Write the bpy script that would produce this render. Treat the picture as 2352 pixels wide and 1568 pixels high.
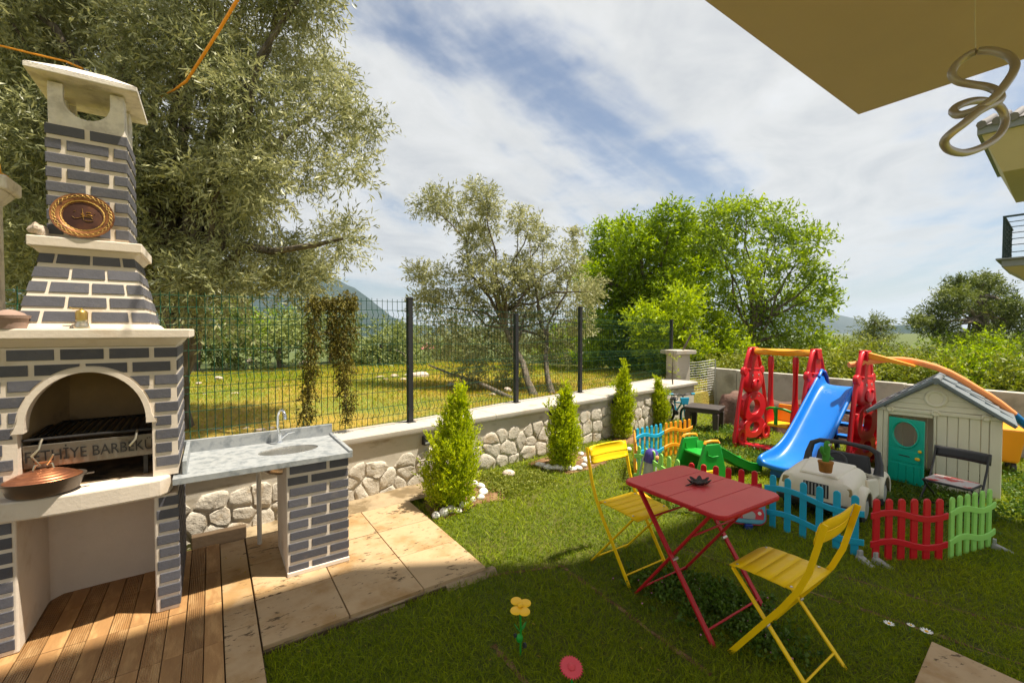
import bpy, bmesh, math, random
import numpy as np
from mathutils import Vector, Matrix, Quaternion

# ------------------------------------------------------------------ clear, camera, sky, sun, exposure
for _o in list(bpy.data.objects): bpy.data.objects.remove(_o)
SC = bpy.context.scene
COL = SC.collection
R = math.radians
CAM_H, PITCH, FPX = 1.65, R(1.45), 1004.5           # FPX: focal length in pixels of a 2352 px wide picture

cd = bpy.data.cameras.new('camera'); cam = bpy.data.objects.new('camera', cd); COL.objects.link(cam)
cd.sensor_width = 36; cd.lens = FPX/2352*36; cd.clip_start = 0.05; cd.clip_end = 9000
cam.location = (0, 0, CAM_H); cam.rotation_euler = (R(90)-PITCH, 0, 0)
SC.camera = cam
SC.render.resolution_x, SC.render.resolution_y = 1024, 682

SUN_V = Vector((0.40, 0.0, 1.0)).normalized()        # towards the sun: shadows fall to the left, about 0.4 m per metre of height
SUN_EL = math.asin(SUN_V.z); SUN_AZ = math.atan2(SUN_V.x, SUN_V.y)
W = bpy.data.worlds.new('World'); SC.world = W; W.use_nodes = True
def build_world():
    nt = W.node_tree; N = nt.nodes; L = nt.links; N.clear()
    out = N.new('ShaderNodeOutputWorld')
    sky = N.new('ShaderNodeTexSky'); sky.sky_type = 'NISHITA'; sky.sun_disc = False
    sky.sun_elevation = SUN_EL; sky.sun_rotation = SUN_AZ
    sky.air_density = 1.0; sky.dust_density = 1.2; sky.ozone_density = 1.0
    bg = N.new('ShaderNodeBackground'); bg.inputs[1].default_value = 0.056; L.new(sky.outputs[0], bg.inputs[0])
    tc = N.new('ShaderNodeTexCoord'); sep = N.new('ShaderNodeSeparateXYZ'); L.new(tc.outputs['Generated'], sep.inputs[0])
    def m(op, a, b=None, c=None, clamp=False):
        n = N.new('ShaderNodeMath'); n.operation = op; n.use_clamp = clamp
        for i, q in enumerate((a, b, c)):
            if q is None: continue
            if isinstance(q, (int, float)): n.inputs[i].default_value = q
            else: L.new(q, n.inputs[i])
        return n.outputs[0]
    zz = m('MAXIMUM', m('ADD', sep.outputs[2], 0.10), 0.02)
    px = m('DIVIDE', sep.outputs[0], zz); py = m('DIVIDE', sep.outputs[1], zz)
    def noise(x, y, scale, detail, rough, dist, off):
        cb = N.new('ShaderNodeCombineXYZ'); L.new(x, cb.inputs[0]); L.new(y, cb.inputs[1]); cb.inputs[2].default_value = off
        n = N.new('ShaderNodeTexNoise'); n.inputs['Scale'].default_value = scale; n.inputs['Detail'].default_value = detail
        n.inputs['Roughness'].default_value = rough; n.inputs['Distortion'].default_value = dist
        L.new(cb.outputs[0], n.inputs['Vector']); return n.outputs[0]
    # long wisps: stretch along one direction of the cloud layer
    ca, sa = math.cos(R(62)), math.sin(R(62))
    u = m('ADD', m('MULTIPLY', px, ca), m('MULTIPLY', py, sa)); v = m('SUBTRACT', m('MULTIPLY', py, ca), m('MULTIPLY', px, sa))
    n1 = noise(m('MULTIPLY', u, 0.42), v, 0.62, 6, 0.55, 0.9, 2.3)
    n2 = noise(m('MULTIPLY', u, 0.8), v, 2.3, 7, 0.6, 0.6, 5.1)
    n3 = noise(px, py, 6.0, 5, 0.62, 0.3, 9.4)
    s = m('ADD', m('ADD', m('MULTIPLY', n1, 0.74), m('MULTIPLY', n2, 0.19)), m('MULTIPLY', n3, 0.07))
    mr = N.new('ShaderNodeMapRange'); mr.interpolation_type = 'SMOOTHSTEP'; L.new(s, mr.inputs[0])
    mr.inputs[1].default_value = 0.385; mr.inputs[2].default_value = 0.515; mr.inputs[3].default_value = 0.03; mr.inputs[4].default_value = 0.97
    cov = mr.outputs[0]
    # cloud brightness: thicker parts a little greyer
    rp = N.new('ShaderNodeValToRGB'); L.new(m('ADD', m('MULTIPLY', n2, 0.6), m('MULTIPLY', n1, 0.4)), rp.inputs[0])
    e = rp.color_ramp.elements; e[0].position = 0.34; e[0].color = (0.43, 0.432, 0.434, 1); e[1].position = 0.66; e[1].color = (0.27, 0.28, 0.295, 1)
    k = rp.color_ramp.elements.new(0.50); k.color = (0.365, 0.367, 0.365, 1)
    bc = N.new('ShaderNodeBackground'); bc.inputs[1].default_value = 1.0; L.new(rp.outputs[0], bc.inputs[0])
    mx = N.new('ShaderNodeMixShader'); L.new(cov, mx.inputs[0]); L.new(bg.outputs[0], mx.inputs[1]); L.new(bc.outputs[0], mx.inputs[2])
    L.new(mx.outputs[0], out.inputs[0])
build_world()
sd = bpy.data.lights.new('sun', 'SUN'); sd.energy = 4.4; sd.angle = R(1.1); sd.color = (1.0, 0.91, 0.76)
sun = bpy.data.objects.new('sun', sd); COL.objects.link(sun); sun.location = (6, 0, 20)
sun.rotation_euler = SUN_V.to_track_quat('Z', 'Y').to_euler()
SC.view_settings.view_transform = 'Standard'; SC.view_settings.look = 'None'
SC.view_settings.exposure = 1.12; SC.view_settings.gamma = 1.0; SC.view_settings.use_curve_mapping = False

# ------------------------------------------------------------------ pixels to places (2352 x 1568 grid)
def ray(x, y):
    u = (x-1176)/FPX; v = -(y-784)/FPX
    return Vector((u, math.cos(PITCH)+v*math.sin(PITCH), -math.sin(PITCH)+v*math.cos(PITCH)))
def at(x, y, z=0.0):
    d = ray(x, y); t = (z-CAM_H)/d.z; return Vector((d.x*t, d.y*t, z))
def atY(x, y, Y):
    d = ray(x, y); t = Y/d.y; return Vector((d.x*t, Y, CAM_H+d.z*t))
def onplane(x, y, p, ang):                            # vertical plane through p running along direction ang (from +X)
    d = ray(x, y); n = (-math.sin(ang), math.cos(ang)); t = (n[0]*p[0]+n[1]*p[1])/(n[0]*d.x+n[1]*d.y)
    return Vector((d.x*t, d.y*t, CAM_H+d.z*t))

# ------------------------------------------------------------------ object helpers
def tag(o, label=None, cat=None, group=None, kind=None):
    if label: o['label'] = label
    if cat: o['category'] = cat
    if group: o['group'] = group
    if kind: o['kind'] = kind
    return o
def E(name, loc, rz, label, cat, group=None):
    o = bpy.data.objects.new(name, None); COL.objects.link(o); o.location = loc; o.rotation_euler = (0, 0, rz); o.empty_display_size = 0.1
    return tag(o, label, cat, group)
def link(name, me, parent=None, loc=None, rot=None):
    o = bpy.data.objects.new(name, me); COL.objects.link(o)
    if parent: o.parent = parent
    if loc is not None: o.location = loc
    if rot is not None: o.rotation_euler = rot
    return o
def copy_tree(o, parent=None):
    c = o.copy(); COL.objects.link(c); c.parent = parent
    for ch in list(o.children): copy_tree(ch, c)
    return c
def bev(o, w, seg=2):
    if w > 0:
        b = o.modifiers.new('bevel', 'BEVEL'); b.width = w; b.segments = seg; b.limit_method = 'ANGLE'; b.angle_limit = R(40)
    return o
def smooth_mesh(me, ang=38):
    me.polygons.foreach_set('use_smooth', [True]*len(me.polygons)); me.set_sharp_from_angle(angle=R(ang))

class MB:
    def __init__(s): s.v = []; s.f = []
    def add(s, vs, fs):
        b = len(s.v); s.v += [tuple(q) for q in vs]; s.f += [tuple(i+b for i in f) for f in fs]; return s
    def hexa(s, p):      # p: 4 lower corners ccw, 4 upper
        return s.add(p, [(3,2,1,0),(4,5,6,7),(0,1,5,4),(1,2,6,5),(2,3,7,6),(3,0,4,7)])
    def box(s, x0, x1, y0, y1, z0, z1):
        return s.hexa([(x0,y0,z0),(x1,y0,z0),(x1,y1,z0),(x0,y1,z0),(x0,y0,z1),(x1,y0,z1),(x1,y1,z1),(x0,y1,z1)])
    def bar(s, a, b, w, h, up=(0,0,1)):   # rectangular bar from a to b
        a = Vector(a); b = Vector(b); d = (b-a).normalized(); up = Vector(up)
        sd_ = d.cross(up)
        if sd_.length < 1e-4: sd_ = d.cross(Vector((1,0,0)))
        sd_.normalize(); u2 = sd_.cross(d).normalized()
        c = []
        for p in (a, b):
            for i, j in ((-1,-1),(1,-1),(1,1),(-1,1)): c.append(p+sd_*(i*w/2)+u2*(j*h/2))
        return s.hexa(c)
    def prism(s, poly, d0, d1, plane='xz'):
        n = len(poly)
        def p(a, b, d): return {'xz': (a, d, b), 'xy': (a, b, d), 'yz': (d, a, b)}[plane]
        vs = [p(a, b, d0) for a, b in poly]+[p(a, b, d1) for a, b in poly]
        fs = [tuple(range(n))[::-1], tuple(range(n, 2*n))]+[(i, (i+1) % n, n+(i+1) % n, n+i) for i in range(n)]
        return s.add(vs, fs)
    def tube(s, pts, r, n=8, closed=False, caps=True, flat=1.0):
        P = [Vector(p) for p in pts]; m = len(P)
        rr = r if isinstance(r, (list, tuple)) else [r]*m
        T = []
        for i in range(m):
            a = P[(i-1) % m] if (closed or i > 0) else P[i]; b = P[(i+1) % m] if (closed or i < m-1) else P[i]
            t = (b-a); T.append(t.normalized() if t.length > 1e-9 else Vector((0,0,1)))
        ref = Vector((0,0,1)) if abs(T[0].z) < 0.9 else Vector((1,0,0))
        nn = (ref-T[0]*ref.dot(T[0])).normalized(); vs = []
        for i in range(m):
            nn = (nn-T[i]*nn.dot(T[i])); nn = nn.normalized() if nn.length > 1e-6 else Vector((1,0,0))
            bn = T[i].cross(nn)
            for k in range(n):
                a = 2*math.pi*k/n; vs.append(P[i]+nn*(math.cos(a)*rr[i])+bn*(math.sin(a)*rr[i]*flat))
        fs = []
        for i in range(m if closed else m-1):
            j = (i+1) % m
            for k in range(n): fs.append((i*n+k, i*n+(k+1) % n, j*n+(k+1) % n, j*n+k))
        if caps and not closed: fs.append(tuple(range(n))[::-1]); fs.append(tuple(range((m-1)*n, m*n)))
        return s.add(vs, fs)
    def lathe(s, prof, n=24, c=(0,0,0), axis='z', sx=1.0, sy=1.0):
        vs = []; m = len(prof)
        for r, z in prof:
            for k in range(n):
                a = 2*math.pi*k/n; x, y = r*math.cos(a)*sx, r*math.sin(a)*sy
                q = {'z': (x, y, z), 'x': (z, x, y), 'y': (y, z, x)}[axis]; vs.append((q[0]+c[0], q[1]+c[1], q[2]+c[2]))
        fs = [(i*n+k, i*n+(k+1) % n, (i+1)*n+(k+1) % n, (i+1)*n+k) for i in range(m-1) for k in range(n)]
        if prof[0][0] > 1e-5: fs.append(tuple(range(n))[::-1])
        if prof[-1][0] > 1e-5: fs.append(tuple(range((m-1)*n, m*n)))
        return s.add(vs, fs)
    def ball(s, c, rx, ry=None, rz=None, n=16, m=10):
        ry = ry or rx; rz = rz or rx
        return s.lathe([(max(1e-6, math.sin(math.pi*i/m)), -math.cos(math.pi*i/m)) for i in range(m+1)], n) and s._scale_last((m+1)*n, c, rx, ry, rz)
    def _scale_last(s, k, c, rx, ry, rz):
        for i in range(len(s.v)-k, len(s.v)):
            x, y, z = s.v[i]; s.v[i] = (c[0]+x*rx, c[1]+y*ry, c[2]+z*rz)
        return s
    def sheet(s, rows):   # rows of points
        n = len(rows[0]); vs = [p for r in rows for p in r]
        return s.add(vs, [(i*n+k, i*n+k+1, (i+1)*n+k+1, (i+1)*n+k) for i in range(len(rows)-1) for k in range(n-1)])
    def mesh(s, name, mat=None, smooth=None):
        me = bpy.data.meshes.new(name); me.from_pydata(s.v, [], s.f)
        bm = bmesh.new(); bm.from_mesh(me); bmesh.ops.remove_doubles(bm, verts=bm.verts, dist=1e-6); bmesh.ops.recalc_face_normals(bm, faces=bm.faces); bm.to_mesh(me); bm.free()
        if smooth: smooth_mesh(me, smooth)
        if mat: me.materials.append(M(mat))
        me.update(); return me
    def build(s, name, mat, parent=None, bevel=0, smooth=None, loc=None, rot=None, seg=2):
        return bev(link(name, s.mesh(name, mat, smooth), parent, loc, rot), bevel, seg)

def fast_mesh(name, v, f, mat, tint=None, smooth=False):
    me = bpy.data.meshes.new(name); v = np.ascontiguousarray(v, dtype=np.float32); f = np.ascontiguousarray(f, dtype=np.int32)
    k = f.shape[1]
    me.vertices.add(len(v)); me.vertices.foreach_set('co', v.ravel())
    me.loops.add(f.size); me.loops.foreach_set('vertex_index', f.ravel())
    me.polygons.add(len(f)); me.polygons.foreach_set('loop_start', np.arange(len(f), dtype=np.int32)*k)
    me.update(calc_edges=True)
    if tint is not None:
        a = me.attributes.new('tint', 'FLOAT', 'FACE'); a.data.foreach_set('value', np.ascontiguousarray(tint, dtype=np.float32))
    if smooth: me.polygons.foreach_set('use_smooth', np.ones(len(f), dtype=bool))
    me.materials.append(M(mat)); return me

# ------------------------------------------------------------------ materials
MATS = {}; SPEC = {}
def M(name):
    if name not in MATS: MATS[name] = SPEC[name](name)
    return MATS[name]
def rgb(r, g, b):      # 0-255 sRGB to linear
    f = lambda c: (c/255/12.92) if c/255 <= 0.04045 else ((c/255+0.055)/1.055)**2.4
    return (f(r), f(g), f(b), 1)
def surf(base, rough=0.6, var=0.12, scale=18, bump=0.15, bscale=70, metal=0.0, spec=0.5, rnd=0.0, col2=None, c2scale=3.0, c2lo=0.45, c2hi=0.65, coat=0.0, dist=0.004, trans=0.0, extra=None, stretch=None):
    def mk(name):
        m = bpy.data.materials.new(name); m.use_nodes = True; nt = m.node_tree; N = nt.nodes; L = nt.links
        p = N['Principled BSDF']; tc = N.new('ShaderNodeTexCoord'); vec = tc.outputs['Object']
        oi = N.new('ShaderNodeObjectInfo')
        ad = N.new('ShaderNodeVectorMath'); ad.operation = 'ADD'; L.new(vec, ad.inputs[0])
        sc_ = N.new('ShaderNodeVectorMath'); sc_.operation = 'SCALE'; sc_.inputs['Scale'].default_value = 37.0; cb = N.new('ShaderNodeCombineXYZ')
        for i in range(3): L.new(oi.outputs['Random'], cb.inputs[i])
        L.new(cb.outputs[0], sc_.inputs[0]); L.new(sc_.outputs[0], ad.inputs[1]); vec = ad.outputs[0]
        if stretch:
            mp = N.new('ShaderNodeMapping'); mp.inputs['Scale'].default_value = stretch; L.new(vec, mp.inputs['Vector']); vec = mp.outputs[0]
        def noise(sc, det=5, ro=0.6):
            n = N.new('ShaderNodeTexNoise'); n.inputs['Scale'].default_value = sc; n.inputs['Detail'].default_value = det; n.inputs['Roughness'].default_value = ro
            L.new(vec, n.inputs['Vector']); return n.outputs[0]
        col = None
        if col2:
            mr = N.new('ShaderNodeMapRange'); L.new(noise(c2scale, 7, 0.62), mr.inputs[0]); mr.inputs[1].default_value = c2lo; mr.inputs[2].default_value = c2hi; mr.interpolation_type = 'SMOOTHSTEP'
            mx = N.new('ShaderNodeMix'); mx.data_type = 'RGBA'; L.new(mr.outputs[0], mx.inputs[0]); mx.inputs[6].default_value = base; mx.inputs[7].default_value = col2; col = mx.outputs[2]
        if var or rnd:
            hv = N.new('ShaderNodeHueSaturation')
            if col is not None: L.new(col, hv.inputs['Color'])
            else: hv.inputs['Color'].default_value = base
            a = N.new('ShaderNodeMath'); a.operation = 'MULTIPLY_ADD'; L.new(noise(scale), a.inputs[0]); a.inputs[1].default_value = var*2.2; a.inputs[2].default_value = 1-var*1.1
            b = N.new('ShaderNodeMath'); b.operation = 'MULTIPLY_ADD'; L.new(oi.outputs['Random'], b.inputs[0]); b.inputs[1].default_value = rnd; b.inputs[2].default_value = -rnd/2
            c = N.new('ShaderNodeMath'); c.operation = 'ADD'; L.new(a.outputs[0], c.inputs[0]); L.new(b.outputs[0], c.inputs[1]); L.new(c.outputs[0], hv.inputs['Value'])
            col = hv.outputs[0]
        if col is not None: L.new(col, p.inputs['Base Color'])
        else: p.inputs['Base Color'].default_value = base
        p.inputs['Roughness'].default_value = rough; p.inputs['Metallic'].default_value = metal; p.inputs['Specular IOR Level'].default_value = spec
        if rough > 0.15 and var:
            rr = N.new('ShaderNodeMath'); rr.operation = 'MULTIPLY_ADD'; L.new(noise(scale*0.7), rr.inputs[0]); rr.inputs[1].default_value = 0.25; rr.inputs[2].default_value = rough-0.125; rr.use_clamp = True; L.new(rr.outputs[0], p.inputs['Roughness'])
        p.inputs['Coat Weight'].default_value = coat; p.inputs['Coat Roughness'].default_value = 0.15
        if bump:
            bp = N.new('ShaderNodeBump'); bp.inputs['Strength'].default_value = bump; bp.inputs['Distance'].default_value = dist; L.new(noise(bscale, 6, 0.65), bp.inputs['Height']); L.new(bp.outputs[0], p.inputs['Normal'])
        if extra: extra(m, nt, p, vec, col)
        return m
    return mk
def leafy(c0, c1, trans=0.35, rough=0.5, spec=0.35, tcol=None):
    def mk(name):
        m = bpy.data.materials.new(name); m.use_nodes = True; nt = m.node_tree; N = nt.nodes; L = nt.links
        p = N['Principled BSDF']; out = N['Material Output']; at_ = N.new('ShaderNodeAttribute'); at_.attribute_name = 'tint'
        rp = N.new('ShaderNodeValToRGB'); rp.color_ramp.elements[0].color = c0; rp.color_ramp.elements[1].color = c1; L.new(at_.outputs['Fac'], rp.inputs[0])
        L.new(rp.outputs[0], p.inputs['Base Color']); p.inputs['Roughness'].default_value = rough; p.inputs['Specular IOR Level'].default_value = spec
        tr = N.new('ShaderNodeBsdfTranslucent'); hs = N.new('ShaderNodeHueSaturation'); hs.inputs['Saturation'].default_value = 1.15; hs.inputs['Value'].default_value = 1.15; hs.inputs['Hue'].default_value = 0.49
        L.new(rp.outputs[0], hs.inputs['Color']); L.new(hs.outputs[0], tr.inputs[0])
        mx = N.new('ShaderNodeMixShader'); mx.inputs[0].default_value = trans; L.new(p.outputs[0], mx.inputs[1]); L.new(tr.outputs[0], mx.inputs[2]); L.new(mx.outputs[0], out.inputs[0])
        return m
    return mk
def ribs(m, nt, p, vec, col):
    N = nt.nodes; L = nt.links; tc = N.new('ShaderNodeTexCoord'); sp = N.new('ShaderNodeSeparateXYZ'); L.new(tc.outputs['Object'], sp.inputs[0])
    a = N.new('ShaderNodeMath'); a.operation = 'MULTIPLY'; L.new(sp.outputs[0], a.inputs[0]); a.inputs[1].default_value = 2*math.pi/0.0095
    b = N.new('ShaderNodeMath'); b.operation = 'SINE'; L.new(a.outputs[0], b.inputs[0])
    bp = N.new('ShaderNodeBump'); bp.inputs['Strength'].default_value = 0.75; bp.inputs['Distance'].default_value = 0.003; L.new(b.outputs[0], bp.inputs['Height'])
    L.new(bp.outputs[0], p.inputs['Normal'])
def far_green(m, nt, p, vec, col):
    # beyond the dry field the ground is covered with green undergrowth
    N = nt.nodes; L = nt.links; g = N.new('ShaderNodeNewGeometry'); dt = N.new('ShaderNodeVectorMath'); dt.operation = 'LENGTH'; L.new(g.outputs['Position'], dt.inputs[0])
    n = N.new('ShaderNodeTexNoise'); n.inputs['Scale'].default_value = 0.5; L.new(g.outputs['Position'], n.inputs['Vector'])
    ad = N.new('ShaderNodeMath'); ad.operation = 'MULTIPLY_ADD'; L.new(n.outputs[0], ad.inputs[0]); ad.inputs[1].default_value = 5.0; L.new(dt.outputs['Value'], ad.inputs[2])
    mr = N.new('ShaderNodeMapRange'); L.new(ad.outputs[0], mr.inputs[0]); mr.inputs[1].default_value = 17.0; mr.inputs[2].default_value = 19.5
    mx = N.new('ShaderNodeMix'); mx.data_type = 'RGBA'; L.new(mr.outputs[0], mx.inputs[0]); L.new(col, mx.inputs[6]); mx.inputs[7].default_value = (0.075, 0.10, 0.018, 1); L.new(mx.outputs[2], p.inputs['Base Color'])
def pits(m, nt, p, vec, col):
    # dark pits and dirt specks of travertine
    N = nt.nodes; L = nt.links
    vo = N.new('ShaderNodeTexNoise'); vo.inputs['Scale'].default_value = 26; vo.inputs['Detail'].default_value = 4; vo.inputs['Roughness'].default_value = 0.7
    mp = N.new('ShaderNodeMapping'); mp.inputs['Scale'].default_value = (0.55, 1.3, 1); L.new(vec, mp.inputs[0]); L.new(mp.outputs[0], vo.inputs['Vector'])
    big = N.new('ShaderNodeTexNoise'); big.inputs['Scale'].default_value = 3.0; L.new(vec, big.inputs['Vector'])
    ad = N.new('ShaderNodeMath'); ad.operation = 'MULTIPLY_ADD'; L.new(big.outputs[0], ad.inputs[0]); ad.inputs[1].default_value = 0.35; L.new(vo.outputs[0], ad.inputs[2])
    mr = N.new('ShaderNodeMapRange'); L.new(ad.outputs[0], mr.inputs[0]); mr.inputs[1].default_value = 0.775; mr.inputs[2].default_value = 0.85
    mx = N.new('ShaderNodeMix'); mx.data_type = 'RGBA'; L.new(mr.outputs[0], mx.inputs[0]); L.new(col, mx.inputs[6]); mx.inputs[7].default_value = (0.10, 0.06, 0.025, 1)
    L.new(mx.outputs[2], p.inputs['Base Color'])
SPEC.update({
 'plaster': surf((0.68,0.59,0.49,1), 0.8, 0.08, 9, 0.35, 55, col2=(0.56,0.45,0.33,1), c2scale=4, c2lo=0.52, c2hi=0.72),
 'concrete_hood': surf((0.74,0.68,0.60,1), 0.9, 0.15, 30, 0.7, 120, col2=(0.52,0.47,0.41,1), c2scale=9),
 'soot': surf((0.36,0.24,0.12,1), 0.95, 0.3, 6, 0.3, 40, col2=(0.03,0.022,0.016,1), c2scale=2.4, c2lo=0.50, c2hi=0.66),
 'brick': surf((0.098,0.097,0.112,1), 0.75, 0.16, 25, 0.45, 70, rnd=0.38, spec=0.3, col2=(0.14,0.13,0.125,1), c2scale=14, c2lo=0.56, c2hi=0.72),
 'travertine': surf((0.45,0.315,0.175,1), 0.75, 0.12, 8, 0.25, 60, rnd=0.10, col2=(0.33,0.195,0.075,1), c2scale=2.6, c2lo=0.45, c2hi=0.66, extra=pits),
 'deck': surf((0.33,0.175,0.065,1), 0.62, 0.22, 9, 0.3, 40, rnd=0.30, col2=(0.46,0.27,0.11,1), c2scale=5, stretch=(3.5,0.8,1)),
 'deck_ribbed': surf((0.30,0.155,0.055,1), 0.62, 0.22, 9, 0.0, 40, rnd=0.25, col2=(0.44,0.26,0.11,1), c2scale=5, extra=ribs, stretch=(3.5,0.8,1)),
 'mortar_bed': surf((0.10,0.065,0.035,1), 0.95, 0.3, 20, 0.5, 50),
 'grey_concrete': surf((0.30,0.28,0.25,1), 0.92, 0.2, 12, 0.6, 60),
 'wall_render': surf((0.50,0.455,0.38,1), 0.9, 0.10, 6, 0.4, 45, col2=(0.30,0.255,0.185,1), c2scale=2.6, c2lo=0.50, c2hi=0.70, stretch=(1,1,2.5)),
 'wall_stone': surf((0.54,0.49,0.41,1), 0.9, 0.15, 12, 0.9, 38, rnd=0.14, col2=(0.40,0.31,0.20,1), c2scale=5, c2lo=0.55, c2hi=0.72, dist=0.012),
 'wall_cap': surf((0.46,0.42,0.36,1), 0.85, 0.10, 8, 0.35, 60, col2=(0.40,0.32,0.24,1), c2scale=5, c2lo=0.56, c2hi=0.72),
 'block_wall': surf((0.46,0.43,0.37,1), 0.95, 0.2, 7, 0.6, 40, col2=(0.28,0.26,0.21,1), c2scale=2.2, c2lo=0.46, c2hi=0.66),
 'wire_green': surf((0.008,0.060,0.030,1), 0.7, 0.1, 20, 0, spec=0.2),
 'wire_grey': surf((0.45,0.46,0.45,1), 0.4, 0.1, 20, 0, metal=0.6),
 'post_black': surf((0.018,0.018,0.021,1), 0.45, 0.15, 20, 0.1, 80),
 'dirty_concrete': surf((0.33,0.25,0.15,1), 0.95, 0.3, 9, 0.7, 40, col2=(0.17,0.12,0.06,1), c2scale=4, c2lo=0.45, c2hi=0.62),
 'soil': surf((0.17,0.085,0.035,1), 0.97, 0.35, 25, 1.0, 60, col2=(0.33,0.20,0.10,1), c2scale=12, dist=0.02),
 'lawn_base': surf((0.10,0.125,0.012,1), 0.95, 0.35, 14, 1.0, 90, col2=(0.13,0.125,0.022,1), c2scale=1.6, dist=0.02),
 'field': surf((0.36,0.25,0.035,1), 0.95, 0.25, 3, 1.0, 26, col2=(0.17,0.21,0.025,1), c2scale=0.33, c2lo=0.42, c2hi=0.58, dist=0.03, extra=far_green),
 'limestone': surf((0.62,0.52,0.43,1), 0.9, 0.25, 8, 0.9, 30, col2=(0.40,0.30,0.22,1), c2scale=4, dist=0.02),
 'pebble': surf((0.80,0.77,0.71,1), 0.75, 0.08, 12, 0.3, 60, rnd=0.12),
 'bark': surf((0.13,0.105,0.075,1), 0.95, 0.35, 12, 1.0, 30, col2=(0.24,0.20,0.15,1), c2scale=6, stretch=(2,2,0.5), dist=0.03),
 'mountain': surf((0.012,0.030,0.020,1), 1.0, 0.35, 0.02, 0, 1, col2=(0.035,0.048,0.036,1), c2scale=0.006, c2lo=0.5, c2hi=0.7, spec=0.0),
 'grass_leaf': leafy((0.085,0.155,0.006,1), (0.42,0.48,0.016,1), 0.45, 0.6, 0.2),
 'dry_leaf': leafy((0.26,0.18,0.02,1), (0.52,0.38,0.06,1), 0.3, 0.7, 0.2),
 'weed_leaf': leafy((0.035,0.085,0.010,1), (0.13,0.22,0.03,1), 0.3, 0.5, 0.3),
})

# ------------------------------------------------------------------ the setting: frames of reference
ROT = R(34.5)                                         # barbecue, patio and villa share one grid
GA = Vector((math.cos(ROT), math.sin(ROT), 0)); GB = Vector((-math.sin(ROT), math.cos(ROT), 0))
FR = Vector((-1.909, 2.4895, 0))                      # front right foot of the barbecue
def G(a, b, z=0): return FR+GA*a+GB*b+Vector((0, 0, z))
WALL_P = Vector((-1.44, 4.12, 0)); WROT = R(41.2)     # garden wall: foot of its face, direction
WU = Vector((math.cos(WROT), math.sin(WROT), 0)); WN = Vector((-math.sin(WROT), math.cos(WROT), 0))
def Wl(p): d = Vector(p)-WALL_P; return (d.dot(WU), d.dot(WN))
rs = np.random.RandomState
def wob(seed, scale):                                 # smooth random field in the plane
    r = rs(seed); k = r.randn(10, 2)*scale; ph = r.rand(10)*6.28
    return lambda x, y: np.sin(k[:, 0][:, None]*np.ravel(x)[None]+k[:, 1][:, None]*np.ravel(y)[None]+ph[:, None]).mean(0)*1.6

def build_terrain():
    # one sheet: low under the garden, the field beyond the wall, out to the hills
    S = [-700, -150, -40, -14, -5, 0.10, 0.16]+[0.5+0.6*i for i in range(34)]+[22, 26, 32, 40, 60, 110, 240, 500, 1200, 3000]
    T = [-3000, -900, -300, -90, -40, -25]+[-16+0.7*i for i in range(58)]+[27, 34, 45, 70, 140, 350, 900, 3000]
    w1 = wob(3, 0.5); rows = []
    for s_ in S:
        row = []
        for t in T:
            p = WALL_P+WU*t+WN*s_
            if s_ <= 0.10: z = -0.06
            else:
                z = 0.36+0.10*float(w1(p.x, p.y)[0])*min(1, s_/2)-0.012*max(0, s_-6)
                if s_ > 30: z -= (s_-30)*0.05
                z = max(z, -9)
            row.append((p.x, p.y, z))
        rows.append(row)
    me = MB().sheet(rows).mesh('field', 'field', 60)
    o = link('field', me); tag(o, 'dry yellow field beyond the garden fence', 'field', kind='structure')
build_terrain()

LAWN = [(-3.2, 0.4), (9.0, 0.4), (9.0, 2.4), (6.75, 5.2), (4.25, 9.55), (3.6, 8.62)]
lawn = MB().add([(x, y, 0) for x, y in LAWN]+[tuple(WALL_P+WU*-2.4+WN*0.12)], [tuple(range(7))]).build('lawn', 'lawn_base')
tag(lawn, 'green turf lawn of the garden', 'lawn', kind='structure')

# ------------------------------------------------------------------ patio: deck planks, strip and travertine tiles
rnd = random.Random(11)
patio = MB().box(-2.6, 0.352, -3.2, 0.80, -0.05, 0.028).box(0.352, 1.69, -0.64, 0.80, -0.05, 0.026).build('patio', 'mortar_bed', loc=FR, rot=(0, 0, ROT))
tag(patio, 'paved patio under the barbecue', 'patio', kind='structure')
def plank(a0, a1, b0, b1, mat, zt=0.05):
    w, d = a1-a0, b1-b0
    m = MB().box(-w/2, w/2, -d/2, d/2, -0.018, 0)
    return m.build('plank', mat, patio, 0.002, loc=((a0+a1)/2, (b0+b1)/2, zt+rnd.uniform(-0.0012, 0.0012)), rot=(0, 0, 0))
pw = 0.0835
for i in range(17):
    a1 = 0.190-i*pw; jb = [-1.66, -1.26, -0.86, -0.46, -0.06, 0.34, 0.79]
    if i % 2: jb = [q-0.0 for q in jb]
    for k in range(len(jb)-1):
        plank(a1-pw+0.004, a1, jb[k]+0.003, jb[k+1], 'deck_ribbed' if i % 2 == 1 else 'deck')
def tile(a0, a1, b0, b1, name='tile', zt=0.05):
    w, d = a1-a0, b1-b0
    return MB().box(-w/2, w/2, -d/2, d/2, -0.05, 0).build(name, 'travertine', patio, 0.003, loc=((a0+a1)/2, (b0+b1)/2, zt), rot=(0, 0, rnd.uniform(-0.002, 0.002)))
for b0, b1 in ((-3.1, -2.2), (-2.196, -1.3), (-1.296, -0.4), (-0.396, 0.77)): tile(0.196, 0.348, b0, b1, 'border_tile')
cols = [0.354, 0.783, 1.228, 1.676]; rows_ = [-0.622, -0.164, 0.300, 0.770]
for i in range(3):
    for k in range(3):
        a0, a1 = cols[i]+0.003, cols[i+1]-0.003; b0, b1 = rows_[k]+0.003, rows_[k+1]-0.003
        tile(a0, a1, b0, b1, zt=0.05+rnd.uniform(-0.002, 0.001))
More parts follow.
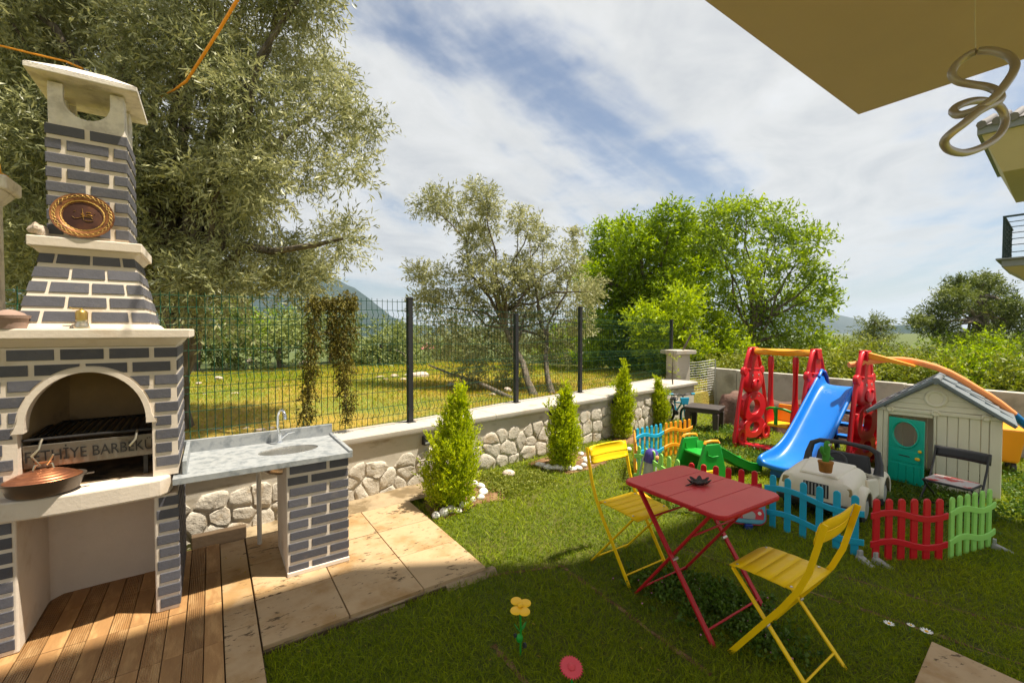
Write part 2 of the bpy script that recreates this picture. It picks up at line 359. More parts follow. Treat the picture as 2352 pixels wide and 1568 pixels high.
# rough grey mortar under the free edge of the tiles, and the fill between the tiles and the wall
m = MB()
for k in range(14):
    a = 0.45+k*0.092; e = 0.006+rnd.random()*0.020+(0.03 if k > 9 else 0)
    m.hexa([(a, -0.64-e, -0.02), (a+0.097, -0.64-e*rnd.uniform(.6, 1.2), -0.02), (a+0.097, -0.60, -0.02), (a, -0.60, -0.02), (a, -0.625-e*0.3, 0.031), (a+0.097, -0.625-e*0.3, 0.029), (a+0.097, -0.60, 0.03), (a, -0.60, 0.03)])
m.build('mortar_edge', 'dirty_concrete', patio, 0.004)
m = MB(); pts = []
w0 = [(x, 0.05) for x in np.linspace(0.2, 1.75, 9)]
top = []
for x in np.linspace(0.36, 1.85, 12):
    top.append((x, 0.772))
bot = []
for x in np.linspace(0.36, 1.95, 12):
    # wall face at this A
    # point on wall line with that A coordinate
    c = math.cos(WROT-ROT); s_ = math.sin(WROT-ROT); o = WALL_P-FR; a0 = o.dot(GA); b0 = o.dot(GB); t = (x-a0)/c; bot.append((x, b0+t*s_+0.02))
m.sheet([[(x, y, 0.046) for x, y in top], [(x, (y+top[i][1])/2, 0.058+rnd.uniform(-.01, .012)) for i, (x, y) in enumerate(bot)], [(x, y, 0.062) for x, y in bot]])
m.build('mortar_fill', 'dirty_concrete', patio, smooth=50)
slab = MB()
P4 = [at(2140, 1472, 0.03), at(2100, 1590, 0.03), at(2500, 1640, 0.03), at(2440, 1600, 0.03)]
c0 = at(2140, 1472, 0.03); e1 = (at(2100, 1568, 0.03)-c0).normalized(); e2 = (at(2352, 1568, 0.03)-c0).normalized()
poly = [c0, c0+e1*0.62, c0+e1*0.62+e2*0.9, c0+e2*0.9]
slab.add([(q.x-c0.x, q.y-c0.y, -0.03) for q in poly]+[(q.x-c0.x, q.y-c0.y, 0.02) for q in poly], [(3,2,1,0),(4,5,6,7),(0,1,5,4),(1,2,6,5),(2,3,7,6),(3,0,4,7)])
o = slab.build('stepping_stone', 'travertine', None, 0.004, loc=(c0.x, c0.y, 0.012)); tag(o, 'beige travertine slab in the lawn near the daisies', 'paving slab')

# ------------------------------------------------------------------ garden wall with stone relief, cap and lamps
def clip(poly, nx, ny, d):      # keep nx*x+ny*y <= d
    out = []
    for i in range(len(poly)):
        a, b = poly[i], poly[(i+1) % len(poly)]; da = nx*a[0]+ny*a[1]-d; db = nx*b[0]+ny*b[1]-d
        if da <= 0: out.append(a)
        if (da < 0 < db) or (db < 0 < da):
            t = da/(da-db); out.append((a[0]+(b[0]-a[0])*t, a[1]+(b[1]-a[1])*t))
    return out
gw = E('garden_wall', WALL_P, WROT, 'low white garden wall with rough stone relief below the wire fence', 'wall')
MB().box(-2.55, 6.62, 0.0, 0.17, 0.0, 0.59).build('wall_core', 'wall_render', gw, 0.006)
posts_px = [(942, 970, 686), (1185, 925, 722), (1332, 902, 706), (1541, 866, 735)]
POST = [at(x, y, 0.655) for x, y, _ in posts_px]; PT = [atY(x, t, POST[i].y).z for i, (x, y, t) in enumerate(posts_px)]
PL = [Wl(p) for p in POST]
bx = [-2.55, PL[0][0]]+[q[0] for q in PL[1:]]+[6.15+0.6]; by = [0.30, PL[0][1]+0.10]+[q[1]+0.12 for q in PL[1:]]+[PL[3][1]+0.16]
xs = np.linspace(-2.55, 6.12, 22); cm = MB()
for seg, (xa, xb) in enumerate(((-2.55, -0.62), (-0.616, 1.62), (1.625, 3.78), (3.785, 6.66))):
    X = np.linspace(xa, xb, 7); m = MB(); rows = [[], [], [], [], [], []]
    for x in X:
        yb = float(np.interp(x, bx, by)); j = rnd.uniform(-0.003, 0.003)
        for r_, (y, z) in enumerate(((0.16, 0.59), (-0.045, 0.588+j), (-0.052+j, 0.606), (-0.050, 0.646), (-0.036, 0.658+j), (yb, 0.662))): rows[r_].append((x, y, z))
    m.sheet(rows)
    for e in (0, -1): m.add([r_[e] for r_ in rows], [tuple(range(6))])
    m.build('coping', 'wall_cap', gw, smooth=35)
# relief stones: voronoi cells on the lower part of the face
def relief(x0, x1, ztop, seed, nx, nz):
    r = random.Random(seed); pts = []
    for i in range(-1, nx+1):
        for k in range(-1, nz+1): pts.append((x0+(i+0.5+r.uniform(-.40, .40)+(0.5 if k % 2 else 0))*(x1-x0)/nx, (k+0.5+r.uniform(-.34, .34))*ztop/nz))
    for (px_, pz_) in pts:
        if not (x0-0.1 < px_ < x1+0.1 and 0 < pz_ < ztop): continue
        if pz_ > ztop*0.70 and r.random() < 0.0: continue
        poly = [(x0-.05, 0.0), (x1+.05, 0.0), (x1+.05, ztop), (x0-.05, ztop)]
        for (qx, qz) in pts:
            if (qx, qz) == (px_, pz_) or abs(qx-px_) > 0.9: continue
            nx_, nz_ = qx-px_, qz-pz_; l = math.hypot(nx_, nz_)
            if l > 1.0: continue
            poly = clip(poly, nx_/l, nz_/l, (nx_/l)*(px_+qx)/2+(nz_/l)*(pz_+qz)/2-0.004)
            if len(poly) < 3: break
        if len(poly) < 3: continue
        # round and roughen the outline
        dense = []
        for i in range(len(poly)):
            a, b = poly[i], poly[(i+1) % len(poly)]; n = max(1, int(math.dist(a, b)/0.045))
            for q in range(n): dense.append((a[0]+(b[0]-a[0])*q/n, a[1]+(b[1]-a[1])*q/n))
        for _ in range(1): dense = [((dense[i-1][0]+5*dense[i][0]+dense[(i+1) % len(dense)][0])/7, (dense[i-1][1]+5*dense[i][1]+dense[(i+1) % len(dense)][1])/7) for i in range(len(dense))]
        cx = sum(q[0] for q in dense)/len(dense); cz = sum(q[1] for q in dense)/len(dense); n = len(dense)
        size = max(math.dist(q, (cx, cz)) for q in dense)
        if size < 0.035: continue
        h = 0.017*r.uniform(.7, 1.3)
        ring = [(1.0, 0.004), (0.985, -h*0.5), (0.93, -h*0.9), (0.60, -h)]; vs = []; fs = []
        for f_, y in ring:
            for q in dense: vs.append(((q[0]-cx)*f_+r.uniform(-.006, .006)*(f_ < 1), y+r.uniform(-.35, .35)*h*(f_ < 0.95), (q[1]-cz)*f_+r.uniform(-.006, .006)*(f_ < 1)))
        for i in range(3):
            for k in range(n): fs.append((i*n+k, i*n+(k+1) % n, (i+1)*n+(k+1) % n, (i+1)*n+k))
        vs.append((0, -h*r.uniform(.8, 1.15), 0))
        for k in range(n): fs.append((3*n+k, 3*n+(k+1) % n, 4*n))
        MB().add(vs, fs).build('stone', 'wall_stone', gw, smooth=55, loc=(cx, 0, cz))
relief(-1.75, 0.95, 0.40, 4, 13, 3)
relief(0.97, 2.95, 0.47, 9, 9, 3)
relief(2.97, 4.6, 0.50, 7, 7, 3)
relief(4.62, 6.0, 0.50, 17, 6, 3)
for (cx, cz) in ((978, 1009), (1267, 951), (1410, 921)):
    p = onplane(cx, cz, WALL_P, WROT); x = Wl(p)[0]
    l = E('wall_lamp', WALL_P+WU*x+Vector((0, 0, p.z-0.045)), WROT, {978: 'small black box lamp on the wall beside the nearest thuja', 1267: 'small black box lamp on the wall at the second thuja', 1410: 'small black box lamp on the wall at the third thuja'}[cx], 'lamp', 'black wall lamps')
    MB().box(-0.05, 0.05, -0.058, 0.0, 0, 0.09).build('housing', 'post_black', l, 0.004)
    MB().box(-0.04, 0.04, -0.062, -0.05, 0.012, 0.03).build('lens', 'wire_grey', l, 0.002)

# ------------------------------------------------------------------ wire fence on the coping
fence = E('wire_fence', WALL_P+Vector((0, 0, 0.66)), WROT, 'green welded wire fence with black posts standing on the white wall', 'fence')
FZ = 0.66
for i, (x, y) in enumerate(PL):
    h = PT[i]-FZ
    p = MB().box(x-0.028, x+0.028, y-0.028, y+0.028, -0.004, h).build('post', 'post_black', fence, 0.004)
    MB().box(x-0.05, x+0.05, y-0.05, y+0.05, -0.002, 0.008).build('base_plate', 'post_black', p, 0.002)
    MB().box(x-0.031, x+0.031, y-0.031, y+0.031, h, h+0.012).build('post_cap', 'post_black', p, 0.003)
def wires(xa, ya, xb, yb, za, zb, name):
    L_ = math.hypot(xb-xa, yb-ya); ux, uy = (xb-xa)/L_, (yb-ya)/L_; nx, ny = -uy, ux
    n = int(L_/0.055); top = lambda f: za+(zb-za)*f
    prof = [0.02, 0.08, 0.11, 0.15, 0.38, 0.42, 0.45, 0.49, 0.80, 0.84, 0.87, 0.91, 1.0]; off = [0, 0, -0.035, 0, 0, 0, -0.035, 0, 0, 0, -0.035, 0, 0]
    m = MB()
    for i in range(n+1):
        f = i/n; x, y = xa+ux*L_*f, ya+uy*L_*f; H = top(f)+rnd.uniform(-.004, .004)
        m.tube([(x+nx*o_, y+ny*o_, H*q) for q, o_ in zip(prof, off)], 0.0030, 4, caps=False)
    for q, o_ in ((0.025, 0), (0.08, 0), (0.15, 0), (0.27, 0), (0.38, 0), (0.42, 0), (0.49, 0), (0.645, 0), (0.80, 0), (0.84, 0), (0.91, 0), (0.98, 0)):
        m.tube([(xa+ux*L_*f+nx*(o_+.004), ya+uy*L_*f+ny*(o_+.004), top(f)*q) for f in (0, .5, 1)], 0.0026, 4, caps=False)
    o = m.build(name, 'wire_green', fence); o['kind'] = 'stuff'; return o
lx = -2.45; ly = 0.20
wires(lx, ly, PL[0][0]-0.03, PL[0][1], 1.93-FZ, PT[0]-FZ-0.01, 'wire_panel')
wires(PL[0][0]+0.03, PL[0][1], PL[1][0]-0.03, PL[1][1], PT[0]-FZ-0.02, PT[0]-FZ-0.08, 'wire_panel')
wires(PL[1][0]+0.03, PL[1][1], PL[2][0]-0.03, PL[2][1], PT[0]-FZ-0.08, PT[2]-FZ-0.02, 'wire_panel')
wires(PL[2][0]+0.03, PL[2][1], PL[3][0]-0.03, PL[3][1], PT[2]-FZ-0.04, PT[3]-FZ-0.02, 'wire_panel')
# ------------------------------------------------------------------ barbecue
SPEC.update({
 'black_iron': surf((0.02,0.019,0.018,1), 0.55, 0.3, 20, 0.3, 60, metal=0.4),
 'worn_steel': surf((0.20,0.18,0.15,1), 0.5, 0.35, 9, 0.3, 60, metal=0.55, col2=(0.10,0.065,0.04,1), c2scale=9, c2lo=0.48, c2hi=0.66),
 'letter_black': surf((0.012,0.011,0.010,1), 0.7, 0.1, 20, 0),
 'marble': surf((0.34,0.355,0.36,1), 0.38, 0.16, 40, 0.03, 80, col2=(0.19,0.21,0.225,1), c2scale=16, c2lo=0.42, c2hi=0.68),
 'steel': surf((0.62,0.58,0.52,1), 0.28, 0.1, 12, 0.02, 60, metal=0.95),
 'chrome': surf((0.78,0.80,0.83,1), 0.10, 0, 12, 0, metal=1.0),
 'pvc_white': surf((0.62,0.60,0.55,1), 0.45, 0.1, 12, 0),
 'copper': surf((0.50,0.20,0.095,1), 0.38, 0.18, 14, 0.1, 60, metal=0.85, col2=(0.33,0.13,0.07,1), c2scale=5),
 'pot_dark': surf((0.105,0.082,0.062,1), 0.42, 0.15, 10, 0.1, 60, metal=0.5),
 'brass': surf((0.55,0.36,0.10,1), 0.35, 0.2, 30, 0.05, 60, metal=0.9),
 'pewter': surf((0.55,0.49,0.38,1), 0.35, 0.2, 30, 0.05, 60, metal=0.9),
 'plate_rim': surf((0.28,0.115,0.035,1), 0.4, 0.3, 30, 0.3, 90, metal=0.6, col2=(0.08,0.03,0.015,1), c2scale=30),
 'plate_well': surf((0.055,0.022,0.014,1), 0.4, 0.3, 30, 0.1, 90, metal=0.5, col2=(0.12,0.045,0.02,1), c2scale=6),
 'gold': surf((0.75,0.52,0.17,1), 0.35, 0.1, 30, 0, metal=0.8),
 'clay': surf((0.30,0.20,0.155,1), 0.85, 0.2, 12, 0.4, 60),
 'yellow_cloth': surf((0.72,0.36,0.012,1), 0.7, 0.2, 30, 0.6, 50, col2=(0.50,0.20,0.01,1), c2scale=14),
})
bq = E('barbecue', FR+Vector((0, 0, 0.05)), ROT, 'grey brick barbecue with white joints, arched firebox and tall chimney', 'barbecue')
Z0 = 0.05                                             # heights below are above the lawn
def bz(mb): mb.v = [(x, y, z-Z0) for x, y, z in mb.v]; return mb
WL, DEPTH = -0.77, 0.74                               # left side, depth
# legs and rear panels of the wood store (joint-coloured plaster)
MB_ = MB
bz(MB().box(-0.117, -0.010, 0.012, DEPTH, 0.05, 0.72)).build('leg', 'plaster', bq, 0.008)
bz(MB().box(WL+0.01, -0.645, 0.012, DEPTH, 0.05, 0.72)).build('leg', 'plaster', bq, 0.008)
pl = [(-0.645, 0.25), (-0.66, 0.40), (-0.645, 0.52), (-0.60, 0.575), (-0.40, 0.585), (-0.117, 0.585)]
m = MB(); m.sheet([[(x, y, 0.05) for x, y in pl], [(x, y, 0.72) for x, y in pl]]); bz(m).build('back_panel', 'plaster', bq, smooth=60)
# white slab the firebox stands on, with a slightly bowed front
fr_ = [(WL-0.02, 0.0), (-0.70, -0.035), (-0.55, -0.055), (-0.40, -0.058), (-0.25, -0.052), (-0.13, -0.040), (-0.085, -0.030), (-0.045, 0.02), (-0.035, 0.10), (-0.035, DEPTH), (WL-0.02, DEPTH)]
bz(MB().prism(fr_, 0.722, 0.822, 'xy')).build('shelf_slab', 'plaster', bq, 0.012, seg=3)
# firebox body: front with an arched opening, sides, back, roof
ZB, ZT, YF = 0.822, 1.562, 0.0425
AC, AR, AZ, ASX = -0.380, 0.235, 1.155, 1.0          # arch centre, radius, springing
def arch_z(x): return AZ+0.275*math.sqrt(max(0, 1-((x-AC)/AR)**2))
def arch_x(z): return AR*math.sqrt(max(0, 1-((z-AZ)/0.275)**2)) if z > AZ else AR
op = [(-0.120, ZB), (-0.120, 1.15), (AC+AR, 1.15)]+[(AC+AR*math.cos(t), AZ+0.275*math.sin(t)) for t in np.linspace(0, math.pi, 25)]+[(AC-AR, 1.15), (-0.640, 1.15), (-0.640, ZB)]
m = MB()
# front wall as quads strips around the opening
def strip(x0, x1, zb0, zb1, zt):
    m.hexa([(x0, YF, zb0), (x1, YF, zb1), (x1, YF+0.07, zb1), (x0, YF+0.07, zb0), (x0, YF, zt), (x1, YF, zt), (x1, YF+0.07, zt), (x0, YF+0.07, zt)])
strip(WL+0.006, -0.640, ZB, ZB, ZT); strip(-0.120, -0.006, ZB, ZB, ZT)
strip(-0.640, AC-AR, 1.15, 1.15, ZT); strip(AC+AR, -0.120, 1.15, 1.15, ZT)
xs = AC-AR*np.cos(np.linspace(0, math.pi, 25))
for i in range(24): strip(xs[i], xs[i+1], arch_z(xs[i]), arch_z(xs[i+1]), ZT)
bz(m).build('front_wall', 'plaster', bq)
bz(MB().box(-0.075, -0.006, YF+0.07, DEPTH-0.01, ZB, ZT)).build('side_wall', 'plaster', bq)
bz(MB().box(WL+0.006, WL+0.075, YF+0.07, DEPTH-0.01, ZB, ZT)).build('side_wall', 'plaster', bq)
m = MB(); pf = [(-0.640, YF+0.071), (-0.640, 0.40), (-0.56, 0.60), (-0.20, 0.60), (-0.120, 0.40), (-0.120, YF+0.071)]
m.sheet([[(x, y, ZB+0.002) for x, y in pf], [(x, y, 1.2) for x, y in pf], [(x*0.9-0.038, y*0.95, ZT) for x, y in pf]])
bz(m).build('firebox_lining', 'soot', bq, smooth=50)
bz(MB().box(-0.64, -0.12, YF+0.07, 0.62, ZB, ZB+0.004)).build('firebox_floor', 'soot', bq)
# raised rim of the arch
m = MB(); ins = []; outs = []
for t in np.linspace(0, math.pi, 29): ins.append((AC+AR*math.cos(t), AZ+0.275*math.sin(t))); outs.append((AC+(AR+0.026)*math.cos(t), AZ+0.301*math.sin(t)))
ins = [(AC+AR, 1.135)]+ins+[(AC-AR, 1.135)]; outs = [(AC+AR+0.045, 1.135)]+[(AC+AR+0.034, 1.160)]+outs[1:-1]+[(AC-AR-0.034, 1.160)]+[(AC-AR-0.045, 1.135)]
ring = []
for y in (YF-0.018, YF+0.05):
    pass
n = len(ins)
vs = [(x, YF-0.011, z) for x, z in ins]+[(x, YF-0.011, z) for x, z in outs]+[(x, YF+0.06, z) for x, z in ins]+[(x, YF+0.02, z) for x, z in outs]
fs = [(i, i+1, n+i+1, n+i) for i in range(n-1)]+[(i, i+1, 2*n+i+1, 2*n+i) for i in range(n-1)]+[(n+i, n+i+1, 3*n+i+1, 3*n+i) for i in range(n-1)]+[(0, n, 3*n, 2*n), (n-1, 2*n-1, 4*n-1, 3*n-1)]
bz(MB().add(vs, fs)).build('arch_rim', 'plaster', bq, smooth=40)
# cornice, mantel, smoke hood, shelf, chimney
bz(MB().hexa([(WL+0.004, YF-0.004, 1.563), (-0.004, YF-0.004, 1.563), (-0.004, DEPTH-.005, 1.563), (WL+0.004, DEPTH-.005, 1.563), (WL-0.03, YF-0.045, 1.606), (0.03, YF-0.045, 1.606), (0.03, DEPTH+.02, 1.606), (WL-0.03, DEPTH+.02, 1.606)])).build('cornice', 'plaster', bq, 0.004)
bz(MB().box(WL-0.06, 0.062, -0.012, DEPTH+0.03, 1.606, 1.658)).build('mantel', 'plaster', bq, 0.007, seg=3)
CX = -0.383
def frustum(h0, f0, k0, z0, h1, f1, k1, z1): return [(CX-h0, f0, z0), (CX+h0, f0, z0), (CX+h0, k0, z0), (CX-h0, k0, z0), (CX-h1, f1, z1), (CX+h1, f1, z1), (CX+h1, k1, z1), (CX-h1, k1, z1)]
HB = (0.262, 0.060, 0.66, 1.684); HT = (0.186, 0.165, 0.58, 2.072)
bz(MB().hexa(frustum(0.285, 0.035, 0.69, 1.658, *HB))).build('hood_base', 'plaster', bq, 0.006)
bz(MB().hexa(frustum(HB[0]-.006, HB[1]+.006, HB[2]-.006, HB[3], HT[0]-.006, HT[1]+.006, HT[2]-.006, HT[3]))).build('smoke_hood', 'plaster', bq)
bz(MB().hexa(frustum(0.19, 0.16, 0.585, 2.055, 0.215, 0.135, 0.60, 2.086))).build('shelf_moulding', 'plaster', bq, 0.003)
bz(MB().box(CX-0.228, CX+0.228, 0.118, 0.612, 2.086, 2.140)).build('upper_shelf', 'plaster', bq, 0.006, seg=3)
CH, CF, CK = 0.166, 0.190, 0.53
bz(MB().box(CX-CH+.006, CX+CH-.006, CF+.006, CK-.006, 2.140, 2.752)).build('chimney_shaft', 'plaster', bq)
# cowl: four corner piers joined by a low parapet, arched openings, hipped lid
def cowl_face(w):
    r = []; h = w/2; z0, z1 = 2.752, 2.975
    s = h-0.060
    r += [(-h, z0), (h, z0), (h, z1), (s, z1)]+[(s*math.cos(t), 2.905-0.100*math.sin(t) if True else 0) for t in np.linspace(0, math.pi, 13)]+[(-s, z1), (-h, z1)]
    return r
ch2 = CH-0.012
bz(MB().prism([(CX+x, z) for x, z in cowl_face(2*ch2)], CF+0.012, CF+0.045)).build('cowl_panel', 'concrete_hood', bq, 0.004)
bz(MB().prism([(CX+x, z) for x, z in cowl_face(2*ch2)], CK-0.045, CK-0.012)).build('cowl_panel', 'concrete_hood', bq, 0.004)
cy = (CF+CK)/2
for sx in (-1, 1):
    x0 = CX+sx*ch2; bz(MB().prism([(cy+q, z) for q, z in cowl_face(CK-CF-0.094)], x0, x0-sx*0.033, 'yz')).build('cowl_panel', 'concrete_hood', bq, 0.004)
ex, ey0, ey1 = 0.222, CF-0.075, CK+0.075
lid = MB(); zl = 2.972
base = [(CX-ex, ey0), (CX+ex, ey0), (CX+ex, ey1), (CX-ex, ey1)]; tp = [(CX-0.10, cy-0.03), (CX+0.07, cy-0.03), (CX+0.07, cy+0.03), (CX-0.10, cy+0.03)]
lid.hexa([(x, y, zl+0.015) for x, y in base]+[(x, y, zl+0.042) for x, y in base]); lid.add([(x, y, zl+0.0425) for x, y in base]+[(x, y, zl+0.155) for x, y in tp], [(4,5,6,7),(0,1,5,4),(1,2,6,5),(2,3,7,6),(3,0,4,7)])
bz(lid).build('cowl_lid', 'concrete_hood', bq, 0.004)
# ---- bricks: every brick its own piece, 11 mm proud of the plaster
BT = 0.0055
def brick_prism(poly, org, u, w, nrm):
    # poly in (u,w) coordinates; org, u, w, nrm vectors in barbecue space
    n = len(poly); vs = []
    cu = sum(p[0] for p in poly)/n; cw = sum(p[1] for p in poly)/n; c = org+u*cu+w*cw
    for d in (-0.004, BT*0.75):
        for a, b in poly: vs.append(u*(a-cu)+w*(b-cw)+nrm*d)
    for a, b in poly: vs.append(u*((a-cu)*(1-0.003/max(.02, abs(a-cu)+.001)))+w*((b-cw)*(1-0.003/max(.02, abs(b-cw)+.001)))+nrm*BT)
    fs = [(i, (i+1) % n, n+(i+1) % n, n+i) for i in range(n)]+[(n+i, n+(i+1) % n, 2*n+(i+1) % n, 2*n+i) for i in range(n)]+[tuple(range(2*n, 3*n))]
    o = MB().add(vs, fs).build('brick', 'brick', BRP[0]); o.location = c-Vector((0, 0, BRP[1])); return o
BRP = [bq, Z0]
def brick_wall(org, u, w, nrm, width, ztop, pitch, rows, length, hb=0.056, gap=0.019, edge=lambda z: 0, cutfn=None, offs=(0, .5), taper=None, lead=0.0):
    for r in range(rows):
        z1 = ztop-r*pitch; z0 = z1-hb; w0 = 0; W_ = width
        off = offs[r % 2]*length
        x = -off
        while x < W_:
            a, b = max(x+gap/2, 0.0), min(x+length-gap/2, W_); x += length
            if x >= W_-0.02 and b < W_: b = W_; x = W_+1
            if b-a < 0.028: continue
            if taper:
                l0, r0 = taper(z0); l1, r1 = taper(z1); ce = W_/2
                m_ = lambda q, l, rr: l+(rr-l)*q/W_
                poly = [(m_(a, l0, r0), z0), (m_(b, l0, r0), z0), (m_(b, l1, r1), z1), (m_(a, l1, r1), z1)]
            else: poly = [(a, z0), (b, z0), (b, z1), (a, z1)]
            if cutfn: poly = cutfn(a, b, z0, z1)
            if poly: brick_prism(poly, org, u, w, nrm)
X_, Y_, Z_ = Vector((1,0,0)), Vector((0,1,0)), Vector((0,0,1))
# body front, cut around the arch and the opening
def cut(a, b, z0, z1):
    xa, xb = WL+a, WL+b; g = 0.034
    lo = lambda z: -0.640-0.018 if z < 1.128 else None
    def excl(z):   # forbidden x interval at height z
        if z < 1.13: return (-0.656, -0.104)
        if z < 1.16: return (AC-AR-0.048, AC+AR+0.048)
        zz_ = (z-AZ)/(0.275+g)
        if zz_ >= 1: return None
        k = (AR+g)*math.sqrt(1-zz_*zz_); return (AC-k, AC+k)
    if xb <= AC or xa >= AC:
        right = xa >= AC; pts = []
        for z in np.linspace(z0, z1, 6):
            e = excl(z); l, r = xa, xb
            if e:
                if right: l = max(l, e[1])
                else: r = min(r, e[0])
            pts.append((l, r, z))
        if max(r-l for l, r, z in pts) < 0.02: return None
        pts = [q for q in pts if q[1]-q[0] > 0.004]
        if len(pts) < 2: return None
        return [(l-WL, z) for l, r, z in pts[::-1]]+[(r-WL, z) for l, r, z in pts] if True else None
    # spans the centre line: cut the lower edge along the arch
    def topz(x):
        q = (x-AC)/(AR+g); return AZ+(0.275+g)*math.sqrt(max(0, 1-q*q)) if abs(q) < 1 else 0
    xs_ = np.linspace(xa, xb, 13); low = [max(z0, topz(x)) for x in xs_]
    if min(low) > z1-0.006: return None
    keep = [(x, l) for x, l in zip(xs_, low) if l < z1-0.003]
    if z0 < AZ: return None
    out = []; seg = [(x, l) for x, l in keep]
    if len(seg) < 13 and seg and not (abs(seg[0][0]-xa) < 1e-6 and abs(seg[-1][0]-xb) < 1e-6): pass
    if len(seg) < 13:
        left = [q for q in seg if q[0] < AC]; rgt = [q for q in seg if q[0] > AC]
        for part in (left, rgt):
            if len(part) > 1: brick_prism([(x-WL, l) for x, l in part]+[(part[-1][0]-WL, z1), (part[0][0]-WL, z1)], Vector((WL, YF, 0)), X_, Z_, -Y_)
        return None
    return [(x-WL, l) for x, l in seg]+[(xb-WL, z1), (xa-WL, z1)]
brick_wall(Vector((WL, YF, 0)), X_, Z_, -Y_, -WL, 1.552, 0.0775, 9, 0.188, hb=0.054, gap=0.023, cutfn=cut, offs=(0.52, 0.02))
brick_wall(Vector((0-.006, YF, 0)), Y_, Z_, X_, DEPTH-YF-0.03, 1.552, 0.0775, 9, 0.178, hb=0.054, offs=(0.5, 0))
# legs
brick_wall(Vector((-0.105, 0.012, 0)), X_, Z_, -Y_, 0.100, 0.706, 0.0725, 9, 0.30, hb=0.052)
brick_wall(Vector((-0.010, 0.012, 0)), Y_, Z_, X_, DEPTH-0.02, 0.706, 0.0725, 9, 0.185, hb=0.052)
brick_wall(Vector((WL+0.01, 0.012, 0)), X_, Z_, -Y_, 0.100, 0.706, 0.0725, 9, 0.30, hb=0.052)
# tapering smoke hood: front and right side
def hood_wall(side):
    dz = HT[3]-HB[3]; rows = 5; hh = dz/rows
    for r in range(rows):
        t0, t1 = (r*hh+0.0125)/dz, (r*hh+hh-0.0125)/dz
        for j in range(3):
            h0 = HB[0]+(HT[0]-HB[0])*t0; h1 = HB[0]+(HT[0]-HB[0])*t1
            f0 = HB[1]+(HT[1]-HB[1])*t0; f1 = HB[1]+(HT[1]-HB[1])*t1; k0 = HB[2]+(HT[2]-HB[2])*t0; k1 = HB[2]+(HT[2]-HB[2])*t1
            cuts = ([(-1, -0.70), (-0.64, 0.02), (0.08, 0.66), (0.72, 1)], [(-1, -0.36), (-0.30, 0.32), (0.38, 1)])[r % 2]
        for a, b in cuts:
            q = []
            for (s, hh_, ff, kk, tt) in ((a, h0, f0, k0, t0), (b, h0, f0, k0, t0), (b, h1, f1, k1, t1), (a, h1, f1, k1, t1)):
                z = HB[3]+dz*tt
                q.append(Vector((CX+s*hh_, ff, z)) if side == 0 else Vector((CX+hh_, ff+(kk-ff)*(s+1)/2, z)))
            nrm = (q[1]-q[0]).cross(q[3]-q[0]).normalized(); c = (q[0]+q[1]+q[2]+q[3])/4
            vs = [p-c-nrm*0.010 for p in q]+[p-c-nrm*0.002 for p in q]+[(p-c)*0.988+nrm*0.000 for p in q]
            fs = [(i, (i+1) % 4, 4+(i+1) % 4, 4+i) for i in range(4)]+[(4+i, 4+(i+1) % 4, 8+(i+1) % 4, 8+i) for i in range(4)]+[(8, 9, 10, 11)]
            o = MB().add(vs, fs).build('brick', 'brick', bq); o.location = c-Vector((0, 0, Z0))
hood_wall(0); hood_wall(1)
# chimney shaft
brick_wall(Vector((CX-CH, CF+.006, 0)), X_, Z_, -Y_, 2*CH, 2.748, 0.0757, 8, 0.190, hb=0.053, gap=0.022, offs=(0.13, 0.62))
brick_wall(Vector((CX+CH-.006, CF, 0)), Y_, Z_, X_, CK-CF, 2.748, 0.0757, 8, 0.180, hb=0.053, offs=(0.5, 0))
# ---- grill tray with stencilled name, grill bars
tray = E('charcoal_grill', G(0, 0, 0.826), ROT, 'steel charcoal tray with cut-out lettering and black grill bars inside the firebox', 'grill')
YP = 0.10
MB().hexa([(-0.636, YP, 0.115), (-0.124, YP, 0.115), (-0.124, YP+0.012, 0.115), (-0.636, YP+0.012, 0.115), (-0.636, YP-0.012, 0.235), (-0.124, YP-0.012, 0.235), (-0.124, YP, 0.235), (-0.636, YP, 0.235)]).build('front_plate', 'worn_steel', tray, 0.002)
MB().box(-0.636, -0.124, YP+0.013, 0.56, 0.115, 0.13).box(-0.636, -0.624, YP+0.013, 0.56, 0.13, 0.22).box(-0.136, -0.124, YP+0.013, 0.56, 0.13, 0.22).build('tray', 'black_iron', tray)
for x in (-0.60, -0.16): MB().box(x-0.01, x+0.01, YP+0.03, YP+0.05, 0.0, 0.115).box(x-0.01, x+0.01, 0.50, 0.52, 0.0, 0.115).build('foot', 'black_iron', tray)
m = MB(); m.tube([(-0.636, YP-0.006, 0.262), (-0.124, YP-0.006, 0.262)], 0.008, 8).tube([(-0.636, 0.55, 0.275), (-0.124, 0.55, 0.275)], 0.008, 8); gr = m.build('grill_frame', 'black_iron', tray, smooth=40)
for k in range(15):
    x = -0.615+k*0.0335; MB().bar((x, YP, 0.262), (x, 0.55, 0.275), 0.018, 0.010).build('grill_bar', 'black_iron', tray, 0.003)
for x in (-0.565, -0.19): MB().tube([(x, YP-0.012, 0.262), (x, YP-0.035, 0.25), (x-0.004, YP-0.045, 0.22), (x-0.03, YP-0.05, 0.185)], 0.006, 6).build('hook', 'pewter', tray, smooth=40)
def text_mesh(name, body, size, mat, ext=0.001):
    cu = bpy.data.curves.new(name, 'FONT'); cu.body = body; cu.size = size; cu.extrude = ext; cu.align_x = 'LEFT'; cu.resolution_u = 3
    t = bpy.data.objects.new(name, cu); COL.objects.link(t); bpy.context.view_layer.update()
    dg = bpy.context.evaluated_depsgraph_get(); me = bpy.data.meshes.new_from_object(t.evaluated_get(dg)); bpy.data.objects.remove(t); bpy.data.curves.remove(cu)
    me.materials.clear(); me.materials.append(M(mat)); return me
tm = text_mesh('lettering', 'FETHİYE BARBEKÜ', 0.082, 'letter_black')
